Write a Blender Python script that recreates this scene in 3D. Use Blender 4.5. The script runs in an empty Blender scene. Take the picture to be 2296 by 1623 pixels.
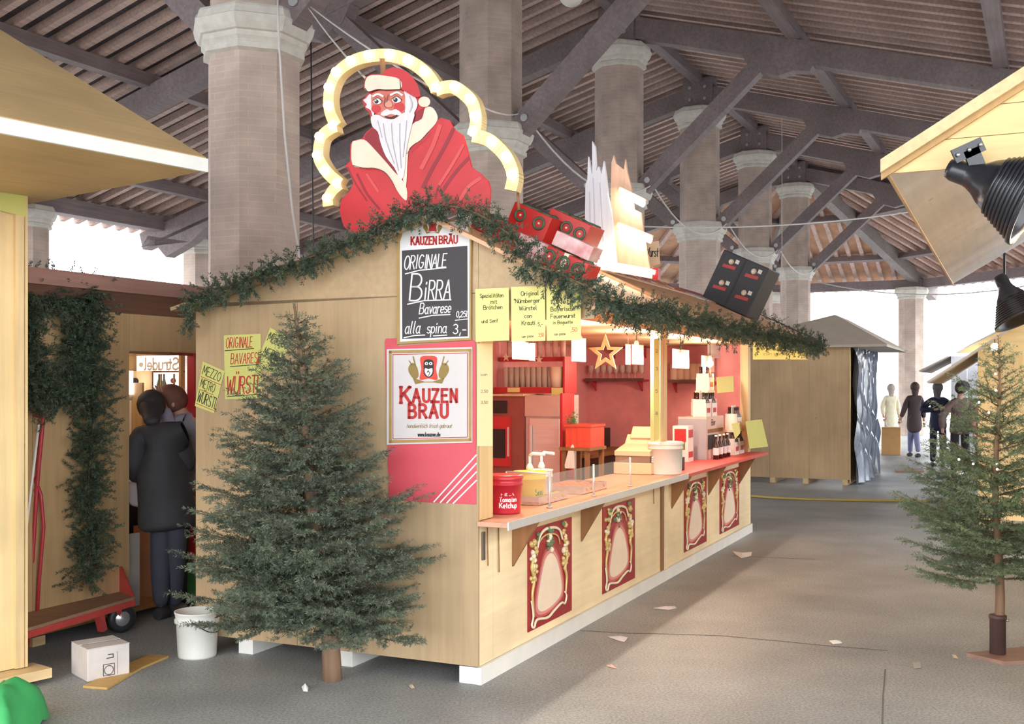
import bpy, bmesh, math, random
import numpy as np
from mathutils import Vector, Matrix

# ------------------------------------------------------------------ camera, sky, exposure
F_PX, CX, HORIZON, EYE = 2450.0, 1148.0, 863.0, 1.7
scene = bpy.context.scene
COL = scene.collection
cam_data = bpy.data.cameras.new('camera')
cam_data.sensor_fit = 'HORIZONTAL'
cam_data.sensor_width = 36.0
cam_data.lens = 36.0 * F_PX / 2296.0
cam_data.shift_y = (HORIZON - 811.5) / 2296.0
cam_data.clip_end = 400
cam = bpy.data.objects.new('camera', cam_data)
cam.location = (0, 0, EYE)
cam.rotation_euler = (math.pi / 2, 0, 0)
COL.objects.link(cam)
scene.camera = cam

world = bpy.data.worlds.new('overcast_sky')
scene.world = world
world.use_nodes = True
wn = world.node_tree.nodes
wn['Background'].inputs['Color'].default_value = (0.93, 0.97, 1.0, 1)
wn['Background'].inputs['Strength'].default_value = 3.4

vs = scene.view_settings
vs.view_transform = 'Standard'
vs.look = 'None'
vs.exposure = 0.75
vs.gamma = 1.0
vs.use_curve_mapping = False
try:
    scene.cycles.use_denoising = True
    scene.cycles.max_bounces = 6
    scene.cycles.diffuse_bounces = 3
    scene.cycles.glossy_bounces = 2
    scene.cycles.transmission_bounces = 3
    scene.cycles.transparent_max_bounces = 6
    scene.cycles.use_adaptive_sampling = True
    scene.cycles.adaptive_threshold = 0.07
    scene.cycles.sample_clamp_indirect = 6.0
    scene.cycles.caustics_reflective = False
    scene.cycles.caustics_refractive = False
except Exception:
    pass
rng = random.Random(7)

# ------------------------------------------------------------------ helpers: pixels and frames
def frame(angle_deg, x, y, z=0.0):
    """local x runs away along the row, local y to its left, z up; angle is measured from the view axis"""
    return Matrix.Translation((x, y, z)) @ Matrix.Rotation(math.radians(90 - angle_deg), 4, 'Z')

def ray(px, py):
    return Vector(((px - CX) / F_PX, 1.0, (HORIZON - py) / F_PX))

EYE_V = Vector((0, 0, EYE))
def hit(px, py, axis, value, fr=Matrix.Identity(4)):
    """where the sight line meets the plane local[axis] == value of a frame; result in that frame"""
    inv = fr.inverted()
    o = inv @ EYE_V
    d = inv.to_3x3() @ ray(px, py)
    k = (value - o[axis]) / d[axis]
    return o + d * k

def ground(px, py, z=0.0):
    return hit(px, py, 2, z)

def at_depth(px, py, depth):
    return EYE_V + ray(px, py) * depth

A_ST, A_HALL = 24.6, 26.3
ST = frame(A_ST, -0.192, 6.198)          # the sausage stall: x along its counter side, y into the stall
HALL = frame(A_HALL, -2.41, 10.2)        # the market hall: origin at the nearest column

# ------------------------------------------------------------------ helpers: materials
def lin(c):
    return tuple(((v / 255) / 12.92 if v / 255 <= 0.04045 else ((v / 255 + 0.055) / 1.055) ** 2.4) for v in c)

MATS = {}
def mat(name, rgb, rough=0.6, var=0.12, scale=6.0, stretch=(1, 1, 1), metal=0.0, bump=0.0, detail=4.0,
        emit=0.0, transmission=0.0, alpha=1.0, spec=None, rgb2=None, ior=None):
    if name in MATS:
        return MATS[name]
    m = bpy.data.materials.new(name)
    m.use_nodes = True
    nt = m.node_tree
    b = nt.nodes['Principled BSDF']
    c = lin(rgb)
    b.inputs['Roughness'].default_value = rough
    b.inputs['Metallic'].default_value = metal
    if spec is not None:
        b.inputs['Specular IOR Level'].default_value = spec
    if ior:
        b.inputs['IOR'].default_value = ior
    if transmission:
        b.inputs['Transmission Weight'].default_value = transmission
    if alpha < 1:
        b.inputs['Alpha'].default_value = alpha
    b.inputs['Base Color'].default_value = (*c, 1)
    if emit:
        b.inputs['Emission Color'].default_value = (*c, 1)
        b.inputs['Emission Strength'].default_value = emit
    if var > 0 or rgb2:
        tc = nt.nodes.new('ShaderNodeTexCoord')
        mp = nt.nodes.new('ShaderNodeMapping')
        mp.inputs['Scale'].default_value = stretch
        nz = nt.nodes.new('ShaderNodeTexNoise')
        nz.inputs['Scale'].default_value = scale
        nz.inputs['Detail'].default_value = detail
        nz.inputs['Roughness'].default_value = 0.6
        cr = nt.nodes.new('ShaderNodeValToRGB')
        cr.color_ramp.elements[0].position = 0.32
        cr.color_ramp.elements[1].position = 0.68
        if rgb2:
            c2 = lin(rgb2)
        else:
            c2 = tuple(min(1, v * (1 + var)) for v in c)
            c = tuple(v * (1 - var) for v in c)
        cr.color_ramp.elements[0].color = (*c, 1)
        cr.color_ramp.elements[1].color = (*c2, 1)
        nt.links.new(tc.outputs['Object'], mp.inputs['Vector'])
        nt.links.new(mp.outputs['Vector'], nz.inputs['Vector'])
        nt.links.new(nz.outputs['Fac'], cr.inputs['Fac'])
        nt.links.new(cr.outputs['Color'], b.inputs['Base Color'])
        if bump:
            bp = nt.nodes.new('ShaderNodeBump')
            bp.inputs['Strength'].default_value = bump
            bp.inputs['Distance'].default_value = 0.02
            nt.links.new(nz.outputs['Fac'], bp.inputs['Height'])
            nt.links.new(bp.outputs['Normal'], b.inputs['Normal'])
    MATS[name] = m
    return m

def wood(name, rgb, grain='z', var=0.16, rough=0.55, fine=1.0):
    """streaky board: the noise is stretched along the grain, a second larger noise gives patches, dark knots"""
    if name in MATS:
        return MATS[name]
    st = {'x': (1.2, 22, 22), 'y': (22, 1.2, 22), 'z': (22, 22, 1.2)}[grain]
    m = mat(name, rgb, rough, var, 1.0 * fine, st, detail=6.0)
    nt = m.node_tree
    b = nt.nodes['Principled BSDF']
    base = b.inputs['Base Color'].links[0].from_socket
    tc = [n for n in nt.nodes if n.type == 'TEX_COORD'][0]
    nz = nt.nodes.new('ShaderNodeTexNoise')
    nz.inputs['Scale'].default_value = 1.6
    nz.inputs['Detail'].default_value = 3
    nt.links.new(tc.outputs['Object'], nz.inputs['Vector'])
    mr = nt.nodes.new('ShaderNodeMapRange')
    mr.inputs['From Min'].default_value = 0.3
    mr.inputs['From Max'].default_value = 0.7
    mr.inputs['To Min'].default_value = 0.84
    mr.inputs['To Max'].default_value = 1.12
    nt.links.new(nz.outputs['Fac'], mr.inputs['Value'])
    mx = nt.nodes.new('ShaderNodeMix')
    mx.data_type = 'RGBA'
    mx.blend_type = 'MULTIPLY'
    mx.inputs['Factor'].default_value = 1.0
    nt.links.new(base, mx.inputs['A'])
    nt.links.new(mr.outputs['Result'], mx.inputs['B'])
    # knots
    vo = nt.nodes.new('ShaderNodeTexVoronoi')
    vo.inputs['Scale'].default_value = 2.3
    vo.inputs['Randomness'].default_value = 1.0
    nt.links.new(tc.outputs['Object'], vo.inputs['Vector'])
    kr = nt.nodes.new('ShaderNodeMapRange')
    kr.inputs['From Min'].default_value = 0.018
    kr.inputs['From Max'].default_value = 0.045
    kr.inputs['To Min'].default_value = 0.5
    kr.inputs['To Max'].default_value = 1.0
    nt.links.new(vo.outputs['Distance'], kr.inputs['Value'])
    m2 = nt.nodes.new('ShaderNodeMix')
    m2.data_type = 'RGBA'
    m2.blend_type = 'MULTIPLY'
    m2.inputs['Factor'].default_value = 1.0
    nt.links.new(mx.outputs['Result'], m2.inputs['A'])
    nt.links.new(kr.outputs['Result'], m2.inputs['B'])
    nt.links.new(m2.outputs['Result'], b.inputs['Base Color'])
    return m

def glow(name, rgb, strength):
    if name in MATS:
        return MATS[name]
    m = bpy.data.materials.new(name)
    m.use_nodes = True
    b = m.node_tree.nodes['Principled BSDF']
    c = lin(rgb)
    b.inputs['Base Color'].default_value = (*c, 1)
    b.inputs['Emission Color'].default_value = (*c, 1)
    b.inputs['Emission Strength'].default_value = strength
    MATS[name] = m
    return m

# ------------------------------------------------------------------ helpers: meshes
class MB:
    """collects faces of one object"""
    def __init__(self, M=None):
        self.v, self.f, self.mi, self.sm = [], [], [], []
        self.M = M or Matrix.Identity(4)
        self.cur = 0
        self.smooth = False
    def add(self, vs_, fs, smooth=None):
        o = len(self.v)
        M = self.M
        self.v += [tuple(M @ Vector(p)) for p in vs_]
        s = self.smooth if smooth is None else smooth
        for f in fs:
            self.f.append([i + o for i in f])
            self.mi.append(self.cur)
            self.sm.append(s)
        return self
    def box(self, x0, x1, y0, y1, z0, z1):
        x0, x1 = min(x0, x1), max(x0, x1); y0, y1 = min(y0, y1), max(y0, y1); z0, z1 = min(z0, z1), max(z0, z1)
        p = [(x, y, z) for z in (z0, z1) for y in (y0, y1) for x in (x0, x1)]
        return self.add(p, [(0, 2, 3, 1), (4, 5, 7, 6), (0, 1, 5, 4), (2, 6, 7, 3), (0, 4, 6, 2), (1, 3, 7, 5)], False)
    def beam(self, a, b, w, h, up=(0, 0, 1)):
        """rectangular bar from a to b, w across, h along up"""
        a, b = Vector(a), Vector(b)
        d = (b - a).normalized()
        side = d.cross(Vector(up))
        if side.length < 1e-6:
            side = d.cross(Vector((1, 0, 0)))
        side.normalize()
        u = side.cross(d).normalized()
        p = []
        for q in (a, b):
            for sx, su in ((-1, -1), (1, -1), (1, 1), (-1, 1)):
                p.append(q + side * (sx * w / 2) + u * (su * h / 2))
        return self.add(p, [(3, 2, 1, 0), (4, 5, 6, 7), (0, 1, 5, 4), (1, 2, 6, 5), (2, 3, 7, 6), (3, 0, 4, 7)], False)
    def tube(self, pts, r, n=8, cap=True, close=False):
        pts = [Vector(p) for p in pts]
        rs = r if isinstance(r, (list, tuple)) else [r] * len(pts)
        rings = []
        prev = None
        N = len(pts)
        for i, p in enumerate(pts):
            d = (pts[(i + 1) % N if close else min(i + 1, N - 1)] - pts[(i - 1) % N if close else max(i - 1, 0)]).normalized()
            ref = prev if prev is not None else (Vector((0, 0, 1)) if abs(d.z) < 0.9 else Vector((1, 0, 0)))
            s = d.cross(ref)
            if s.length < 1e-5:
                s = d.cross(Vector((0, 1, 0)))
            s.normalize()
            u = s.cross(d).normalized()
            prev = u
            rings.append([p + (s * math.cos(2 * math.pi * k / n) + u * math.sin(2 * math.pi * k / n)) * rs[i] for k in range(n)])
        vs_ = [q for rg in rings for q in rg]
        fs = []
        for i in range(N if close else N - 1):
            j = (i + 1) % N
            for k in range(n):
                fs.append((i * n + k, i * n + (k + 1) % n, j * n + (k + 1) % n, j * n + k))
        self.add(vs_, fs, True)
        if cap and not close:
            o = len(self.v) - len(vs_)
            self.f += [[o + k for k in range(n)][::-1], [o + (N - 1) * n + k for k in range(n)]]
            self.mi += [self.cur] * 2
            self.sm += [False] * 2
        return self
    def lathe(self, prof, n=20, c=(0, 0, 0), smooth=True, phase=0.0, cap=True):
        """prof: list of (radius, z)"""
        vs_ = []
        for r, z in prof:
            for k in range(n):
                a = 2 * math.pi * k / n + phase
                vs_.append((c[0] + r * math.cos(a), c[1] + r * math.sin(a), c[2] + z))
        fs = []
        for i in range(len(prof) - 1):
            for k in range(n):
                fs.append((i * n + k, i * n + (k + 1) % n, (i + 1) * n + (k + 1) % n, (i + 1) * n + k))
        self.add(vs_, fs, smooth)
        if cap:
            o = len(self.v) - len(vs_)
            self.f += [[o + k for k in range(n)][::-1], [o + (len(prof) - 1) * n + k for k in range(n)]]
            self.mi += [self.cur] * 2
            self.sm += [False] * 2
        return self
    def ball(self, c, r, n=10, m=6, squash=1.0):
        prof = []
        for i in range(m + 1):
            a = -math.pi / 2 + math.pi * i / m
            prof.append((max(1e-4, r * math.cos(a)), r * squash * math.sin(a)))
        return self.lathe(prof, n, c, True, cap=False)
    def prism(self, poly, d, thick):
        """planar polygon (3d points) extruded by vector d*thick"""
        d = Vector(d).normalized() * thick
        a = [Vector(p) for p in poly]
        nrm = Vector((0, 0, 0))
        for i in range(len(a)):
            nrm += a[i].cross(a[(i + 1) % len(a)])
        if nrm.dot(d) > 0:
            a = a[::-1]
        n = len(a)
        vs_ = a + [p + d for p in a]
        fs = [tuple(range(n)), tuple(range(2 * n - 1, n - 1, -1))]
        for i in range(n):
            j = (i + 1) % n
            fs.append((j, i, n + i, n + j))
        return self.add(vs_, fs, False)
    def build(self, name, mats, parent=None, M=None):
        me = bpy.data.meshes.new(name)
        me.from_pydata(self.v, [], self.f)
        for m in (mats if isinstance(mats, (list, tuple)) else [mats]):
            me.materials.append(m)
        me.polygons.foreach_set('material_index', self.mi)
        me.polygons.foreach_set('use_smooth', self.sm)
        me.update()
        o = bpy.data.objects.new(name, me)
        COL.objects.link(o)
        if parent is not None:
            o.parent = parent
        if M is not None:
            o.matrix_local = M
        return o

def tag(o, label, cat, group=None, kind=None):
    o['label'] = label
    if cat:
        o['category'] = cat
    if group:
        o['group'] = group
    if kind:
        o['kind'] = kind
    return o

def thing(name, label, cat, M=None, group=None, kind=None):
    o = bpy.data.objects.new(name, None)
    o.empty_display_size = 0.1
    COL.objects.link(o)
    if M is not None:
        o.matrix_world = M
    if label:
        tag(o, label, cat, group)
    if kind:
        o['kind'] = kind
    return o

def copy_part(src, parent, M=None):
    c = src.copy()
    COL.objects.link(c)
    c.parent = parent
    if M is not None:
        c.matrix_local = M
    return c

def box_obj(name, m, parent, x0, x1, y0, y1, z0, z1):
    return MB().box(x0, x1, y0, y1, z0, z1).build(name, m, parent)

def bevel(o, w=0.005, seg=2):
    b = o.modifiers.new('edge', 'BEVEL')
    b.width = w
    b.segments = seg
    b.limit_method = 'ANGLE'
    return o

def T(x, y, z, rz=0.0, rx=0.0, ry=0.0):
    return Matrix.Translation((x, y, z)) @ Matrix.Rotation(rz, 4, 'Z') @ Matrix.Rotation(ry, 4, 'Y') @ Matrix.Rotation(rx, 4, 'X')

def catmull(pts, n=6, close=False):
    pts = [Vector(p) for p in pts]
    out = []
    N = len(pts)
    for i in range(N if close else N - 1):
        p0 = pts[(i - 1) % N] if close or i > 0 else pts[i]
        p1 = pts[i]
        p2 = pts[(i + 1) % N]
        p3 = pts[(i + 2) % N] if close or i + 2 < N else p2
        for k in range(n):
            t = k / n
            out.append(0.5 * ((2 * p1) + (p2 - p0) * t + (2 * p0 - 5 * p1 + 4 * p2 - p3) * t * t + (3 * p1 - p0 - 3 * p2 + p3) * t ** 3))
    if not close:
        out.append(pts[-1])
    return out

# ================================================================== the market hall
M_RAFTER = wood('rafter_wood', (206, 176, 165), 'x', 0.2, 0.7)
M_BEAM = wood('dark_beam_wood', (142, 127, 128), 'x', 0.18, 0.7)
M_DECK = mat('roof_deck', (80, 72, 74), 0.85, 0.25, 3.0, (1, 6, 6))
M_STONE = mat('capital_stone', (224, 218, 208), 0.8, 0.1, 9.0, bump=0.3)
M_BOLT = mat('bolt_steel', (190, 190, 190), 0.4, 0.0, metal=0.6)

def brick_mat(name, c1, c2, mortar):
    m = bpy.data.materials.new(name)
    m.use_nodes = True
    nt = m.node_tree
    b = nt.nodes['Principled BSDF']
    b.inputs['Roughness'].default_value = 0.85
    tc = nt.nodes.new('ShaderNodeTexCoord')
    sp = nt.nodes.new('ShaderNodeSeparateXYZ')
    nt.links.new(tc.outputs['Object'], sp.inputs[0])
    at = nt.nodes.new('ShaderNodeMath'); at.operation = 'ARCTAN2'
    nt.links.new(sp.outputs['Y'], at.inputs[0]); nt.links.new(sp.outputs['X'], at.inputs[1])
    ml = nt.nodes.new('ShaderNodeMath'); ml.operation = 'MULTIPLY'; ml.inputs[1].default_value = 0.42
    nt.links.new(at.outputs[0], ml.inputs[0])
    cb = nt.nodes.new('ShaderNodeCombineXYZ')
    nt.links.new(ml.outputs[0], cb.inputs['X']); nt.links.new(sp.outputs['Z'], cb.inputs['Y'])
    bt = nt.nodes.new('ShaderNodeTexBrick')
    bt.inputs['Scale'].default_value = 1.0
    bt.inputs['Brick Width'].default_value = 0.24
    bt.inputs['Row Height'].default_value = 0.062
    bt.inputs['Mortar Size'].default_value = 0.006
    bt.inputs['Mortar Smooth'].default_value = 0.6
    bt.inputs['Color1'].default_value = (*lin(c1), 1)
    bt.inputs['Color2'].default_value = (*lin(c2), 1)
    bt.inputs['Mortar'].default_value = (*lin(mortar), 1)
    nt.links.new(cb.outputs[0], bt.inputs['Vector'])
    nz = nt.nodes.new('ShaderNodeTexNoise'); nz.inputs['Scale'].default_value = 2.5; nz.inputs['Detail'].default_value = 5
    nt.links.new(tc.outputs['Object'], nz.inputs['Vector'])
    mr = nt.nodes.new('ShaderNodeMapRange')
    mr.inputs['From Min'].default_value = 0.3; mr.inputs['From Max'].default_value = 0.7
    mr.inputs['To Min'].default_value = 0.8; mr.inputs['To Max'].default_value = 1.2
    nt.links.new(nz.outputs['Fac'], mr.inputs['Value'])
    mx = nt.nodes.new('ShaderNodeMix'); mx.data_type = 'RGBA'; mx.blend_type = 'MULTIPLY'
    mx.inputs['Factor'].default_value = 1
    nt.links.new(bt.outputs['Color'], mx.inputs['A']); nt.links.new(mr.outputs[0], mx.inputs['B'])
    nt.links.new(mx.outputs['Result'], b.inputs['Base Color'])
    bp = nt.nodes.new('ShaderNodeBump'); bp.inputs['Strength'].default_value = 0.25; bp.inputs['Distance'].default_value = 0.01
    nt.links.new(bt.outputs['Fac'], bp.inputs['Height']); bp.invert = True
    nt.links.new(bp.outputs['Normal'], b.inputs['Normal'])
    return m
M_BRICK = brick_mat('column_brick', (204, 182, 170), (196, 175, 162), (208, 190, 178))

# floor --------------------------------------------------------------------------------------
def asphalt():
    m = mat('asphalt', (147, 149, 149), 0.5, 0.16, 1.4, detail=8, bump=0.08, rgb2=(165, 167, 166))
    nt = m.node_tree
    b = nt.nodes['Principled BSDF']
    tc = [n for n in nt.nodes if n.type == 'TEX_COORD'][0]
    nz = nt.nodes.new('ShaderNodeTexNoise'); nz.inputs['Scale'].default_value = 0.55; nz.inputs['Detail'].default_value = 5
    nt.links.new(tc.outputs['Object'], nz.inputs['Vector'])
    mr = nt.nodes.new('ShaderNodeMapRange')
    mr.inputs['From Min'].default_value = 0.3; mr.inputs['From Max'].default_value = 0.7
    mr.inputs['To Min'].default_value = 0.42; mr.inputs['To Max'].default_value = 0.66
    nt.links.new(nz.outputs['Fac'], mr.inputs['Value']); nt.links.new(mr.outputs[0], b.inputs['Roughness'])
    g = nt.nodes.new('ShaderNodeTexNoise'); g.inputs['Scale'].default_value = 70; g.inputs['Detail'].default_value = 2
    nt.links.new(tc.outputs['Object'], g.inputs['Vector'])
    mg = nt.nodes.new('ShaderNodeMapRange')
    mg.inputs['From Min'].default_value = 0.35; mg.inputs['From Max'].default_value = 0.65
    mg.inputs['To Min'].default_value = 0.74; mg.inputs['To Max'].default_value = 1.26
    nt.links.new(g.outputs['Fac'], mg.inputs['Value'])
    base = b.inputs['Base Color'].links[0].from_socket
    mx = nt.nodes.new('ShaderNodeMix'); mx.data_type = 'RGBA'; mx.blend_type = 'MULTIPLY'; mx.inputs['Factor'].default_value = 1
    nt.links.new(base, mx.inputs['A']); nt.links.new(mg.outputs[0], mx.inputs['B'])
    # broad stains
    s = nt.nodes.new('ShaderNodeTexNoise'); s.inputs['Scale'].default_value = 0.35; s.inputs['Detail'].default_value = 3
    nt.links.new(tc.outputs['Object'], s.inputs['Vector'])
    ms = nt.nodes.new('ShaderNodeMapRange')
    ms.inputs['From Min'].default_value = 0.35; ms.inputs['From Max'].default_value = 0.65
    ms.inputs['To Min'].default_value = 0.82; ms.inputs['To Max'].default_value = 1.12
    nt.links.new(s.outputs['Fac'], ms.inputs['Value'])
    m2 = nt.nodes.new('ShaderNodeMix'); m2.data_type = 'RGBA'; m2.blend_type = 'MULTIPLY'; m2.inputs['Factor'].default_value = 1
    nt.links.new(mx.outputs['Result'], m2.inputs['A']); nt.links.new(ms.outputs[0], m2.inputs['B'])
    nt.links.new(m2.outputs['Result'], b.inputs['Base Color'])
    return m
fl = MB().add([(-70, -60, 0), (80, -60, 0), (80, 130, 0), (-70, 130, 0)], [(0, 1, 2, 3)]).build('floor', asphalt())
tag(fl, 'grey worn asphalt floor of the market hall', None, kind='structure')

# roof ---------------------------------------------------------------------------------------
SL = 0.282                      # roof pitch
Z_RAFTER = 7.69                 # underside of the main rafters at the ridge
P_EAVE, P_OUT = 10.4, 11.4
S_END = 24.6
DECK0 = Z_RAFTER + 0.35 + 0.2 + 0.12
def deck_z(p):
    return DECK0 - SL * abs(p)
ceil = thing('ceiling', None, None, HALL, kind='structure')
tag(ceil, 'dark timber roof of the open market hall', None)
R_ = (S_END, 0, DECK0)
E1, E2 = (32.3, 3.0, deck_z(P_OUT)), (32.3, -3.0, deck_z(P_OUT))
S1, S2 = (S_END, P_OUT, deck_z(P_OUT)), (S_END, -P_OUT, deck_z(P_OUT))
S0 = -13.0
def deck(poly):
    n = (Vector(poly[1]) - Vector(poly[0])).cross(Vector(poly[2]) - Vector(poly[0])).normalized()
    if n.z < 0:
        n = -n
    return MB().prism([Vector(p) + n * 0.001 for p in poly], n, 0.05).build('roof_deck', M_DECK, ceil)
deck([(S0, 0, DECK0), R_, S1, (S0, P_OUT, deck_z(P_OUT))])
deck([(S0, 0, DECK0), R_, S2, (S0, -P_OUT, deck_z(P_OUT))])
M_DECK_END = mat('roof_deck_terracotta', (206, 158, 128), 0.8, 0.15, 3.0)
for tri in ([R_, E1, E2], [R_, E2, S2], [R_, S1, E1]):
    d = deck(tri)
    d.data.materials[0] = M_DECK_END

def in_view(pts, pad=60):
    """whether a piece given in hall coordinates can show in the frame (a margin is kept for a step aside)"""
    ok = []
    for p in pts:
        w = HALL @ Vector(p)
        if w.y < 0.5:
            continue
        x, y = CX + F_PX * w.x / w.y, HORIZON - F_PX * (w.z - EYE) / w.y
        ok.append((x, y))
    return any(-500 < x < 2800 and -420 < y < 1650 for x, y in ok)

LEN = math.hypot(P_OUT, P_OUT * SL)
raf = {}
for sgn in (1, -1):
    mb = MB()
    a = (0, sgn * 0.05, DECK0 - 0.062 - SL * 0.05)
    b = (0, sgn * P_OUT, deck_z(P_OUT) - 0.062)
    mb.beam(a, b, 0.115, 0.12)
    raf[sgn] = mb
for sgn in (1, -1):
    proto = None
    s = -7.0
    while s < S_END - 0.1:
        pts = [(s, sgn * P_OUT * k / 6, deck_z(P_OUT * k / 6)) for k in range(7)]
        if in_view(pts):
            if proto is None:
                proto = raf[sgn].build('rafter', M_RAFTER, ceil)
                proto.location = (s, 0, 0)
            else:
                c = copy_part(proto, ceil)
                c.location = (s, 0, 0)
        s += 0.37
# purlins, ridge beam and wall plates
for p in (0.0, 3.0, 6.0, 9.0, -3.0, -6.0, -9.0):
    z = deck_z(p) - 0.12 - 0.1
    MB().box(S0, S_END, p - 0.1, p + 0.1, z - 0.1, z + 0.1).build('ridge_beam' if p == 0 else 'purlin', M_BEAM, ceil)
for p in (P_EAVE, -P_EAVE):
    MB().box(S0, S_END + 0.6, p - 0.16, p + 0.16, 4.98, 5.28).build('wall_plate', M_BEAM, ceil)
# rafters of the three end slopes
def slope_rafters(apex, a, b, step, w, m):
    apex, a, b = Vector(apex), Vector(a), Vector(b)
    e = (b - a)
    L = e.length
    e.normalize()
    n = e.cross(apex - a).normalized()
    if n.z < 0:
        n = -n
    up = n.cross(e).normalized()
    if (apex - a).dot(up) < 0:
        up = -up
    ta = (apex - a).dot(e)
    H = (apex - a).dot(up)
    t = step / 2
    while t < L:
        h = H * (t / ta if t < ta else (L - t) / (L - ta)) - 0.1
        if h > 0.4:
            q = a + e * t - n * 0.07
            MB().beam(q, q + up * h, w, 0.12, n).build('rafter', m, ceil)
        t += step
    for f in (0.3, 0.62):
        x0, x1 = ta * f, L - (L - ta) * f
        q0, q1 = a + e * x0 + up * (H * f) - n * 0.2, a + e * x1 + up * (H * f) - n * 0.2
        MB().beam(q0, q1, 0.16, 0.2, n).build('purlin', M_BEAM, ceil)
slope_rafters(R_, E1, E2, 0.42, 0.12, M_RAFTER)
slope_rafters(R_, E2, S2, 0.42, 0.12, M_RAFTER)
slope_rafters(R_, S1, E1, 0.8, 0.14, M_RAFTER)
M_HIP = wood('hip_beam_grey', (150, 140, 138), 'x', 0.12, 0.7)
for e in (E1, E2, S1, S2):
    MB().beam(Vector(R_) - Vector((0, 0, 0.32)), Vector(e) - Vector((0, 0, 0.32)), 0.3, 0.42).build('hip_beam', M_HIP if e in (E1, E2) else M_BEAM, ceil)
MB().beam((31.2, 2.8, 5.12), (31.2, -2.8, 5.12), 0.3, 0.3).build('wall_plate', M_BEAM, ceil)
MB().beam((31.2, -2.8, 5.12), (S_END, -P_EAVE, 5.12), 0.3, 0.3).build('wall_plate', M_BEAM, ceil)
MB().beam((31.2, 2.8, 5.12), (S_END, P_EAVE, 5.12), 0.3, 0.3).build('wall_plate', M_BEAM, ceil)
# trusses: main rafters, braces and corbel blocks at every column
GAP = 4.8
tr = None
for k in range(-1, 6):
    s = GAP * k
    parts = []
    for sgn in (1, -1):
        y1 = P_EAVE + 0.5
        a = (s, 0, Z_RAFTER + 0.17)
        b = (s, sgn * y1, Z_RAFTER + 0.17 - SL * y1)
        parts.append(('main_rafter', MB().beam(a, b, 0.26, 0.36)))
        parts.append(('brace', MB().beam((s, sgn * 0.36, 4.98), (s, sgn * 2.55, 7.0), 0.22, 0.26)))
        yb = 2.1
        zt = lambda y: Z_RAFTER - SL * y
        poly = [(s - 0.12, sgn * 2.15, zt(2.15)), (s - 0.12, sgn * 3.3, zt(3.3)), (s - 0.12, sgn * 3.25, zt(3.25) - 0.12),
                (s - 0.12, sgn * 3.0, zt(3.0) - 0.14), (s - 0.12, sgn * 2.75, zt(2.75) - 0.27), (s - 0.12, sgn * 2.3, zt(2.3) - 0.24)]
        parts.append(('corbel_block', MB().prism(poly, (1, 0, 0), 0.24)))
        # foot of the rafter over the wall plate
        poly = [(s - 0.13, sgn * 8.6, zt(8.6) + 0.05), (s - 0.13, sgn * 10.9, zt(10.9) + 0.05), (s - 0.13, sgn * 10.7, 4.9), (s - 0.13, sgn * 10.2, 4.42), (s - 0.13, sgn * 9.5, 4.7)]
        parts.append(('rafter_foot', MB().prism(poly, (1, 0, 0), 0.26)))
    parts.append(('king_post', MB().box(s - 0.17, s + 0.17, -0.32, 0.32, 7.5, 8.15)))
    for nm, mb in parts:
        mb.build(nm, M_BEAM, ceil)
    for (y, z) in ((0.16, 7.7), (-0.16, 7.7), (0.16, 7.95), (-0.16, 7.95)):
        MB(T(s - 0.185, y, z, 0, 0, math.pi / 2)).lathe([(0.035, -0.015), (0.035, 0.015)], 8).build('bolt', M_BOLT, ceil)
    for y in (0.55, -0.55):
        MB(T(s - 0.12, y, 5.1 + 0.06, 0, 0, math.pi / 2)).lathe([(0.05, -0.015), (0.05, 0.015)], 10).build('bolt', M_BOLT, ceil)

# columns ------------------------------------------------------------------------------------
RO = 0.4 / math.cos(math.pi / 8)
PH = math.pi / 8
def octo(prof, name, m, parent):
    return MB().lathe([(r / math.cos(PH), z) for r, z in prof], 8, smooth=False, phase=PH).build(name, m, parent)
CAPITAL = [(0.40, 0.0), (0.445, 0.02), (0.445, 0.07), (0.43, 0.08), (0.465, 0.12), (0.465, 0.165), (0.49, 0.175), (0.52, 0.235), (0.535, 0.30), (0.52, 0.31), (0.505, 0.375), (0.49, 0.4)]
def column(s, p, label, tall=True, top=5.1, m=None):
    c = thing('brick_column', label, 'column', HALL @ Matrix.Translation((s, p, 0)), 'brick columns of the market hall', 'structure')
    mm = m or M_BRICK
    octo([(0.4, 0.0), (0.4, top - 0.38)], 'shaft', mm, c)
    octo([(r, z + top - 0.4) for r, z in CAPITAL], 'capital', M_STONE, c)
    if tall:
        octo([(0.385, top), (0.385, 7.12)], 'upper_shaft', mm, c)
        octo([(r * 0.97, z + 7.1) for r, z in CAPITAL], 'upper_capital', M_STONE, c)
    return c
where = ['behind the left slope of the sausage stall roof', 'behind the painted cutout figure', 'behind the white giant candles',
         'behind the handwritten cardboard sign', 'beyond the black crates, tall and slim', 'farthest of the middle row, against the bright opening']
for k in range(6):
    column(GAP * k, 0, 'octagonal brick column with pale stone capital ' + where[k])
lw = {-1: 'hidden behind the near plywood hut roof', 0: 'beside the bright opening over the hut with the door', 1: 'at the right end of the bright opening, cream in daylight',
      2: 'far along the open side, third of the outer row', 3: 'far along the open side, fourth of the outer row'}
for k in (0, 1, 2, 3):
    column(6.1 + 4.7 * k, P_EAVE, 'outer brick column ' + lw[k], tall=False, top=5.0)
column(31.2, -2.4, 'pale brick column in the far bright opening', tall=False, top=5.0)
column(31.2, 2.4, 'brick column at the far end behind the middle row', tall=False, top=5.0)

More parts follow.
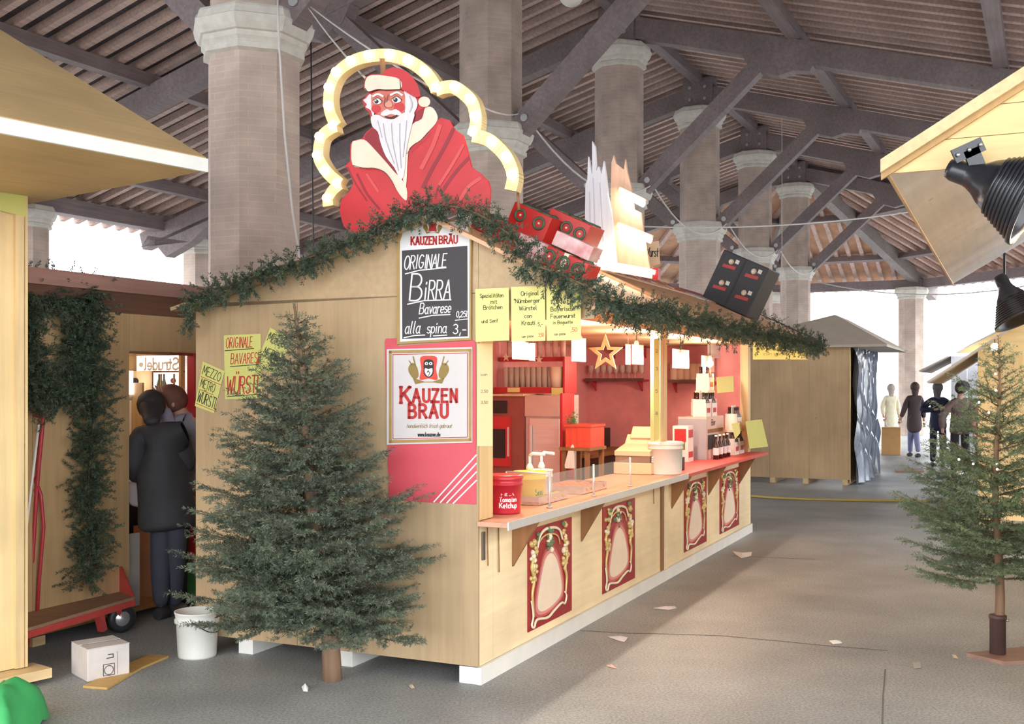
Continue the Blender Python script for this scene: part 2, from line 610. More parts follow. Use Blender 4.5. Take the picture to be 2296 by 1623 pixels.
# ================================================================== lettering, drawn as thin flat strokes
def arc(cx, cy, rx, ry, a0, a1, n=8):
    return [(cx + rx * math.cos(math.radians(a0 + (a1 - a0) * i / n)), cy + ry * math.sin(math.radians(a0 + (a1 - a0) * i / n))) for i in range(n + 1)]
GL = {
 'A': [[(0, 0), (.35, 1), (.7, 0)], [(.13, .36), (.57, .36)]],
 'B': [[(0, 0), (0, 1)], [(0, 1), (.3, 1)] + arc(.3, .76, .26, .24, 90, -90) + [(0, .52)], [(0, .52), (.34, .52)] + arc(.34, .26, .3, .26, 90, -90) + [(0, 0)]],
 'C': [arc(.38, .5, .36, .5, 50, 310, 12)],
 'D': [[(0, 0), (0, 1), (.25, 1)] + arc(.25, .5, .4, .5, 90, -90) + [(0, 0)]],
 'E': [[(.52, 1), (0, 1), (0, 0), (.55, 0)], [(0, .52), (.42, .52)]],
 'F': [[(.52, 1), (0, 1), (0, 0)], [(0, .52), (.42, .52)]],
 'G': [arc(.38, .5, .36, .5, 50, 330, 12) + [(.68, .42), (.42, .42)]],
 'H': [[(0, 0), (0, 1)], [(.6, 0), (.6, 1)], [(0, .5), (.6, .5)]],
 'I': [[(.16, 0), (.16, 1)]],
 'K': [[(0, 0), (0, 1)], [(.6, 1), (.03, .42)], [(.2, .6), (.64, 0)]],
 'L': [[(0, 1), (0, 0), (.5, 0)]],
 'M': [[(0, 0), (.06, 1), (.38, .3), (.7, 1), (.76, 0)]],
 'N': [[(0, 0), (0, 1), (.58, 0), (.58, 1)]],
 'O': [arc(.36, .5, .36, .5, 90, 450, 16)],
 'P': [[(0, 0), (0, 1), (.3, 1)] + arc(.3, .75, .28, .25, 90, -90) + [(0, .5)]],
 'R': [[(0, 0), (0, 1), (.3, 1)] + arc(.3, .75, .28, .25, 90, -90) + [(0, .5)], [(.26, .5), (.62, 0)]],
 'S': [arc(.3, .75, .27, .25, 30, 270, 8) + arc(.3, .25, .29, .25, 90, -150, 8)],
 'T': [[(0, 1), (.62, 1)], [(.31, 1), (.31, 0)]],
 'U': [[(0, 1), (0, .3)] + arc(.3, .3, .3, .3, 180, 360) + [(.6, 1)]],
 'V': [[(0, 1), (.32, 0), (.64, 1)]],
 'W': [[(0, 1), (.2, 0), (.42, .8), (.62, 0), (.86, 1)]],
 'X': [[(0, 0), (.6, 1)], [(0, 1), (.6, 0)]],
 'Z': [[(0, 1), (.55, 1), (0, 0), (.58, 0)]],
 'a': [arc(.24, .3, .22, .3, 60, 420, 12), [(.46, .6), (.46, .1), (.56, 0)]],
 'b': [[(0, 1), (0, 0)], arc(.22, .3, .22, .3, -180, 180, 12)],
 'c': [arc(.24, .3, .24, .3, 50, 310, 10)],
 'd': [arc(.24, .3, .22, .3, 60, 420, 12), [(.46, 1), (.46, 0)]],
 'e': [[(.02, .3), (.44, .3)] + arc(.24, .3, .22, .3, 0, 310, 10)],
 'g': [arc(.24, .3, .22, .3, 60, 420, 12), [(.46, .6), (.46, -.2)] + arc(.26, -.2, .2, .18, 0, -150, 6)],
 'h': [[(0, 1), (0, 0)], arc(.2, .38, .2, .22, 180, 0, 6) + [(.4, 0)]],
 'i': [[(.08, .6), (.08, 0)], [(.08, .82), (.1, .9)]],
 'k': [[(0, 1), (0, 0)], [(.36, .6), (.02, .25)], [(.12, .34), (.38, 0)]],
 'z': [[(0, .6), (.38, .6), (0, 0), (.4, 0)]],
 'f': [[(.3, .95), (.18, 1), (.12, .85), (.12, 0)], [(0, .6), (.28, .6)]],
 'l': [[(.06, 1), (.06, .12), (.16, 0)]],
 'm': [[(0, .6), (0, 0)], arc(.17, .42, .17, .18, 180, 0, 6) + [(.34, 0)], arc(.51, .42, .17, .18, 180, 0, 6) + [(.68, 0)]],
 'n': [[(0, .6), (0, 0)], arc(.2, .38, .2, .22, 180, 0, 6) + [(.4, 0)]],
 'o': [arc(.24, .3, .24, .3, 90, 450, 12)],
 'p': [[(0, .6), (0, -.35)], arc(.22, .3, .22, .3, -180, 180, 12)],
 'r': [[(0, .6), (0, 0)], arc(.2, .38, .2, .22, 180, 50, 5)],
 's': [arc(.2, .45, .18, .15, 30, 270, 6) + arc(.2, .15, .2, .15, 90, -150, 6)],
 't': [[(.12, .9), (.12, .1), (.28, 0)], [(0, .6), (.3, .6)]],
 'u': [[(0, .6), (0, .2)] + arc(.2, .2, .2, .2, 180, 360) + [(.4, .6), (.4, 0)]],
 'v': [[(0, .6), (.2, 0), (.42, .6)]],
 'w': [[(0, .6), (.14, 0), (.3, .5), (.46, 0), (.6, .6)]],
 'y': [[(0, .6), (.22, 0)], [(.44, .6), (.12, -.35)]],
 '0': [arc(.26, .5, .26, .5, 90, 450, 14)],
 '1': [[(0, .75), (.2, 1), (.2, 0)]],
 '2': [arc(.26, .72, .25, .28, 170, -40, 8) + [(0, 0), (.54, 0)]],
 '3': [arc(.24, .76, .24, .24, 150, -90, 8) + arc(.24, .26, .28, .26, 90, -150, 8)],
 '5': [[(.48, 1), (.06, 1), (.02, .56)] + arc(.24, .32, .26, .32, 120, -140, 8)],
 '8': [arc(.26, .76, .2, .24, 90, 450, 10), arc(.26, .26, .26, .26, 90, 450, 10)],
 ',': [[(.1, .1), (.02, -.18)]], '.': [[(.06, .0), (.06, .08)]], '-': [[(.05, .4), (.4, .4)]], '"': [[(.05, 1), (.05, .8)], [(.2, 1), (.2, .8)]],
 '/': [[(0, 0), (.4, 1)]], ' ': [],
}
def glyph(ch):
    dots = []
    base = ch
    if ch in 'ÜÄÖüäö':
        base = {'Ü': 'U', 'Ä': 'A', 'Ö': 'O', 'ü': 'u', 'ä': 'a', 'ö': 'o'}[ch]
        up = 1.18 if ch in 'ÜÄÖ' else .82
        dots = [[(.16, up), (.16, up + .09)], [(.44, up), (.44, up + .09)]]
    return GL.get(base, []) + dots, (max([p[0] for s in GL[base] for p in s], default=.3) if base in GL else .3)

def ribbon(mb, pts, w, fn, serif=0.0):
    """flat strip along 2-d points, mitred along smooth runs; fn turns 2-d points into places on the sign"""
    P = [p for i, p in enumerate(pts) if i == 0 or math.hypot(p[0] - pts[i - 1][0], p[1] - pts[i - 1][1]) > 1e-6]
    if len(P) < 2:
        return
    def unit(p, q):
        L = math.hypot(q[0] - p[0], q[1] - p[1]) or 1e-9
        return ((q[0] - p[0]) / L, (q[1] - p[1]) / L)
    runs, run = [], [P[0], P[1]]
    for i in range(1, len(P) - 1):
        d0, d1 = unit(P[i - 1], P[i]), unit(P[i], P[i + 1])
        if d0[0] * d1[0] + d0[1] * d1[1] < 0.5:
            runs.append(run)
            run = [P[i]]
        run.append(P[i + 1])
    runs.append(run)
    for run in runs:
        n = len(run)
        da, db = unit(run[0], run[1]), unit(run[-2], run[-1])
        e = w * 0.42
        q = list(run)
        q[0] = (run[0][0] - da[0] * e, run[0][1] - da[1] * e)
        q[-1] = (run[-1][0] + db[0] * e, run[-1][1] + db[1] * e)
        vs_ = []
        for i in range(n):
            d0 = unit(run[i - 1], run[i]) if i > 0 else da
            d1 = unit(run[i], run[i + 1]) if i < n - 1 else db
            mx, my = d0[0] + d1[0], d0[1] + d1[1]
            L = math.hypot(mx, my) or 1e-9
            mx, my = mx / L, my / L
            k = 1.0 / max(0.6, mx * d0[0] + my * d0[1])
            nx, ny = -my * w / 2 * k, mx * w / 2 * k
            vs_ += [fn(q[i][0] + nx, q[i][1] + ny), fn(q[i][0] - nx, q[i][1] - ny)]
        mb.add(vs_, [(2 * i, 2 * i + 1, 2 * i + 3, 2 * i + 2) for i in range(n - 1)], False)
    if serif:
        for (x, y) in (P[0], P[-1]):
            q = [(x - serif, y - w * .38), (x + serif, y - w * .38), (x + serif, y + w * .38), (x - serif, y + w * .38)]
            mb.add([fn(*p) for p in q], [(0, 1, 2, 3)], False)

def write(mb, text, x, y, h, fn, w=0.1, width=None, slant=0.0, gap=0.16, serif=0.0, jit=0.0, rise=0.0, mirror=False):
    """draw text with its baseline start at (x, y) of a y-down plane, letters h high; width squeezes it to fit"""
    r = random.Random(hash(text) % 1000 if False else len(text) * 7 + 3)
    adv = []
    tot = 0
    for ch in text:
        g, gw = glyph(ch)
        adv.append(tot)
        tot += gw + gap + (.12 if ch in 'Iil1' else 0) + (serif * 1.2 if serif else 0)
    tot -= gap
    k = (width / (tot * h)) if width else 1.0
    for ch, a in zip(text, adv):
        g, gw = glyph(ch)
        jx, jy = (r.uniform(-jit, jit), r.uniform(-jit, jit)) if jit else (0, 0)
        for st in g:
            pts = []
            for (u, v) in st:
                X = (a + u + jx) * h * k + slant * v * h
                if mirror:
                    X = (tot * h * k) - X
                pts.append((x + X, y - (v + jy) * h + rise * (a + u) * h * k))
            ribbon(mb, pts, w * h, fn, serif * h * k if serif else 0)

def on_plane(axis, value, fr):
    return lambda px, py: hit(px, py, axis, value, fr)

def poly(mb, pts, fn, smooth_n=0):
    if smooth_n:
        pts = [(p.x, p.y) for p in catmull([(a, b, 0) for a, b in pts], smooth_n, True)]
    mb.add([fn(*p) for p in pts], [tuple(range(len(pts)))], False)

def outline(mb, pts, w, fn, smooth_n=0):
    if smooth_n:
        pts = [(p.x, p.y) for p in catmull([(a, b, 0) for a, b in pts], smooth_n, True)]
    ribbon(mb, list(pts) + [pts[0]], w, fn)

def slab(pts, axis, v0, v1, fr, smooth_n=0):
    """a board whose outline is given in photo points on the plane local[axis] == v0, thick to v1"""
    if smooth_n:
        pts = [(p.x, p.y) for p in catmull([(a, b, 0) for a, b in pts], smooth_n, True)]
    a = [hit(px, py, axis, v0, fr) for px, py in pts]
    d = [0, 0, 0]
    d[axis] = 1 if v1 > v0 else -1
    return MB().prism(a, d, abs(v1 - v0))

# ================================================================== the sausage stall
LST, DST = 7.1, 2.03
Y_RIDGE, Z_RIDGE = 0.265, 2.64
Y_EAVE, Z_EAVE, Y_BACK = -0.72, 2.17, 2.13
def stall_roof(y):
    return Z_RIDGE + (y - Y_RIDGE) * (Z_RIDGE - Z_EAVE) / (Y_RIDGE - Y_EAVE) if y < Y_RIDGE else Z_RIDGE - (y - Y_RIDGE) * (Z_RIDGE - Z_EAVE) / (Y_BACK - Y_RIDGE)
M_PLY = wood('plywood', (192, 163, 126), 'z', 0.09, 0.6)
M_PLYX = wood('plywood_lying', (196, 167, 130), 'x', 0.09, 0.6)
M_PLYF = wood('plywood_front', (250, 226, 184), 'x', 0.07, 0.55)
M_PINE = wood('pine_post', (232, 200, 148), 'z', 0.12, 0.5)
M_PINEX = wood('pine_board', (228, 196, 146), 'x', 0.12, 0.5)
M_WHITE = mat('white_paint', (238, 236, 230), 0.5, 0.05, 5)
M_RED = mat('red_cloth', (240, 156, 158), 0.8, 0.1, 4)
M_REDP = mat('red_paint', (200, 54, 58), 0.4, 0.08, 6)
M_ALU = mat('aluminium', (226, 228, 232), 0.35, 0.03, 20, metal=0.55)
M_PEACH = wood('peach_board', (236, 186, 146), 'x', 0.06, 0.6)
M_STEEL = mat('brushed_steel', (226, 216, 210), 0.34, 0.08, 3, (1, 1, 30), metal=0.45)
M_BLACK = mat('black_plastic', (40, 40, 42), 0.45, 0.1)
M_BROWN = wood('brown_board', (152, 106, 66), 'z', 0.15)
M_PAPER = mat('yellow_paper', (246, 236, 150), 0.8, 0.03, 3)
M_PAPERG = mat('lime_paper', (216, 214, 128), 0.8, 0.03, 3)
M_INK = mat('black_ink', (46, 46, 40), 0.7, 0)
M_REDINK = mat('red_ink', (196, 52, 48), 0.7, 0)
M_CHALK = mat('chalk', (240, 238, 236), 0.9, 0)

stall = thing('sausage_stall', 'long plywood sausage stall with open counter and asymmetric gable roof', 'stall', ST)
# runners
for y0, y1 in ((0.0, 0.12), (0.86, 0.97), (1.60, 1.71)):
    MB().box(-0.0 if y0 == 0 else 0.03, LST, y0 + 0.0, y1, 0.0, 0.095).build('runner', M_WHITE, stall)
MB().box(-0.004, LST, -0.022, 0.0, 0.0, 0.098).build('base_board', M_WHITE, stall)
MB().box(0.02, LST - 0.02, 0.02, DST - 0.02, 0.1, 0.13).build('stall_floor', M_BROWN, stall)
# gable facing the viewer: two plywood sheets below the seam, one above
ZSEAM = hit(885, 664, 0, 0, ST).z
YJ = 1.24
for (ya, yb) in ((0.0, YJ - 0.002), (YJ + 0.002, DST)):
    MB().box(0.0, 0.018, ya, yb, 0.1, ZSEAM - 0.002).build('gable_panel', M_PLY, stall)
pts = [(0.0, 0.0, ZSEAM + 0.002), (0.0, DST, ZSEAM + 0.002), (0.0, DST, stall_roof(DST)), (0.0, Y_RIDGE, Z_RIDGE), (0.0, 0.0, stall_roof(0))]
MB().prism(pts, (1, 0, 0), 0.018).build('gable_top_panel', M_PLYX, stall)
# roof overhang triangle at the near end, in front of the counter side
MB().prism([(0.0, -0.002, 2.06), (0.0, -0.002, stall_roof(0)), (0.0, Y_EAVE + 0.02, Z_EAVE), (0.0, Y_EAVE + 0.02, 2.06)], (1, 0, 0), 0.018).build('gable_wing', M_PLYX, stall)
# far end wall
MB().prism([(LST, 0, 0.1), (LST, DST, 0.1), (LST, DST, stall_roof(DST)), (LST, Y_RIDGE, Z_RIDGE), (LST, 0, stall_roof(0))], (-1, 0, 0), 0.018).build('gable_panel', M_PLY, stall)
MB().box(LST - 0.03, LST - 0.02, 0.02, DST - 0.02, 0.14, 2.35).build('red_hanging', M_RED, stall)
# back wall and its red cloth
MB().box(0.02, LST - 0.02, DST - 0.018, DST, 0.1, stall_roof(DST) - 0.02).build('back_wall', M_PLYX, stall)
MB().box(0.03, LST - 0.03, DST - 0.03, DST - 0.02, 0.14, 2.14).build('red_hanging', M_RED, stall)
# front: corner board, lower panels, dividing strip
CW = 0.193
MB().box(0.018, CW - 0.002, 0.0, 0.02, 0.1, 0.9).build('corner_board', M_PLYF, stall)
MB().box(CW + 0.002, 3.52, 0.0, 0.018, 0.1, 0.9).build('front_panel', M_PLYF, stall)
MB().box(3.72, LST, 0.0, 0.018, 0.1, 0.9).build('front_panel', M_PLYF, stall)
MB().box(3.525, 3.60, -0.012, 0.012, 0.1, 0.9).build('dividing_strip', M_BROWN, stall)
MB().box(3.605, 3.715, -0.016, 0.012, 0.1, 0.9).build('dividing_strip', M_PLYF, stall)
# posts
MB().box(0.018, CW, 0.0, 0.045, 0.93, 2.16).build('post', M_PINE, stall)
MB().box(3.53, 3.62, 0.0, 0.09, 0.93, 2.16).build('post', M_PINE, stall)
MB().box(3.63, 3.73, 0.0, 0.09, 0.93, 2.16).build('post', M_PINE, stall)
MB().box(LST - 0.14, LST - 0.02, 0.0, 0.09, 0.93, 2.16).build('post', M_PINE, stall)
MB().box(0.018, LST, 0.0, 0.04, 2.16, stall_roof(0) - 0.02).build('header_board', M_PEACH, stall)
MB().box(0.02, LST - 0.02, 0.05, DST - 0.03, 2.16, 2.175).build('inner_ceiling', M_PEACH, stall)
# counter
MB().box(-0.012, 3.72, -0.19, -0.001, 0.9, 0.926).box(0.02, 3.72, -0.001, 0.42, 0.9, 0.926).build('counter_top', wood('counter_wood', (230, 172, 142), 'x', 0.08, 0.4), stall)
MB().box(-0.014, 3.722, -0.197, -0.19, 0.885, 0.932).build('edge_strip', M_ALU, stall)
M_REDC = mat('red_counter', (214, 84, 82), 0.45, 0.1, 5)
MB().box(3.725, LST + 0.02, -0.2, 0.42, 0.9, 0.928).build('counter_top', M_REDC, stall)
for x in (0.46, 1.62, 3.86, 5.15, 6.5):
    MB().prism([(x, -0.002, 0.9), (x, -0.185, 0.9), (x, -0.002, 0.60)], (1, 0, 0), 0.028).build('bracket', M_BROWN, stall)
# latches and hanging strings near the corner
for x, z0 in ((0.10, 0.66), (0.25, 0.6), (3.3, 0.7)):
    MB().tube([(x, -0.01, 0.88), (x + 0.004, -0.012, z0)], 0.0035, 5).build('latch_cord', M_BROWN, stall)
MB().box(0.04, 0.07, -0.012, 0.0, 0.70, 0.86).build('latch', mat('dull_metal', (120, 112, 104), 0.5, 0.1, metal=0.7), stall)
# roof
def slope(y0, z0, y1, z1, m, nm):
    n = Vector((0, -(z1 - z0), (y1 - y0))).normalized()
    if n.z < 0:
        n = -n
    p = [(-0.12, y0, z0), (LST + 0.12, y0, z0), (LST + 0.12, y1, z1), (-0.12, y1, z1)]
    return MB().prism([Vector(q) + n * 0.003 for q in p], n, 0.022).build(nm, m, stall)
slope(Y_RIDGE, Z_RIDGE, Y_EAVE, Z_EAVE, M_PEACH, 'roof_slope')
slope(Y_RIDGE, Z_RIDGE, Y_BACK, Z_EAVE, M_PLYX, 'roof_slope')
MB().box(-0.12, LST + 0.12, Y_EAVE - 0.03, Y_EAVE - 0.008, Z_EAVE - 0.07, Z_EAVE + 0.02).build('eave_board', M_PEACH, stall)

# ================================================================== the other huts
M_YELLOW = wood('yellow_pine', (238, 204, 142), 'y', 0.1, 0.45)
M_GREYPLY = wood('grey_plywood', (214, 214, 220), 'x', 0.06, 0.6)
M_ROOFPLY = wood('roof_plywood', (206, 174, 124), 'x', 0.08, 0.55)
# near hut, cut by the left edge of the picture --------------------------------------------------
pc = ground(50, 1530)
LH = frame(37.0, pc.x, pc.y)
lh = thing('plywood_hut', 'pale plywood hut with white-edged canopy roof cut by the left edge', 'hut', LH)
zs = hit(48, 440, 0, 0.0, LH).z           # soffit height at the hut's far corner
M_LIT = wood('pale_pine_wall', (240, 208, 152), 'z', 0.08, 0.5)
box_obj('side_wall', M_LIT, lh, -3.0, -0.05, 0.0, 0.03, 0.09, zs)
box_obj('end_wall', M_LIT, lh, -0.03, 0.0, 0.0, 2.4, 0.09, zs)
box_obj('corner_trim', M_PINE, lh, -0.05, 0.006, -0.02, 0.0, 0.09, zs)
box_obj('corner_trim', M_PINE, lh, 0.0, 0.022, -0.02, 0.05, 0.09, zs)
box_obj('floor_board', M_PINEX, lh, -3.0, 0.10, -0.14, 0.06, 0.03, 0.085)
cor = hit(457, 384, 2, zs, LH)            # canopy corner
yo = cor.y
xe = cor.x
# eave fascia, soffit, roof slope
box_obj('soffit', M_ROOFPLY, lh, -3.2, xe, yo, 2.6, zs, zs + 0.015)
box_obj('white_fascia', M_WHITE, lh, -3.2, xe + 0.01, yo - 0.022, yo, zs - 0.005, zs + 0.062)
top = hit(0, 75, 0, xe, LH)
k = (top.z - zs - 0.05) / (top.y - yo)
yr = 2.6
n = Vector((0, -k, 1)).normalized()
MB().prism([(-3.2, yo - 0.01, zs + 0.05), (xe, yo - 0.01, zs + 0.05), (xe, yr, zs + 0.05 + k * (yr - yo)), (-3.2, yr, zs + 0.05 + k * (yr - yo))], n, 0.02).build('roof_slope', M_ROOFPLY, lh)
MB().prism([(xe - 0.02, yo + 0.02, zs + 0.02), (xe - 0.02, yr, zs + 0.02), (xe - 0.02, yr, zs + 0.04 + k * (yr - yo))], (-1, 0, 0), 0.018).build('gable_panel', M_ROOFPLY, lh)
MB().add([(0.012, -0.021, zs - 0.12), (0.012, -0.021, zs), (-0.25, -0.021, zs), (-0.25, -0.021, zs - 0.09)], [(0, 1, 2, 3)]).build('paper_scrap', M_PAPERG, lh)
MB().add([(0.0235, -0.01, zs - 0.13), (0.0235, 0.16, zs - 0.08), (0.0235, 0.14, zs - 0.002), (0.0235, -0.01, zs - 0.002)], [(0, 1, 2, 3)]).build('paper_scrap', M_PAPERG, lh)

# right hut: gable board, pitched canopy, open underneath ----------------------------------------
RZ = 2.7
rc = hit(1985, 372, 2, RZ)
RH = frame(A_ST, rc.x, rc.y)
rh = thing('canopy_hut', 'yellow pine gable and grey pitched canopy of the hut at the right edge', 'hut', RH)
PT = 0.6
RL = hit(2131, 636, 2, RZ, RH).x
def rz(y):
    return RZ + PT * (-y)
nr = Vector((0, PT, 1)).normalized()
YR = -1.9
MB().prism([(0, 0, RZ), (RL, 0, RZ), (RL, YR, rz(YR)), (0, YR, rz(YR))], nr, 0.02).build('roof_slope', M_GREYPLY, rh)
nl = Vector((0, -PT, 1)).normalized()
MB().prism([(0, YR, rz(YR)), (RL, YR, rz(YR)), (RL, 2 * YR, RZ), (0, 2 * YR, RZ)], nl, 0.02).build('roof_slope', M_GREYPLY, rh)
for i in range(9):        # gable board made of lying planks
    z0, z1 = RZ - 0.03 + i * 0.135, RZ - 0.03 + i * 0.135 + 0.132
    ya0 = -max(0.0, (z0 - RZ) / PT) - 0.03
    ya1 = -max(0.0, (z1 - RZ) / PT) - 0.03
    if ya1 < YR:
        break
    p = [(0.03, ya0, z0), (0.03, ya1, z1), (0.03, 2 * YR - ya1, z1), (0.03, 2 * YR - ya0, z0)]
    MB().prism(p, (1, 0, 0), 0.018).build('gable_plank', M_YELLOW, rh)
def rake(x0, x1, off, w, nm, m):
    MB().prism([(x0, 0.02, RZ - w + off), (x0, 0.02, RZ + 0.03 + off), (x0, YR, rz(YR) + 0.03 + off), (x0, YR, rz(YR) - w + off)], (1, 0, 0), x1 - x0).build(nm, m, rh)
rake(-0.012, 0.012, 0.0, 0.03, 'rake_board', M_PINEX)
rake(0.012, 0.03, 0.0, 0.06, 'rake_batten', wood('rake_dark', (190, 150, 96), 'x', 0.1))
box_obj('eave_board', M_PINEX, rh, 0, RL, 0.0, 0.014, RZ - 0.012, RZ + 0.03)
M_PINEW = wood('hut_wall_pine', (232, 196, 136), 'z', 0.1, 0.55)
for i in range(12):
    x = RL * i / 12
    box_obj('wall_plank', M_PINEW, rh, x + 0.003, x + RL / 12 - 0.003, -1.33, -1.31, 0.1, 2.68)
box_obj('counter_shelf', M_PINEX, rh, 1.0, RL - 0.6, -1.31, -1.02, 0.92, 0.95)
box_obj('post', M_PINE, rh, 0.05, 0.13, -1.31, -1.23, 0.0, 2.68)
box_obj('post', M_PINE, rh, RL - 0.13, RL - 0.05, -1.31, -1.23, 0.0, 2.68)

# middle distance: closed plywood hut on feet behind the stall -----------------------------------
q = ground(1905, 1088)
MH = frame(A_ST, q.x, q.y)
mh = thing('closed_hut', 'closed brown plywood hut standing on block feet beyond the stall', 'hut', MH)
M_PLYD = wood('weathered_plywood', (204, 172, 132), 'z', 0.08, 0.65)
mz = hit(1905, 776, 0, 0, MH).z
mw = hit(1640, 1000, 0, 0, MH).y
ML = 3.2
for i in range(3):
    a, b = mw * i / 3, mw * (i + 1) / 3
    box_obj('wall_panel', M_PLYD, mh, 0.0, 0.02, a + 0.002, b - 0.002, 0.09, mz)
for y in (0.03, mw * 0.34, mw * 0.62, mw * 0.95):
    box_obj('foot_block', M_PINEX, mh, 0.0, ML, y, y + 0.09, 0.0, 0.09)
box_obj('side_wall', M_PLYD, mh, 0.02, ML, 0.0, 0.02, 0.09, mz)
box_obj('back_wall', M_PLYD, mh, 0.02, ML, mw - 0.02, mw, 0.09, mz)
box_obj('corner_trim', M_PINE, mh, -0.012, 0.03, -0.015, 0.0, 0.05, mz)
tip = hit(2027, 786, 2, mz, MH)
pk = hit(1872, 708, 0, 0.9, MH)
yb, yf, x0, x1 = mw + 0.4, tip.y, -0.25, ML + 0.3
pk0, pk1 = Vector((0.9, pk.y, pk.z)), Vector((ML - 0.6, pk.y, pk.z))
M_ROOFG = mat('roof_felt_beige', (208, 194, 178), 0.8, 0.06, 3)
c = [Vector((x0, yf, mz)), Vector((x1, yf, mz)), Vector((x1, yb, mz)), Vector((x0, yb, mz))]
for face in ((c[0], c[1], pk1, pk0), (c[1], c[2], pk1), (c[2], c[3], pk0, pk1), (c[3], c[0], pk0)):
    nn = (face[1] - face[0]).cross(face[2] - face[0]).normalized()
    MB().prism(list(face), nn if nn.z > 0 else -nn, 0.02).build('roof_slope', M_ROOFG, mh)
box_obj('soffit', M_ROOFG, mh, x0, x1, yf, yb, mz - 0.02, mz - 0.002)

# farther huts on the right, one behind the tree -------------------------------------------------
def small_hut(px, py, depth, eave, width, length, name, label, m, rise=0.75):
    o = at_depth(px, py, depth)
    fr = frame(A_ST, o.x, o.y)
    h = thing(name, label, 'hut', fr)
    n_ = 9
    for i in range(n_):
        y0, y1 = -width * i / n_, -width * (i + 1) / n_
        box_obj('wall_plank', m, h, 0.0, 0.02, y1 + 0.002, y0 - 0.002, 0.08, eave)
    box_obj('side_wall', m, h, 0.02, length, -0.02, 0.0, 0.08, eave)
    box_obj('foot_block', M_PINEX, h, 0.0, length, -0.12, -0.02, 0, 0.08)
    box_obj('foot_block', M_PINEX, h, 0.0, length, -width, -width + 0.1, 0, 0.08)
    ym = -width / 2
    MB().prism([(0.0, 0.0, eave), (0.0, -width, eave), (0.0, ym, eave + rise)], (1, 0, 0), 0.02).build('gable_panel', M_YELLOW, h)
    for s_ in (1, -1):
        ye = 0.55 if s_ == 1 else -width - 0.55
        kk = rise / (width / 2)
        a = Vector((-0.25, ym, eave + rise)); b = Vector((-0.25, ye, eave + rise - kk * abs(ye - ym)))
        nn = Vector((0, s_ * kk, 1)).normalized()
        MB().prism([a, b, b + Vector((length + 0.5, 0, 0)), a + Vector((length + 0.5, 0, 0))], nn, 0.025).build('roof_slope', M_ROOFG, h)
    return h
small_hut(2192, 1000, 13.2, 2.1, 2.6, 3.0, 'pine_hut', 'yellow pine hut behind the right fir tree', M_PINEW, 0.9)
small_hut(2132, 1000, 21.0, 2.25, 2.6, 3.0, 'pine_hut', 'grey boarded hut with tube light under its roof, beyond the people', M_GREYPLY, 0.7)

# ================================================================== fir trees and garlands
def needle_mat(name, c1, c2):
    m = mat(name, c1, 0.55, 0.0, 9.0, rgb2=c2, detail=2)
    return m
M_FIR = needle_mat('fir_needles', (80, 87, 76), (112, 123, 100))
M_FIR2 = needle_mat('fir_needles_light', (84, 98, 76), (122, 140, 104))
M_GARL = needle_mat('garland_needles', (58, 70, 58), (88, 104, 80))
M_BARK = wood('fir_bark', (142, 112, 88), 'z', 0.2, 0.8)
M_TWIG = mat('twig', (112, 92, 70), 0.8, 0.1)

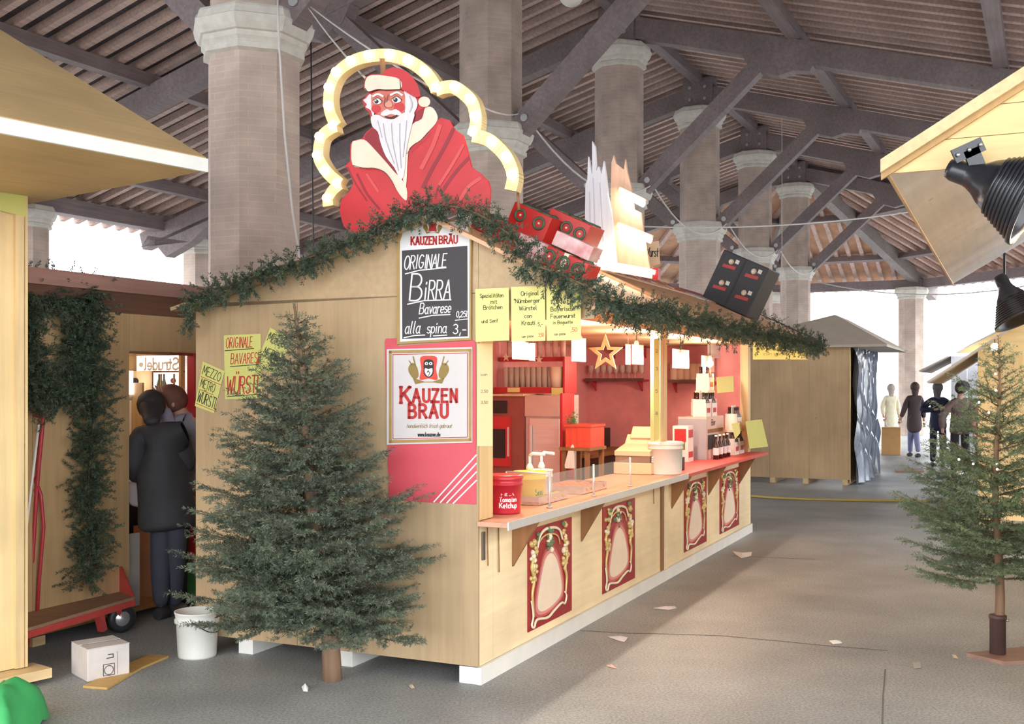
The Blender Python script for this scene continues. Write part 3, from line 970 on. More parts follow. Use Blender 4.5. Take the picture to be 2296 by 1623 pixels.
class Twigs:
    """collects twig axes, then grows needles on them in one go"""
    def __init__(self, seed):
        self.a, self.b, self.ln = [], [], []
        self.rs = np.random.RandomState(seed)
        self.wood = MB()
    def twig(self, a, b, ln, thick=0.0):
        self.a.append(tuple(a)); self.b.append(tuple(b)); self.ln.append(ln)
        if thick:
            self.wood.tube([a, b], [thick, thick * 0.5], 5)
    def mesh(self, name, per_m, width, mats, parent, clip=None, spread=(0.55, 1.1)):
        rs = self.rs
        A, B, LN = np.array(self.a), np.array(self.b), np.array(self.ln)
        D = B - A
        L = np.linalg.norm(D, axis=1)
        n = np.maximum(3, (L * per_m).astype(int))
        idx = np.repeat(np.arange(len(A)), n)
        t = rs.rand(len(idx))
        P = A[idx] + D[idx] * t[:, None]
        d = D[idx] / L[idx][:, None]
        r = rs.normal(size=(len(idx), 3))
        r -= (r * d).sum(1)[:, None] * d
        r /= np.linalg.norm(r, axis=1)[:, None] + 1e-9
        ang = rs.uniform(spread[0], spread[1], len(idx))[:, None]
        dirn = d * np.cos(ang) + r * np.sin(ang)
        ln = LN[idx][:, None] * rs.uniform(0.7, 1.15, (len(idx), 1))
        side = np.cross(dirn, rs.normal(size=(len(idx), 3)))
        side /= np.linalg.norm(side, axis=1)[:, None] + 1e-9
        tip = P + dirn * ln
        if clip is not None:
            keep = clip(tip)
            P, dirn, ln, side, tip = P[keep], dirn[keep], ln[keep], side[keep], tip[keep]
        N = len(P)
        mid = P + dirn * ln * 0.55
        w = width * rs.uniform(0.7, 1.2, (N, 1))
        V = np.empty((N, 4, 3))
        V[:, 0] = P; V[:, 1] = mid + side * w; V[:, 2] = tip; V[:, 3] = mid - side * w
        wv = np.array(self.wood.v).reshape(-1, 3) if self.wood.v else np.zeros((0, 3))
        nv = N * 4
        verts = np.concatenate([V.reshape(-1, 3), wv])
        loops = [np.arange(nv)]
        starts = [np.arange(N) * 4]
        tot = nv
        mi = [np.zeros(N, int)]
        if self.wood.f:
            lf = [i + nv for f in self.wood.f for i in f]
            ls = np.cumsum([0] + [len(f) for f in self.wood.f])[:-1] + nv
            loops.append(np.array(lf)); starts.append(ls); mi.append(np.ones(len(self.wood.f), int))
        loops = np.concatenate(loops); starts = np.concatenate(starts); mi = np.concatenate(mi)
        me = bpy.data.meshes.new(name)
        me.vertices.add(len(verts)); me.vertices.foreach_set('co', verts.ravel().astype(np.float32))
        me.loops.add(len(loops)); me.loops.foreach_set('vertex_index', loops.astype(np.int32))
        me.polygons.add(len(starts)); me.polygons.foreach_set('loop_start', starts.astype(np.int32))
        for m in mats:
            me.materials.append(m)
        me.polygons.foreach_set('material_index', mi.astype(np.int32))
        me.update(calc_edges=True)
        me.validate()
        o = bpy.data.objects.new(name, me)
        COL.objects.link(o)
        o.parent = parent
        return o

def fir_tree(base, height, lean, crown_lo, rad, label, seed, m, limit=None, tiers=14, per=6, droop=0.05, dens=230, trunk_r=0.045, foot=None, nl=0.022):
    """limit(direction xy, z) gives the largest reach of a branch in that direction"""
    r = random.Random(seed)
    t = thing('fir_tree', label, 'tree', Matrix.Translation(base), 'cut fir trees in the aisle')
    def axis(z):
        f = z / height
        return Vector((lean[0] * f + 0.015 * math.sin(f * 9), lean[1] * f, z))
    zs_ = [height * i / 12 for i in range(13)]
    MB().tube([axis(z) for z in zs_], [trunk_r * (1 - 0.93 * (z / height)) + 0.003 for z in zs_], 9).build('trunk', M_BARK, t)
    for i in range(tiers):
        f = i / (tiers - 1)
        z = crown_lo + (height - crown_lo - 0.16) * f
        n = max(4, int(round(per * (1.15 - 0.45 * f))))
        off = r.uniform(0, 6.28)
        for k in range(n):
            a = off + 6.283 * k / n + r.uniform(-0.25, 0.25)
            reach = rad * (1 - f) ** 0.88 * r.uniform(0.72, 1.12) + 0.07
            if f < 0.08:
                reach *= 0.85
            d = Vector((math.cos(a), math.sin(a), 0))
            zz = z + r.uniform(-0.05, 0.05)
            if limit:
                reach = min(reach, max(0.1, limit(d, zz)))
            lift = (-droop + 0.5 * f + r.uniform(-0.1, 0.1))
            tw = Twigs(seed * 100 + i * 10 + k)
            p0 = axis(zz)
            side = Vector((-d.y, d.x, 0))
            nseg = max(3, int(reach / 0.05))
            prev = p0
            for j in range(1, nseg + 1):
                u = j / nseg
                p = p0 + d * (reach * u) + Vector((0, 0, reach * (lift * u + 0.12 * u * u - 0.1 * u * (1 - u)))) + side * (0.02 * math.sin(u * 5 + k))
                tw.twig(prev, p, nl, 0.006 * (1 - u) + 0.002)
                if u > 0.05:
                    for sg in (1, -1):
                        if r.random() < 0.9:
                            l = (reach * (1 - u) * 0.5 + 0.06) * r.uniform(0.65, 1.15)
                            dd = (d * 0.75 + side * sg * r.uniform(0.55, 0.85) + Vector((0, 0, r.uniform(-0.12, 0.2)))).normalized()
                            e = p + dd * l
                            tw.twig(p, e, nl)
                            if l > 0.11:
                                for q in (0.35, 0.6, 0.82):
                                    for s2 in (1, -1):
                                        if r.random() < 0.8:
                                            d2 = (dd * 0.8 + (d.cross(Vector((0, 0, 1))) * s2 * 0.6) + d * 0.25 + Vector((0, 0, r.uniform(-.15, .15)))).normalized()
                                            s_ = p + dd * l * q
                                            tw.twig(s_, s_ + d2 * l * 0.42 * (1.2 - q), nl)
                prev = p
            tw.mesh('branch', dens, 0.0021, [m, M_TWIG], t)
    tw = Twigs(seed + 5)
    for j in range(8):
        a = axis(height - 0.2 + 0.025 * j)
        tw.twig(a, axis(height - 0.2 + 0.025 * (j + 1)), nl)
    for j in range(5):
        ang = j * 1.26
        a = axis(height - 0.1)
        tw.twig(a, a + Vector((math.cos(ang) * 0.06, math.sin(ang) * 0.06, 0.05)), nl)
    tw.mesh('top_shoot', dens, 0.002, [m, M_TWIG], t)
    return t

# big fir in front of the gable
b = ground(745, 1524)
inv = ST.inverted()
def gable_limit(base):
    def f(d, z):
        o = inv @ (Vector(base) + Vector((0, 0, z)))
        dl = inv.to_3x3() @ d
        if dl.x > 1e-3:
            return min(9.0, (-0.06 - o.x) / dl.x)
        return 9.0
    return f
topx = at_depth(657, 682, b.y)
bigtree = fir_tree(b, topx.z, (topx.x - b.x, 0.0), 0.36, 0.80, 'large dark green fir tree leaning before the stall gable, bare trunk below', 11, M_FIR,
                   gable_limit(b), tiers=22, per=11, dens=330, trunk_r=0.055)
# fir on a board at the right
b2 = ground(2237, 1462, 0.03)
rt = fir_tree(b2, 1.98, (0.0, 0.0), 0.50, 0.66, 'open fir tree in a dark socket on a board, before the right-hand huts', 23, M_FIR2, None, tiers=14, per=8, droop=-0.08, dens=290, trunk_r=0.03)
sock = MB().lathe([(0.048, -0.01), (0.048, 0.21), (0.053, 0.212), (0.053, 0.232), (0.044, 0.235)], 14).build('socket', mat('dark_brown_socket', (96, 72, 70), 0.6, 0.1), rt)
MB(T(0.05, 0.0, 0.2, 0, 0, math.pi / 2)).lathe([(0.01, 0), (0.01, 0.02)], 6).build('clamp_screw', M_BOLT, rt)
MB().prism([Vector((b2.x - 0.19, b2.y + 0.02, 0.0)) - b2, Vector((b2.x - 0.05, b2.y - 0.2, 0.0)) - b2, Vector((b2.x + 0.42, b2.y - 0.12, 0.0)) - b2, Vector((b2.x + 0.3, b2.y + 0.2, 0.0)) - b2][::1], (0, 0, 1), 0.022).build('base_board', wood('base_plank', (150, 118, 104), 'x', 0.15), rt)
# small candle lights and a lit bulb on the right tree
M_BULBW = glow('warm_bulb', (255, 226, 170), 14.0)
for (px, py) in ((2150, 1030), (2182, 1040), (2235, 1040), (2236, 1052), (2292, 1035), (2217, 925), (2195, 902), (2232, 838), (2233, 875)):
    p = at_depth(px, py, b2.y - 0.12) - b2
    MB().ball(p, 0.0075, 8, 5).build('tree_light', glow('tree_light', (255, 240, 214), 3.0), rt)

# garlands
def garland(path, label, seed, radius=0.1, group='fir garlands', per_m=210, dens=480, m=None, droop=0.3, name='fir_garland', clumps=()):
    pts = catmull(path, 8)
    t = thing(name, label, 'garland', Matrix.Translation(pts[0]), group)
    o = pts[0]
    r = random.Random(seed)
    tw = Twigs(seed)
    pts = [p - o for p in pts]
    tot = 0
    for i in range(len(pts) - 1):
        a, b_ = pts[i], pts[i + 1]
        seg = (b_ - a).length
        tot += seg
        d = (b_ - a).normalized()
        n = max(1, int(seg * per_m + r.random()))
        for _ in range(n):
            p = a.lerp(b_, r.random())
            v = Vector((r.gauss(0, 1), r.gauss(0, 1), r.gauss(0, 1) - droop))
            v -= d * v.dot(d)
            v.normalize()
            dd = (v * 0.8 + d * r.choice((-1, 1)) * r.uniform(0.1, 0.7)).normalized()
            l = radius * r.uniform(0.55, 1.3) * (1.35 if v.z < -0.6 and r.random() < 0.25 else 1.0)
            tw.twig(p, p + dd * l, 0.022)
    for (c_, l_) in clumps:
        c_ = Vector(c_) - o
        for _ in range(10):
            e = c_ + Vector((r.uniform(-.06, .06), r.uniform(-.03, .03), -l_ * r.uniform(.5, 1)))
            tw.twig(c_, e, 0.024)
    g = tw.mesh('sprigs', dens, 0.0028, [m or M_GARL, M_TWIG], t)
    g['kind'] = 'stuff'
    step = max(1, len(pts) // 60)
    MB().tube(pts[::step] + [pts[-1]], 0.006, 5).build('wire', M_TWIG, t)
    return t
def W(x, y, z):
    return ST @ Vector((x, y, z))
def gp(px, py, x):
    """photo point carried onto the plane x of the stall frame, world coordinates"""
    return ST @ hit(px, py, 0, x, ST)
XG = -0.17
left = [(414, 706), (445, 668), (520, 640), (600, 606), (690, 578), (780, 541), (870, 497), (935, 466), (985, 460)]
garland([gp(px, py, XG) for px, py in left], 'fir garland along the left rake of the stall gable', 31, clumps=[(gp(425, 700, XG), 0.16), (gp(560, 640, XG), 0.1), (gp(690, 590, XG), 0.09), (gp(905, 498, XG), 0.05)])
right = [(985, 460), (1040, 468), (1100, 496), (1150, 535), (1180, 585), (1250, 612), (1310, 640), (1350, 668)]
garland([gp(px, py, XG) for px, py in right], 'fir garland sagging down the short right rake above the menu sheets', 32, clumps=[(gp(975, 478, XG - .03), 0.05), (gp(1175, 600, XG), 0.08), (gp(1265, 630, XG), 0.14)])
eave = []
for i in range(19):
    x = -0.16 + (LST + 0.3) * i / 18
    eave.append(W(x, Y_EAVE - 0.07, Z_EAVE + 0.01 - 0.035 * (1 if i % 3 == 1 else 0) - 0.02))
garland(eave, 'long fir garland along the counter-side eave of the stall', 33, radius=0.115, per_m=170, droop=0.7)
# garland around the far rake
garland([W(LST + 0.14, Y_EAVE - 0.05, Z_EAVE + 0.02), W(LST + 0.14, -0.3, stall_roof(-0.3) + 0.05), W(LST + 0.14, Y_RIDGE, Z_RIDGE + 0.04)],
        'fir garland on the far rake of the stall roof', 34, per_m=110, dens=300)

# ================================================================== signs on the stall
M_GOLD = mat('gold_frame', (176, 142, 84), 0.5, 0.1, 8)
M_WHITEP = mat('white_board', (238, 236, 238), 0.45, 0.02)
M_SLATE = mat('slate_black', (66, 60, 64), 0.6, 0.06, 5)
M_LOGO = mat('logo_red', (190, 48, 44), 0.6, 0.03)
M_POSTER = mat('poster_red', (216, 82, 94), 0.45, 0.05, 3)
M_OWLG = mat('owl_gold', (150, 124, 66), 0.6, 0.08)
M_DARK = mat('print_dark', (44, 40, 44), 0.6, 0)
M_PALE = mat('print_pale', (244, 240, 236), 0.6, 0)
def G(x):
    return on_plane(0, x, ST)
def rect(x0, y0, x1, y1, dy=0.0):
    """a rectangle of photo points whose right end is dy lower"""
    return [(x0, y0), (x1, y0 + dy), (x1, y1 + dy), (x0, y1)]
def stall_thing(name, label, cat, x, px, py, group=None):
    o = hit(px, py, 0, x, ST)
    return thing(name, label, cat, ST @ Matrix.Translation(o), group), Matrix.Translation(-o)
def put(mb, name, m, parent, off):
    """mesh drawn in stall coordinates, hung under a thing of the stall frame"""
    mb.v = [tuple(off @ Vector(v)) for v in mb.v]
    o = mb.build(name, m, parent)
    if any(k in name for k in ('writing', 'lettering', 'price', 'slogan', 'address', 'print', 'underline', 'owl_', 'emblem', 'stripes')):
        o['kind'] = 'stuff'
    return o
def owl(fn, cx, cy, s):
    """the brewery's emblem: owl on a red shield between golden ears and ribbon; cx, cy photo point, s half height"""
    g, rd, dk, wh = MB(), MB(), MB(), MB()
    for sg in (1, -1):
        poly(g, [(cx + sg * .75 * s, cy + .55 * s), (cx + sg * 1.1 * s, cy + .75 * s), (cx + sg * 1.5 * s, cy + .2 * s), (cx + sg * 1.45 * s, cy - .25 * s), (cx + sg * 1.15 * s, cy - .45 * s), (cx + sg * .85 * s, cy - .1 * s)], fn, 3)
        ribbon(g, [(cx + sg * 1.0 * s, cy - .3 * s), (cx + sg * 1.15 * s, cy - .9 * s)], .1 * s, fn)
        ribbon(g, [(cx + sg * 1.25 * s, cy - .3 * s), (cx + sg * 1.45 * s, cy - .6 * s)], .08 * s, fn)
    poly(g, [(cx - 1.2 * s, cy + .65 * s), (cx - .3 * s, cy + .95 * s), (cx + .3 * s, cy + .95 * s), (cx + 1.2 * s, cy + .65 * s), (cx + 1.0 * s, cy + 1.1 * s), (cx + .4 * s, cy + 1.02 * s), (cx - .4 * s, cy + 1.02 * s), (cx - 1.0 * s, cy + 1.15 * s)], fn)
    shield = [(cx - .62 * s, cy - .85 * s), (cx, cy - .98 * s), (cx + .62 * s, cy - .85 * s), (cx + .55 * s, cy), (cx + .66 * s, cy + .8 * s), (cx, cy + .72 * s), (cx - .66 * s, cy + .8 * s), (cx - .55 * s, cy)]
    poly(rd, shield, fn, 3)
    poly(dk, [(cx - .34 * s, cy - .6 * s), (cx, cy - .72 * s), (cx + .34 * s, cy - .6 * s), (cx + .38 * s, cy - .1 * s), (cx + .34 * s, cy + .4 * s), (cx, cy + .66 * s), (cx - .34 * s, cy + .4 * s), (cx - .38 * s, cy - .1 * s)], fn, 3)
    poly(wh, [(cx - .26 * s, cy - .06 * s), (cx, cy + .02 * s), (cx + .26 * s, cy - .06 * s), (cx + .27 * s, cy + .3 * s), (cx, cy + .58 * s), (cx - .27 * s, cy + .3 * s)], fn, 3)
    return g, rd, dk, wh
def owl_eyes(fn, cx, cy, s):
    w, d = MB(), MB()
    for sg in (1, -1):
        poly(w, [(cx + sg * .16 * s + .13 * s * math.cos(a), cy - .4 * s + .12 * s * math.sin(a)) for a in [i * math.pi / 5 for i in range(10)]], fn)
        poly(d, [(cx + sg * .15 * s + .055 * s * math.cos(a), cy - .4 * s + .055 * s * math.sin(a)) for a in [i * math.pi / 4 for i in range(8)]], fn)
    ribbon(d, [(cx, cy + .08 * s), (cx - .1 * s, cy + .25 * s), (cx, cy + .2 * s), (cx + .1 * s, cy + .25 * s), (cx, cy + .5 * s)], .05 * s, fn)
    return w, d

# chalkboard -----------------------------------------------------------------------------------
t, off = stall_thing('chalkboard', 'black chalkboard with white brewery header, offering beer in white handwriting', 'sign', -0.004, 975, 770)
put(slab([(892, 772), (892, 540), (897, 520), (925, 500), (970, 494), (1020, 494), (1052, 505), (1059, 520), (1058, 762)], 0, -0.004, -0.016, ST), 'gold_frame', M_GOLD, t, off)
fn = G(-0.0175)
mb = MB(); poly(mb, [(897, 766), (897, 542), (903, 522), (928, 503), (970, 497), (1018, 497), (1048, 508), (1053, 524), (1052, 757)], fn)
put(mb, 'white_panel', M_WHITEP, t, off)
fn = G(-0.0185)
mb = MB(); poly(mb, [(902, 760), (901, 562), (1048, 551), (1049, 754)], fn)
put(mb, 'slate', M_SLATE, t, off)
g, rd, dk, wh = owl(fn, 970, 508, 14)
put(g, 'emblem_gold', M_OWLG, t, off); put(rd, 'emblem_red', M_LOGO, t, off)
mb = MB(); write(mb, 'KAUZEN', 922, 548.5, 17, fn, 0.22, 58, serif=.13, gap=.12, rise=-.02); write(mb, 'BRÄU', 985, 546, 16.5, fn, 0.22, 42, serif=.13, gap=.12, rise=-.02)
put(mb, 'brewery_lettering', M_LOGO, t, off)
fn = G(-0.0195)
mb = MB()
write(mb, 'ORIGINALE', 906, 604, 30, fn, .085, 93, slant=.12, gap=.14, jit=.03, rise=-.062)
ribbon(mb, [(909, 614), (940, 606), (1000, 600)], 2.4, fn)
write(mb, 'B', 918, 674, 60, fn, .06, 26, slant=.1, jit=.0)
write(mb, 'iRRA', 951, 671, 42, fn, .075, 58, slant=.1, gap=.2, jit=.0, rise=-.02)
ribbon(mb, [(914, 682), (950, 674), (1011, 672)], 2.6, fn)
write(mb, 'Bavarese', 940, 704, 24, fn, .095, 70, slant=.15, gap=.13, jit=.02, rise=-.05)
ribbon(mb, [(940, 713), (970, 707), (1009, 705)], 2.4, fn)
write(mb, '0,25l', 1023, 711, 13, fn, .13, 25, slant=.1, rise=-.03)
ribbon(mb, [(1021, 718), (1048, 715)], 2, fn)
write(mb, 'alla', 907, 748, 27, fn, .085, 34, slant=.2, gap=.1, rise=-.03)
ribbon(mb, [(906, 757), (930, 752), (952, 751)], 2.4, fn)
write(mb, 'spina', 957, 747, 24, fn, .09, 44, slant=.12, gap=.14, rise=-.02)
ribbon(mb, [(972, 753), (1002, 751)], 2.2, fn)
write(mb, '3,-', 1016, 748, 21, fn, .11, 28, slant=.05, gap=.2)
put(mb, 'chalk_writing', M_CHALK, t, off)

# red poster with white brewery plate ---------------------------------------------------------
t, off = stall_thing('brewery_poster', 'red poster with cream brewery plate, owl emblem and white stripes', 'poster', -0.002, 965, 1130)
put(slab([(863, 765), (866, 759), (892, 758), (893, 776), (1062, 762), (1067, 766), (1068, 1131), (960, 1126), (872, 1120)], 0, -0.002, -0.004, ST), 'poster_sheet', M_POSTER, t, off)
fn = G(-0.0055)
mb = MB()
for i in range(4):
    x0 = 973 + i * 14.5
    ribbon(mb, [(x0, 1125 + i * 1.0), (1068, 1016 + i * 19 + 4)], 3.0, fn)
put(mb, 'white_stripes', M_PALE, t, off)
put(slab(rect(869, 783, 1060, 997, -5), 0, -0.004, -0.014, ST), 'plate', mat('plate_cream', (216, 208, 206), .5, .03, 4), t, off)
fn = G(-0.0150)
mb = MB(); outline(mb, rect(875, 789, 1054, 990, -4), 6.5, fn); put(mb, 'gold_border', M_GOLD, t, off)
mb = MB(); outline(mb, rect(881, 795, 1048, 984, -4), 1.6, fn); put(mb, 'red_line', M_LOGO, t, off)
fn = G(-0.0155)
g, rd, dk, wh = owl(fn, 961, 827, 30)
put(g, 'emblem_gold', M_OWLG, t, off)
fn = G(-0.0160); g, rd, dk, wh = owl(fn, 961, 827, 30); put(rd, 'emblem_red', mat('emblem_scarlet', (226, 74, 58), .6, 0), t, off)
fn = G(-0.0165); g, rd, dk, wh = owl(fn, 961, 827, 30); put(dk, 'owl_body', M_DARK, t, off)
fn = G(-0.0170); g, rd, dk, wh = owl(fn, 961, 827, 30); w_, d_ = owl_eyes(fn, 961, 827, 30)
put(wh, 'owl_breast', M_PALE, t, off); put(w_, 'owl_eyes', M_PALE, t, off)
fn = G(-0.0175); w_, d_ = owl_eyes(fn, 961, 827, 30); put(d_, 'owl_marks', M_DARK, t, off)
mb = MB()
fn = G(-0.0160)
write(mb, 'K', 899, 903, 35, fn, .2, 26, serif=.14); write(mb, 'AUZEN', 926, 901, 28, fn, .22, 101, serif=.13, gap=.2)
write(mb, 'BRÄU', 917, 936, 29, fn, .22, 90, serif=.13, gap=.2)
put(mb, 'brewery_lettering', M_LOGO, t, off)
mb = MB(); write(mb, 'handwerklich frisch gebraut', 912, 959, 9, fn, .09, 100, slant=.3, gap=.1); put(mb, 'slogan', M_OWLG, t, off)
mb = MB(); write(mb, 'www.kauzen.de', 937, 978, 8.5, fn, .2, 50, gap=.2); put(mb, 'web_address', M_DARK, t, off)

# three yellow menu sheets hanging under the right rake ---------------------------------------
def sheet(pts, label, lines, x, m, group, name='menu_sheet', red=(), w=.135):
    cx_, cy_ = pts[0]
    t, off = stall_thing(name, label, 'sheet', x, cx_, cy_, group)
    put(slab(pts, 0, x, x - 0.0015, ST), 'paper', m, t, off)
    fn = G(x - 0.0025)
    mb, mr = MB(), MB()
    for ln in lines:
        write(mb, ln[0], ln[1], ln[2], ln[3], fn, ln[5] if len(ln) > 5 else w, ln[4], rise=-.04)
    if lines:
        put(mb, 'menu_writing', M_INK, t, off)
    for ln in red:
        write(mr, ln[0], ln[1], ln[2], ln[3], fn, .12, ln[4], rise=-.04)
    if red:
        put(mr, 'price', M_REDINK, t, off)
    return t
XS = -0.03
gm = 'yellow menu sheets under the stall eave'
sheet([(1066, 648), (1141, 645), (1142, 763), (1067, 766)], 'yellow menu sheet nearest the chalkboard, washed out by glare', [('Spezialitäten', 1076, 668, 9, 52), ('mit', 1100, 681, 9, 14), ('Brötchen', 1084, 694, 9, 42), ('und Senf', 1080, 724, 8, 36)], XS, M_PAPER, gm)
sheet([(1146, 643), (1222, 641), (1223, 764), (1147, 766)], 'middle yellow menu sheet headed Original Nürnberger', [('Original', 1168, 663, 9.5, 40), ('"Nürnberger"', 1152, 680, 9.5, 62), ('Würstel', 1164, 696, 9.5, 40), ('con', 1176, 713, 9.5, 16), ('Krauti', 1170, 729, 9.5, 30), ('5,-', 1206, 731, 8, 10), ('con pane', 1170, 757, 6, 26)], XS, M_PAPER, gm, red=[('3,50', 1207, 755, 8, 12)])
sheet([(1225, 641), (1302, 638), (1303, 762), (1226, 764)], 'yellow menu sheet farthest from the chalkboard, headed half Meter', [('1/2', 1235, 681, 8.5, 9), ('Meter', 1248, 681, 10, 44), ('Bayerische', 1235, 698, 9.5, 54), ('Feuerwurst', 1235, 714, 9.5, 54), ('in Baguette', 1240, 727, 7.5, 44), ('con pane', 1242, 752, 6, 26)], XS, M_PAPER, gm, red=[('4,50', 1276, 744, 9, 18)])
# papers on the left of the gable
gl_ = 'handwritten lime sheets on the plywood gable'
def note(pts, label, x, blk, redl, und):
    t, off = stall_thing('paper_note', label, 'sheet', x, *pts[0], gl_)
    put(slab(pts, 0, x, x - 0.0015, ST), 'paper', M_PAPERG, t, off)
    fn = G(x - 0.0025)
    o = pts[0]
    e1 = ((pts[1][0] - o[0]), (pts[1][1] - o[1])); e2 = ((pts[3][0] - o[0]), (pts[3][1] - o[1]))
    f2 = lambda u, v: fn(o[0] + e1[0] * u / 100 + e2[0] * v / 150, o[1] + e1[1] * u / 100 + e2[1] * v / 150)
    for nm, m_, ls in (('marker_writing', M_INK, blk), ('red_writing', M_REDINK, redl)):
        mb = MB()
        for ln in ls:
            write(mb, ln[0], ln[1], ln[2], ln[3], f2, .08, ln[4], slant=.1, gap=.18, jit=.02)
        if ls:
            put(mb, nm, m_, t, off)
    mb = MB()
    for (y, a, b_) in und[0]:
        ribbon(mb, [(a, y), (b_, y - 2)], 1.8, f2)
    if und[0]:
        put(mb, 'underline', M_INK, t, off)
    mb = MB()
    for (y, a, b_) in und[1]:
        ribbon(mb, [(a, y), (b_, y - 2)], 1.8, f2)
    if und[1]:
        put(mb, 'red_underline', M_REDINK, t, off)
note([(502, 752), (585, 748), (587, 893), (505, 895)], 'upright lime sheet with red handwriting in the middle of the gable notes', -0.003, [], [('ORIGINALE', 5, 30, 24, 70), ('BAVARESE', 17, 68, 24, 80), ('WÜRSTL', 4, 138, 40, 92)], ([(36, 2, 80), (74, 15, 92), (144, 5, 94)], []))
note([(455, 810), (504, 832), (480, 926), (437, 910)], 'tilted lime sheet at the left edge of the gable', -0.003, [('MEZZO', 6, 40, 30, 80), ('METRO', 6, 82, 28, 64), ('WÜRSTL', 4, 132, 36, 88)], [], ([], [(50, 4, 96), (92, 4, 70), (140, 4, 95)]))
note([(606, 735), (652, 757), (628, 846), (572, 822)], 'lime sheet partly hidden by the fir tree top', -0.003, [('MEZZO', 6, 45, 32, 80), ('METRO', 10, 100, 32, 70)], [], ([], []))
# sheet strips on posts
def front_sheet(pts, y, label, m=M_PAPER, name='menu_sheet', cat='sheet', marks=()):
    o = hit(*pts[0], 1, y, ST)
    t = thing(name, label, cat, ST @ Matrix.Translation(o))
    off = Matrix.Translation(-o)
    put(slab(pts, 1, y, y - 0.0015, ST), 'paper', m, t, off)
    if marks:
        mb = MB()
        fn = on_plane(1, y - 0.0025, ST)
        for a in marks:
            write(mb, a[0], a[1], a[2], a[3], fn, .1, a[4])
        put(mb, 'small_print', M_INK, t, off)
    return t
front_sheet([(1070, 770), (1104, 770), (1104, 1000), (1070, 1000)], -0.002, 'tall pale price list on the near corner post', mat('pale_paper', (250, 240, 190), .8, .02), marks=[('con', 1078, 842, 6, 14), ('2,50', 1078, 880, 6, 16), ('3,50', 1078, 905, 6, 16)])
front_sheet([(1466, 760), (1479, 758), (1478, 985), (1465, 990)], -0.002, 'narrow yellow price strip on the middle post', M_PAPER, marks=[('2', 1470, 790 + 0, 7, 5), ('3', 1470, 830, 7, 5), ('5', 1470, 880, 7, 5), ('8', 1470, 930, 7, 5)])
o = ST @ Vector((LST + 0.02, 0, 0))
def far_sheet(pts, x, label):
    t, off = stall_thing('menu_sheet', label, 'sheet', x, *pts[0])
    put(slab(pts, 0, x, x - 0.0015, ST), 'paper', M_PAPER, t, off)
    fn = G(x - .0025)
    mb = MB(); write(mb, 'con crauti', 1700, 785, 6, fn, .1, 60); write(mb, 'con pane', 1712, 796, 6, fn, .1, 50); put(mb, 'menu_writing', M_INK, t, off)
far_sheet([(1688, 756), (1810, 756), (1811, 806), (1688, 806)], LST - 0.03, 'broad yellow sheet under the far end of the stall eave')

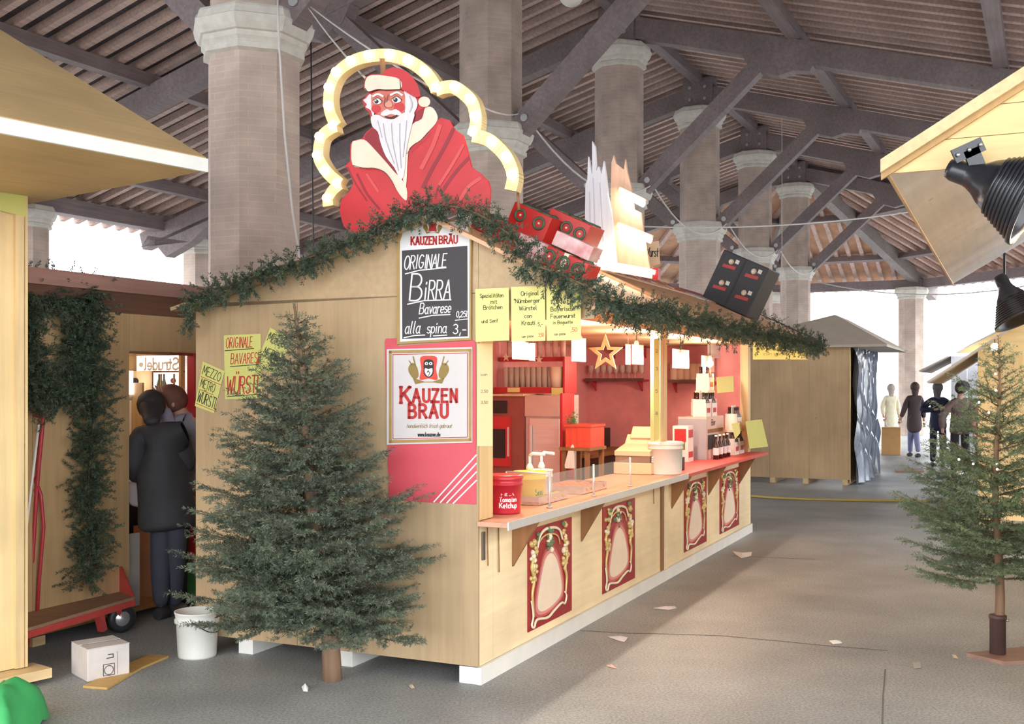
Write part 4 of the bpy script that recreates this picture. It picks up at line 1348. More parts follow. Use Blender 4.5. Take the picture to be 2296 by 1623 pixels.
# painted panels under the counter ------------------------------------------------------------
M_PANEL = mat('panel_red', (158, 36, 44), 0.4, 0.06, 5)
M_CREAM = mat('panel_cream', (250, 228, 204), 0.5, 0.04, 6)
M_PINK = mat('panel_pink', (226, 150, 144), 0.5, 0.04, 6)
M_PINK2 = mat('panel_rose', (198, 92, 92), 0.5, 0.04, 6)
M_GILT = mat('gilt', (222, 196, 128), 0.35, 0.1, 14, metal=0.2)
M_GILTW = mat('gilt_white', (244, 236, 206), 0.4, 0.05, 10)
M_LEAF = mat('panel_green', (110, 128, 92), 0.5, 0.1)
def ornament(x0, x1, z0, z1, label, seed):
    r = random.Random(seed)
    t = thing('ornate_panel', label, 'panel', ST @ Matrix.Translation((x0, -0.001, z0)), 'painted gilt panels under the counter')
    w, h = x1 - x0, z1 - z0
    f = lambda u, v, k=0.0: Vector((u * w, -0.006 - k, v * h))
    box_obj('red_board', M_PANEL, t, 0, w, -0.006, 0, 0, h)
    pear = [(.16, .28), (.17, .16), (.3, .11), (.55, .13), (.74, .2), (.78, .3), (.74, .45), (.66, .62), (.55, .72), (.45, .74), (.34, .68), (.25, .52)]
    cx_, cy_ = .47, .36
    for k, (s, m_) in enumerate(((1.1, M_PINK2), (1.0, M_PINK), (.88, M_CREAM))):
        mb = MB()
        poly(mb, [(cx_ + (a - cx_) * s, cy_ + (b_ - cy_) * s) for a, b_ in pear], lambda u, v: f(u, v, .001 * (k + 1)), 4)
        mb.build('medallion', m_, t)
    def scroll(pts, rad, m_):
        p = catmull([f(a, b_, .008) for a, b_ in pts], 5)
        MB().tube(p, [rad * 1.35 * (0.55 + 0.45 * math.sin(math.pi * i / (len(p) - 1))) for i in range(len(p))], 6).build('gilt_scroll', m_, t)
    scroll([(.04, .3), (.08, .14), (.05, .06), (.1, .03), (.16, .09), (.4, .06), (.55, .1), (.72, .14), (.8, .12), (.84, .19), (.8, .24)], .007, M_GILTW)
    scroll([(.1, .13), (.06, .35), (.1, .5), (.05, .62), (.1, .74), (.16, .8)], .009, M_GILT)
    scroll([(.82, .22), (.84, .4), (.8, .5), (.86, .62), (.82, .74), (.76, .8)], .009, M_GILT)
    scroll([(.18, .8), (.22, .9), (.34, .96), (.55, .95), (.68, .9), (.74, .8)], .008, M_GILTW)
    scroll([(.16, .72), (.2, .84), (.34, .9), (.52, .89), (.64, .84), (.68, .76)], .005, M_GILT)
    for (u, v, n_, sp, m_) in ((.1, .55, 7, .05, M_GILT), (.82, .6, 7, .05, M_GILT), (.12, .86, 5, .05, M_GILT), (.8, .88, 5, .05, M_GILT), (.44, .83, 9, .07, M_LEAF), (.44, .83, 5, .05, M_GILTW), (.1, .7, 4, .04, M_GILTW), (.82, .74, 4, .04, M_GILTW), (.18, .94, 3, .03, M_LEAF), (.76, .97, 3, .02, M_LEAF)):
        mb = MB()
        for _ in range(int(n_ * 1.9)):
            mb.ball(f(min(.95, max(.04, u + r.gauss(0, sp * .6))), min(.96, v + r.gauss(0, sp)), .005), r.uniform(.010, .022), 6, 4)
        mb.build('gilt_leafwork' if m_ is not M_LEAF else 'green_leafwork', m_, t)['kind'] = 'stuff'
    return t
pz0, pz1 = 0.155, 0.795
for (pxa, pxb, lab, sd) in ((1182, 1280, 'gilt-scrolled red panel nearest the stall corner', 1), (1350, 1422, 'gilt-scrolled red panel second from the stall corner', 2),
                            (1533, 1583, 'gilt-scrolled red panel just past the dividing strip', 3), (1613, 1656, 'gilt-scrolled red panel at the far end of the counter', 4)):
    xa, xb = hit(pxa, 1200, 1, 0, ST).x, hit(pxb, 1200, 1, 0, ST).x
    ornament(xa, xb, pz0, pz1, lab, sd)

# ================================================================== decorations on the stall roof
def c2(x, y):
    return (650 + x / 3.246, 80 + y / 3.246)
def C2(l):
    return [c2(*p) for p in l]
M_COAT = mat('paint_red', (202, 44, 52), 0.5, 0.1, 4)
M_COATD = mat('paint_maroon', (150, 28, 44), 0.5, 0.08, 4)
M_FURC = mat('paint_cream', (244, 222, 200), 0.6, 0.05, 12)
M_BEARD = mat('paint_white', (232, 224, 226), 0.6, 0.08, 14, (6, 6, 1))
M_SKIN = mat('paint_face', (214, 112, 98), 0.5, 0.08, 8)
M_CHEEK = mat('paint_cheek', (204, 52, 52), 0.5, 0.05)
XSA = 0.02
t, off = stall_thing('cutout_figure', 'painted plywood cutout of a white-bearded man in red fur-trimmed robe and cap', 'cutout', XSA, 930, 500)
sil = C2([(555, 310), (600, 285), (690, 285), (700, 255), (760, 232), (830, 250), (890, 300), (930, 360), (945, 420), (955, 445), (1010, 450), (1022, 490), (1000, 515), (1030, 520), (1060, 550), (1075, 595), (1070, 630), (1110, 600), (1170, 620), (1200, 680), (1270, 730), (1290, 800), (1310, 880), (1330, 960), (1400, 1010), (1450, 1060), (1467, 1120), (1465, 1180), (1450, 1300), (1200, 1290), (1000, 1270), (850, 1300), (700, 1400), (480, 1450), (400, 1390), (370, 1280), (385, 1190), (440, 1140), (470, 1080), (455, 1010), (410, 950), (445, 920), (450, 790), (475, 765), (540, 750), (560, 710), (610, 670), (600, 620), (585, 560), (560, 540), (545, 500), (535, 470), (555, 455), (580, 420), (545, 385), (555, 340)])
put(slab(sil, 0, XSA, XSA - 0.014, ST), 'red_robe', M_COAT, t, off)
lay = [0.0]
def paint(nm, m, polys, smooth=2, circles=(), lines=()):
    lay[0] += 0.0015
    fn = G(XSA - 0.014 - lay[0])
    for p in polys:
        mb = MB(); poly(mb, C2(p), fn, smooth); put(mb, nm, m, t, off)
    for (x, y, rx, ry) in circles:
        mb = MB()
        poly(mb, C2([(x + rx * math.cos(a), y + ry * math.sin(a)) for a in [i * math.pi / 8 for i in range(16)]]), fn); put(mb, nm, m, t, off)
    mb = MB()
    for (pts, w) in lines:
        ps = [(q.x, q.y) for q in catmull([(*p, 0) for p in C2(pts)], 4)]
        mb = MB(); ribbon(mb, ps, w / 3.246, fn); put(mb, nm, m, t, off)
paint('robe_fold', M_COATD, [[(560, 710), (610, 670), (660, 700), (690, 860), (770, 980), (800, 1030), (850, 1100), (700, 930), (600, 800), (545, 750)], [(895, 570), (990, 520), (965, 600), (890, 650), (870, 700), (880, 620)]], 2,
      lines=[([(1190, 680), (1120, 820), (1040, 960), (970, 1100)], 26), ([(1300, 890), (1200, 1000), (1110, 1130)], 24), ([(490, 1010), (560, 1150), (650, 1260)], 16), ([(420, 960), (480, 1080), (560, 1200)], 12), ([(1150, 1000), (1080, 1100), (1060, 1180)], 14)])
paint('robe_shine', mat('paint_light_red', (216, 78, 76), .5, .05), [], 2, lines=[([(1090, 660), (1040, 800), (960, 960)], 30), ([(1260, 800), (1180, 940), (1090, 1080)], 22), ([(1380, 1040), (1300, 1100), (1240, 1190)], 26), ([(560, 1010), (640, 1130)], 18)])
paint('fur_trim', M_FURC, [[(450, 790), (475, 765), (540, 757), (600, 810), (700, 920), (760, 990), (810, 1040), (850, 1110), (850, 1195), (815, 1175), (770, 1110), (740, 1050), (690, 990), (620, 962), (540, 960), (455, 940)],
                             [(985, 522), (1030, 520), (1060, 550), (1075, 595), (1060, 640), (1000, 705), (950, 760), (890, 800), (860, 860), (845, 1100), (815, 1000), (825, 900), (850, 760), (890, 645), (960, 605)]], 3)
paint('hair', M_BEARD, [[(830, 400), (880, 412), (920, 460), (928, 510), (900, 565), (870, 585), (830, 540)], [(585, 425), (555, 455), (535, 470), (560, 500), (550, 520), (590, 545), (605, 610), (620, 480)]], 3)
paint('face', M_SKIN, [[(600, 420), (660, 398), (760, 392), (830, 410), (838, 500), (830, 560), (760, 600), (680, 595), (640, 570), (600, 545), (592, 470)]], 3)
paint('cheek', M_CHEEK, [], 2, [(628, 532, 36, 30), (795, 520, 40, 38)])
paint('beard', M_BEARD, [[(590, 590), (640, 575), (690, 600), (760, 605), (830, 560), (905, 560), (890, 640), (870, 720), (845, 850), (832, 1000), (805, 1045), (760, 960), (700, 880), (660, 780), (640, 700), (600, 660)],
                          [(660, 570), (700, 535), (735, 545), (775, 535), (815, 570), (780, 580), (735, 570), (690, 585)]], 3)
paint('beard_strand', mat('paint_grey', (176, 170, 180), .6, .05), [], 2, lines=[([(680, 640), (700, 760), (760, 930)], 7), ([(740, 640), (750, 780), (790, 980)], 7), ([(800, 640), (800, 780), (810, 960)], 7), ([(850, 620), (840, 740), (825, 880)], 6), ([(640, 620), (670, 740)], 6), ([(870, 440), (890, 500), (870, 560)], 5)])
paint('nose', mat('paint_nose', (226, 150, 132), .5, 0), [[(690, 500), (720, 470), (745, 500), (735, 520), (700, 520)]], 3)
paint('eye', M_PALE, [], 2, [(637, 477, 30, 21), (776, 466, 33, 23)], [([(605, 440), (640, 425), (675, 440)], 14), ([(735, 430), (780, 412), (815, 432)], 14)])
paint('pupil', M_DARK, [], 2, [(630, 479, 15, 15), (768, 467, 16, 17)], [([(695, 588), (735, 596), (778, 580)], 9), ([(606, 470), (637, 452), (668, 474)], 5), ([(742, 462), (776, 440), (812, 466)], 5), ([(695, 450), (685, 500), (700, 522)], 4), ([(715, 430), (705, 480)], 4)])
paint('pupil_glint', M_PALE, [], 2, [(625, 473, 5, 5), (763, 460, 5, 5)])
paint('cap', M_COAT, [[(690, 290), (700, 255), (760, 232), (830, 250), (890, 300), (930, 360), (948, 440), (900, 442), (840, 405), (805, 385), (790, 320)]], 2)
paint('cap_fur', M_FURC, [[(555, 312), (600, 287), (700, 292), (800, 318), (806, 388), (700, 392), (640, 388), (572, 408), (545, 382)]], 3, [(978, 481, 44, 38)])
paint('cap_outline', M_DARK, [], 2, lines=[([(548, 384), (572, 408), (640, 390), (700, 394), (806, 390)], 5), ([(806, 388), (800, 318)], 5), ([(455, 942), (540, 964), (620, 966), (690, 994), (740, 1054), (770, 1114)], 4), ([(850, 860), (900, 800), (960, 755), (1010, 700)], 4)])
put(slab(C2([(655, 165), (690, 165), (690, 280), (660, 290)]), 0, XSA + 0.002, XSA + 0.012, ST), 'hook_strap', M_BROWN, t, off)
put(slab(C2([(690, 1100), (740, 1100), (740, 1420), (690, 1420)]), 0, XSA + 0.004, XSA + 0.034, ST), 'prop_batten', M_PINE, t, off)

# cloud-shaped arch of bulbs -------------------------------------------------------------------
XA = 0.06
t, off = stall_thing('bulb_arch', 'cream cloud-shaped arch studded with glowing bulbs around the cutout figure', 'light', XA, 742, 462)
line = [(300, 1245), (300, 1190), (335, 1130), (385, 1085), (385, 1085), (300, 1010), (240, 920), (228, 850), (250, 745), (310, 690), (360, 665), (360, 665), (318, 580), (302, 480), (315, 385), (365, 280), (470, 200), (600, 160), (750, 155), (885, 195), (1000, 275), (1060, 350), (1085, 405), (1085, 405), (1150, 385), (1225, 390), (1330, 475), (1365, 560), (1372, 640), (1350, 735), (1350, 735), (1420, 750), (1490, 785), (1590, 890), (1640, 1020), (1622, 1130)]
fn = G(XA)
segs, cur = [], []
for i, p in enumerate(line):
    if cur and cur[-1] == p:
        segs.append(cur); cur = [p]
    else:
        cur.append(p)
segs.append(cur)
for sgm in segs:
    ps = catmull([fn(*c2(*p)) for p in sgm], 6)
    mb = MB()
    for i in range(len(ps) - 1):
        mb.beam(ps[i] + (ps[i] - ps[i + 1]) * .08, ps[i + 1] + (ps[i + 1] - ps[i]) * .08, 0.075, 0.068, (1, 0, 0))
    put(mb, 'arch_band', mat('cream_band', (244, 216, 156), .5, .04, 5), t, off)
M_ARCHB = glow('arch_bulb', (255, 232, 180), 6.0)
for p in [(300, 1190), (372, 1082), (280, 990), (228, 880), (245, 745), (342, 662), (308, 520), (312, 388), (365, 278), (470, 198), (600, 156), (748, 152), (885, 192), (1003, 272), (1087, 392), (1225, 387), (1332, 472), (1370, 597), (1358, 712), (1490, 783), (1593, 890), (1638, 1020)]:
    c_ = fn(*c2(*p)) + Vector((-0.05, 0, 0))
    bo = put(MB().ball(c_, 0.027, 12, 8), 'bulb', M_ARCHB, t, off)
    put(MB(Matrix.Translation(c_) @ Matrix.Rotation(math.pi / 2, 4, 'Y')).lathe([(.016, 0.0), (.016, .03)], 8), 'bulb_socket', M_WHITE, t, off)
for a_, b_ in (((300, 1200), (380, 1330)), ((1630, 1100), (1640, 1260))):
    put(MB().tube([fn(*c2(*a_)) + Vector((.05, 0, 0)), fn(*c2(*b_)) + Vector((.05, 0, 0))], .008, 6), 'support_rod', M_BROWN, t, off)

# presents on the short slope ------------------------------------------------------------------
ang = math.atan2(Z_RIDGE - Z_EAVE, Y_RIDGE - Y_EAVE)
# roof frame: local x down the slope, y along the ridge, z off the boards
ex = Vector((0, -math.cos(ang), -math.sin(ang))); ey = Vector((1, 0, 0)); ez = ex.cross(ey)
RF = ST @ Matrix(((ex.x, ey.x, ez.x, 0), (ex.y, ey.y, ez.y, Y_RIDGE), (ex.z, ey.z, ez.z, Z_RIDGE + 0.027), (0, 0, 0, 1)))
M_WRAP = mat('red_wrap', (206, 48, 44), 0.35, 0.06, 6)
M_WRAPW = mat('silver_wrap', (236, 214, 210), 0.3, 0.3, 9, rgb2=(210, 130, 130))
M_WREATH = mat('wreath_print', (82, 98, 74), 0.5, 0.15, 30)
def present(pa, pb, h, x0, depth, label, m, seed, ribbonm=None, wre=True, lift=0.0):
    """pa, pb: photo points of the lower near edge, on the plane x0 along the ridge"""
    r = random.Random(seed)
    a = hit(*pa, 1, x0, RF); b_ = hit(*pb, 1, x0, RF)
    d = Vector((b_.x - a.x, 0, b_.z - a.z)); L = d.length
    an = math.atan2(d.z, d.x)
    M = RF @ Matrix.Translation((a.x, x0, 0.003 + lift))
    t = thing('wrapped_present', label, 'present', M, 'wrapped presents on the stall roof')
    bevel(box_obj('wrapped_box', m, t, 0, L, 0, depth, 0, h), .004)
    if wre:
        n_ = max(1, int(L / .09))
        for i in range(n_):
            for j in range(max(1, int(h / .1))):
                cx_, cz_ = L * (i + .5) / n_, h * (j + .5) / max(1, int(h / .1))
                R = min(.034, h * .36)
                pts = [Vector((cx_ + R * math.cos(q), -0.0015, cz_ + R * math.sin(q))) for q in [k * 2 * math.pi / 12 for k in range(12)]]
                MB().tube(pts, .010, 5, close=True).build('wreath_print', M_WREATH, t)
                MB().ball((cx_, -0.001, cz_), R * .26, 8, 4, .9).build('wreath_centre', M_FURC, t)
            for j in range(max(1, int(depth / .11))):
                cx_, cy_ = L * (i + .5) / n_, depth * (j + .5) / max(1, int(depth / .11))
                R = .032
                pts = [Vector((cx_ + R * math.cos(q), cy_ + R * math.sin(q), h + .001)) for q in [k * 2 * math.pi / 12 for k in range(12)]]
                MB().tube(pts, .010, 5, close=True).build('wreath_print', M_WREATH, t)
    if ribbonm:
        mb = MB().box(L * .45, L * .55, -.002, depth + .002, -.001 + .002, h + .002)
        mb.build('ribbon', ribbonm, t)
    return t
present((1072, 465), (1160, 505), .11, 0.42, .26, 'red present half behind the cutout robe at the ridge', M_WRAP, 1)
present((1140, 487), (1222, 527), .25, 0.46, .22, 'red wreath-patterned present standing upslope of the others', M_WRAP, 2)
present((1212, 520), (1300, 565), .30, 0.62, .24, 'red wreath-patterned present next to the white candle cutout', M_WRAP, 3)
present((1160, 540), (1215, 568), .11, 0.12, .14, 'small silver and red present on the lower slope', M_WRAPW, 4, None, False)
present((1215, 567), (1312, 612), .11, 0.16, .2, 'long flat red present lying lowest on the slope', M_WRAP, 5, M_GILTW)
present((1230, 560), (1312, 600), .085, 0.2, .15, 'shiny white packet lying on the long flat red present', M_WRAPW, 6, None, False, lift=.12)

# candle cutouts with fluorescent tubes ---------------------------------------------------------
xc = hit(1340, 610, 2, 0, RF).y
M_ICE = mat('candle_white', (236, 236, 244), 0.5, 0.06, 3, (14, 14, 1))
M_WAX = mat('candle_peach', (240, 196, 166), 0.5, 0.1, 3, (10, 10, 1))
t, off = stall_thing('candle_cutout', 'tall white jagged-topped candle cutout on the stall roof', 'cutout', xc, 1340, 600)
put(slab([(1318, 602), (1315, 480), (1316, 415), (1320, 405), (1322, 352), (1331, 392), (1331, 318), (1337, 330), (1340, 385), (1346, 374), (1352, 392), (1357, 362), (1362, 400), (1366, 440), (1374, 480), (1386, 606)], 0, xc, xc - .03, ST), 'candle_board', M_ICE, t, off)
for (x0, y0, x1, y1) in ((1330, 400, 1334, 520), (1345, 410, 1352, 540), (1322, 430, 1324, 560)):
    mb = MB(); ribbon(mb, [(x0, y0), (x1, y1)], 2.5, G(xc - .031)); put(mb, 'wax_drip', mat('wax_grey', (206, 206, 218), .5, .04), t, off)
xd = xc + 0.35
t, off = stall_thing('candle_cutout', 'peach candle cutout lit by three fluorescent tubes', 'cutout', xd, 1420, 600)
put(slab([(1375, 612), (1372, 480), (1374, 366), (1379, 350), (1384, 368), (1402, 382), (1405, 358), (1409, 388), (1418, 420), (1424, 470), (1440, 478), (1448, 540), (1462, 612)], 0, xd, xd - .03, ST), 'candle_board', M_WAX, t, off)
M_TUBE = glow('tube_light', (255, 240, 214), 16.0)
M_TUBEF = mat('tube_fitting', (250, 224, 190), .5, .03)
for (a, b_) in (((1394, 432), (1444, 459)), ((1390, 511), (1460, 540))):
    p0, p1 = G(xd - .075)(*a), G(xd - .075)(*b_)
    q0, q1 = G(xd - .045)(a[0] - 4, a[1] - 8), G(xd - .045)(b_[0] + 2, b_[1] - 8)
    put(MB().tube([p0, p1], .02, 10), 'fluorescent_tube', M_TUBE, t, off)
    put(MB().beam(q0, q1, .03, .05, (1, 0, 0)), 'tube_fitting', M_TUBEF, t, off)
xt = xc - 0.1
p0, p1 = G(xt)(1334, 587), G(xt)(1470, 611)
t2 = thing('tube_lamp', 'long fluorescent tube lying at the foot of the candle cutouts', 'lamp', ST @ Matrix.Translation(p0))
o2 = Matrix.Translation(-p0)
put(MB().tube([p0, p1], .02, 10), 'fluorescent_tube', M_TUBE, t2, o2)
put(MB().beam(p0 + Vector((.03, 0, -.03)), p1 + Vector((.03, 0, -.03)), .05, .03), 'tube_fitting', M_TUBEF, t2, o2)
for q in (p0, p1):
    put(MB().box(q.x - .012, q.x + .05, q.y - .02, q.y + .02, q.z - .05, q.z + .03), 'end_cap', M_REDP, t2, o2)

# cardboard sign, patchwork strip, crates -------------------------------------------------------
xw = xd + 0.5
t, off = stall_thing('cardboard_sign', 'small cardboard sign with handwriting beside the peach candle', 'sign', xw, 1460, 590)
put(slab([(1444, 545), (1478, 540), (1480, 592), (1447, 600)], 0, xw, xw - .004, ST), 'card', mat('cardboard_pale', (222, 196, 166), .8, .05), t, off)
mb = MB(); write(mb, 'Wurst', 1447, 575, 20, G(xw - .006), .1, 28, slant=.1); put(mb, 'marker_writing', M_INK, t, off)
put(slab([(1458, 592), (1463, 592), (1465, 625), (1460, 625)], 0, xw + .002, xw + .012, ST), 'stake', M_PINE, t, off)

st_ = thing('patchwork_strip', 'strip of little printed stars and squares along the stall ridge', 'decoration', RF)
x_a, x_b = 1.9, 4.6
box_obj('backing_strip', mat('strip_white', (240, 214, 196), .6, .03), st_, .02, .3, x_a, x_b, 0.002, 0.012)
cols = [mat('patch_%s' % n_, c_, .6, 0) for n_, c_ in (('red', (206, 72, 60)), ('amber', (226, 160, 92)), ('blue', (126, 122, 168)), ('cream', (250, 232, 204)), ('rust', (190, 104, 70)))]
r = random.Random(3)
proto = {}
for i in range(26):
    for j in range(3):
        k_ = r.randrange(5)
        x = .05 + j * .085; y = (x_a + .05 + i * .1)
        if k_ not in proto:
            proto[k_] = box_obj('printed_square', cols[k_], st_, -.03, .03, -.03, .03, 0, .004)
            c_ = proto[k_]
        else:
            c_ = copy_part(proto[k_], st_)
        c_.location = (x + r.uniform(-.01, .01), y, .0125)
        c_.rotation_euler = (0, 0, r.uniform(-.5, .5))
st2 = thing('ribbon_strip', 'pink and white ribbon strip along the far part of the stall ridge', 'decoration', RF)
box_obj('white_ribbon', mat('ribbon_white', (240, 228, 224), .6, .03), st2, .2, .34, x_b + .01, LST, .002, .01)
box_obj('pink_ribbon', mat('ribbon_pink', (222, 134, 150), .6, .08), st2, .02, .2, x_b + .01, LST, .002, .01)

M_CRATE = mat('crate_black', (58, 56, 60), 0.5, 0.1, 6)
M_CR_R = mat('crate_print_red', (196, 74, 72), .5, .06)
xk = 5.3
def crate(px, py, w, d, h, label, tilt, n_, lift=0.0):
    p = hit(px, py, 1, xk, RF)
    M = RF @ Matrix.Translation((max(p.x, .01), xk, 0.005 + lift)) @ Matrix.Rotation(tilt, 4, 'Z')
    t = thing('drinks_crate', label, 'crate', M, 'black drinks crates on the stall roof')
    bevel(box_obj('crate_body', M_CRATE, t, 0, w, 0, d, 0, h), .008)
    for i in range(n_):
        for z in (.3, .74):
            x = w * (i + .5) / n_
            mb = MB(T(x, -.004, h * z))
            mb.prism([(-.07, 0, -.03), (.07, 0, -.012), (.07, 0, .022), (-.07, 0, .004)], (0, 1, 0), .003)
            mb.build('red_label', M_CR_R, t)
            MB().ball((x, -.002, h * z + .05), .03, 8, 5).build('label_emblem', M_FURC, t)
            MB(T(x + .06, -.004, h * z + .07)).box(-.02, .02, 0, .003, -.02, .02).build('label_badge', M_WHITE, t)
    MB().box(w * .48, w * .52, -.004, .002, .01, h - .01).build('crate_edge', M_BLACK, t)
    return t
crate(1586, 640, .52, .34, .52, 'black drinks crate with red labels tipped on the far stall roof', -0.15, 2)

# loose cables between column, arch and rafters --------------------------------------------------
M_CABLE = mat('white_cable', (226, 220, 216), .6, .03)
def cable(name, pts, label, r_=.008, sag=0.0, cat='cable', m=None):
    p = [Vector(q) for q in pts]
    if len(p) == 2:
        n_ = 14
        p = [p[0].lerp(p[1], i / n_) - Vector((0, 0, sag * 4 * (i / n_) * (1 - i / n_))) for i in range(n_ + 1)]
    o = p[0]
    b_ = MB().tube([q - o for q in p], r_, 6).build(name, m or M_CABLE)
    b_.location = o
    return tag(b_, label, cat)
zc = (HALL @ Vector((0, 0, 0))).y
hook = at_depth(692, 18, zc - 0.42)
cable('stay_rope', [hook, ST @ fn(*c2(560, 320))], 'stay rope from the column capital to the cutout cap', .007, .02)
cable('stay_rope', [hook + Vector((.02, 0, .01)), ST @ fn(*c2(1000, 360))], 'stay rope from the column capital to the far side of the arch', .007, .02)
cable('stay_rope', [ST @ fn(*c2(1385, 515)), HALL @ Vector((GAP - .2, -.5, 5.2))], 'rope from the arch to the brace of the second column', .007, .03)
d0 = zc - 0.47
cable('hanging_cable', [at_depth(622, -25, d0), at_depth(624, 60, d0 - .12), at_depth(626, 100, d0 - .08), at_depth(638, 300, d0), at_depth(655, 470, d0), at_depth(670, 565, d0), at_depth(672, 640, d0)], 'white cable hanging down the nearest column', .01)
def span(k0, k1, label, sag, y0=-.6, y1=-.6, z0=5.1, z1=5.1):
    cable('slack_cable', [HALL @ Vector((GAP * k0, y0, z0)), HALL @ Vector((GAP * k1, y1, z1))], label, .014, sag)
span(1, 2, 'slack white cable between the second and third column', .45)
span(2, 3, 'slack white cable between the third and fourth column', .5)
span(3, 4, 'slack white cable between the fourth and fifth column', .45)
span(4, 5, 'slack white cable between the fifth and last column', .4)
cable('strung_cable', [HALL @ Vector((GAP * 2, -.4, 4.4)), HALL @ Vector((GAP * 3, -7, 5.5))], 'long pale cable slanting up toward the right-hand canopy', .014, .3)
cable('strung_cable', [HALL @ Vector((GAP * 5, -.5, 4.7)), HALL @ Vector((GAP * 4.5, -9, 4.9))], 'long cable sagging across the far bright opening', .018, .7)
cable('plumb_wire', [HALL @ Vector((GAP * 3.5, -1.2, deck_z(1.2) + .01)), HALL @ Vector((GAP * 3.5, -1.2, 3.4))], 'thin wire hanging straight down before the fifth column', .008)

# ================================================================== inside the stall and on its counter
CT = 0.928
def on_counter(px, py, z=CT):
    return hit(px, py, 2, z, ST)
def GX(px, py, x):
    return hit(px, py, 0, x, ST)
def FY(px, py, y):
    return hit(px, py, 1, y, ST)
def local(p, rz=0.0):
    return ST @ Matrix.Translation(p) @ Matrix.Rotation(rz, 4, 'Z')
M_GLASS = mat('glass', (236, 242, 240), 0.05, 0, transmission=0.0, alpha=0.13, spec=0.6)
M_TUMBLER = mat('tumbler_glass', (244, 226, 214), 0.08, 0, alpha=0.5, spec=0.7)
M_BULB = glow('stall_bulb', (255, 238, 212), 420.0)

# bulbs on a wire under the front eave
for i, (px, py) in enumerate(((1166, 771), (1301, 779), (1427, 786), (1526, 806), (1592, 815))):
    p = FY(px, py, 0.16)
    t = thing('hanging_bulb', 'glowing bulb over the counter, ' + ['nearest the corner post', 'left of the wooden star', 'left of the middle post', 'just right of the middle post', 'farthest along the counter'][i], 'lamp', local(p), 'bulbs over the stall counter')
    MB().ball((0, 0, 0), .034, 14, 10).build('bulb', M_BULB, t)
    MB().lathe([(.018, .03), (.02, .07), (.012, .085)], 10).build('socket', M_WHITE, t)
    MB().tube([(0, 0, .08), (0, 0, 2.16 - p.z)], .004, 5).build('cord', M_BLACK, t)
# cards and small lantern panes hanging behind the bulbs
M_CARD = mat('card_pink', (236, 190, 180), .5, .12, 8)
M_CARDB = mat('card_frame', (112, 76, 70), .5, .1)
for i, (x0, y0, x1, y1, lab) in enumerate(((1150, 766, 1185, 806, 'pale card hanging behind the nearest bulb'), (1187, 770, 1200, 808, 'slim card beside the nearest bulb'), (1283, 756, 1314, 811, 'pink card hanging left of the star'),
                                          (1404, 772, 1414, 817, 'slim card hanging right of the star'), (1418, 772, 1443, 817, 'pink card by the third bulb'), (1509, 782, 1545, 826, 'white card right of the middle post'), (1574, 797, 1602, 835, 'framed card by the farthest bulb'))):
    a, b_ = FY(x0, y0, .3), FY(x1, y1, .3)
    t = thing('hanging_card', lab, 'card', local((a.x, .3, b_.z)), 'cards hanging under the stall ceiling')
    w, h = b_.x - a.x, a.z - b_.z
    box_obj('card', M_CARD, t, 0, w, 0, .006, 0, h)
    for (u0, u1, v0, v1) in ((0, w, -.004, .0), (0, w, h, h + .004)):
        box_obj('rim', M_CARDB, t, u0, u1, -.001, .007, v0, v1)
    MB().tube([(w / 2, .003, h), (w / 2, .003, 2.16 - b_.z)], .002, 4).build('string', M_CARDB, t)
a, b_ = FY(1588, 764, .35), FY(1637, 806, .35)
t = thing('white_card', 'white blank card hanging at the far end of the stall', 'card', local((a.x, .35, b_.z)))
box_obj('card', M_WHITEP, t, 0, b_.x - a.x, 0, .006, 0, a.z - b_.z)
MB().tube([(.1, .003, a.z - b_.z), (.1, .003, 2.16 - b_.z)], .002, 4).build('string', M_CARDB, t)
# wooden star
c_ = GX(1357, 792, 3.3)
t = thing('wooden_star', 'flat wooden five-pointed star with a cut-out middle, hanging in the stall', 'decoration', local(c_))
def star(r0, r1):
    return [(0, (r0 if i % 2 == 0 else r1) * math.sin(i * math.pi / 5), (r0 if i % 2 == 0 else r1) * math.cos(i * math.pi / 5)) for i in range(10)]
o_, n_ = star(.165, .068), star(.085, .035)
mb = MB()
vs_ = [Vector(p) for p in o_] + [Vector(p) for p in n_] + [Vector(p) + Vector((.012, 0, 0)) for p in o_] + [Vector(p) + Vector((.012, 0, 0)) for p in n_]
fs = []
for i in range(10):
    j = (i + 1) % 10
    fs += [(i, j, 10 + j, 10 + i), (20 + j, 20 + i, 30 + i, 30 + j), (j, i, 20 + i, 20 + j), (10 + i, 10 + j, 30 + j, 30 + i)]
mb.add(vs_, fs, False).build('star', wood('star_wood', (240, 196, 142), 'z', .08), t)
MB().tube([(.006, 0, .16), (.006, 0, 2.16 - c_.z)], .002, 4).build('string', M_CARDB, t)
# small stars on the shelf edge
for i, (px, py) in enumerate(((1135, 801), (1209, 806))):
    c_ = GX(px, py, 4.4)
    t = thing('straw_star', ['little straw star at the left of the glass shelf', 'little straw star in the middle of the glass shelf'][i], 'decoration', local(c_))
    MB().prism([(0, (.045 if k % 2 == 0 else .018) * math.sin(k * math.pi / 5), (.045 if k % 2 == 0 else .018) * math.cos(k * math.pi / 5)) for k in range(10)], (-1, 0, 0), .006).build('star', M_FURC, t)

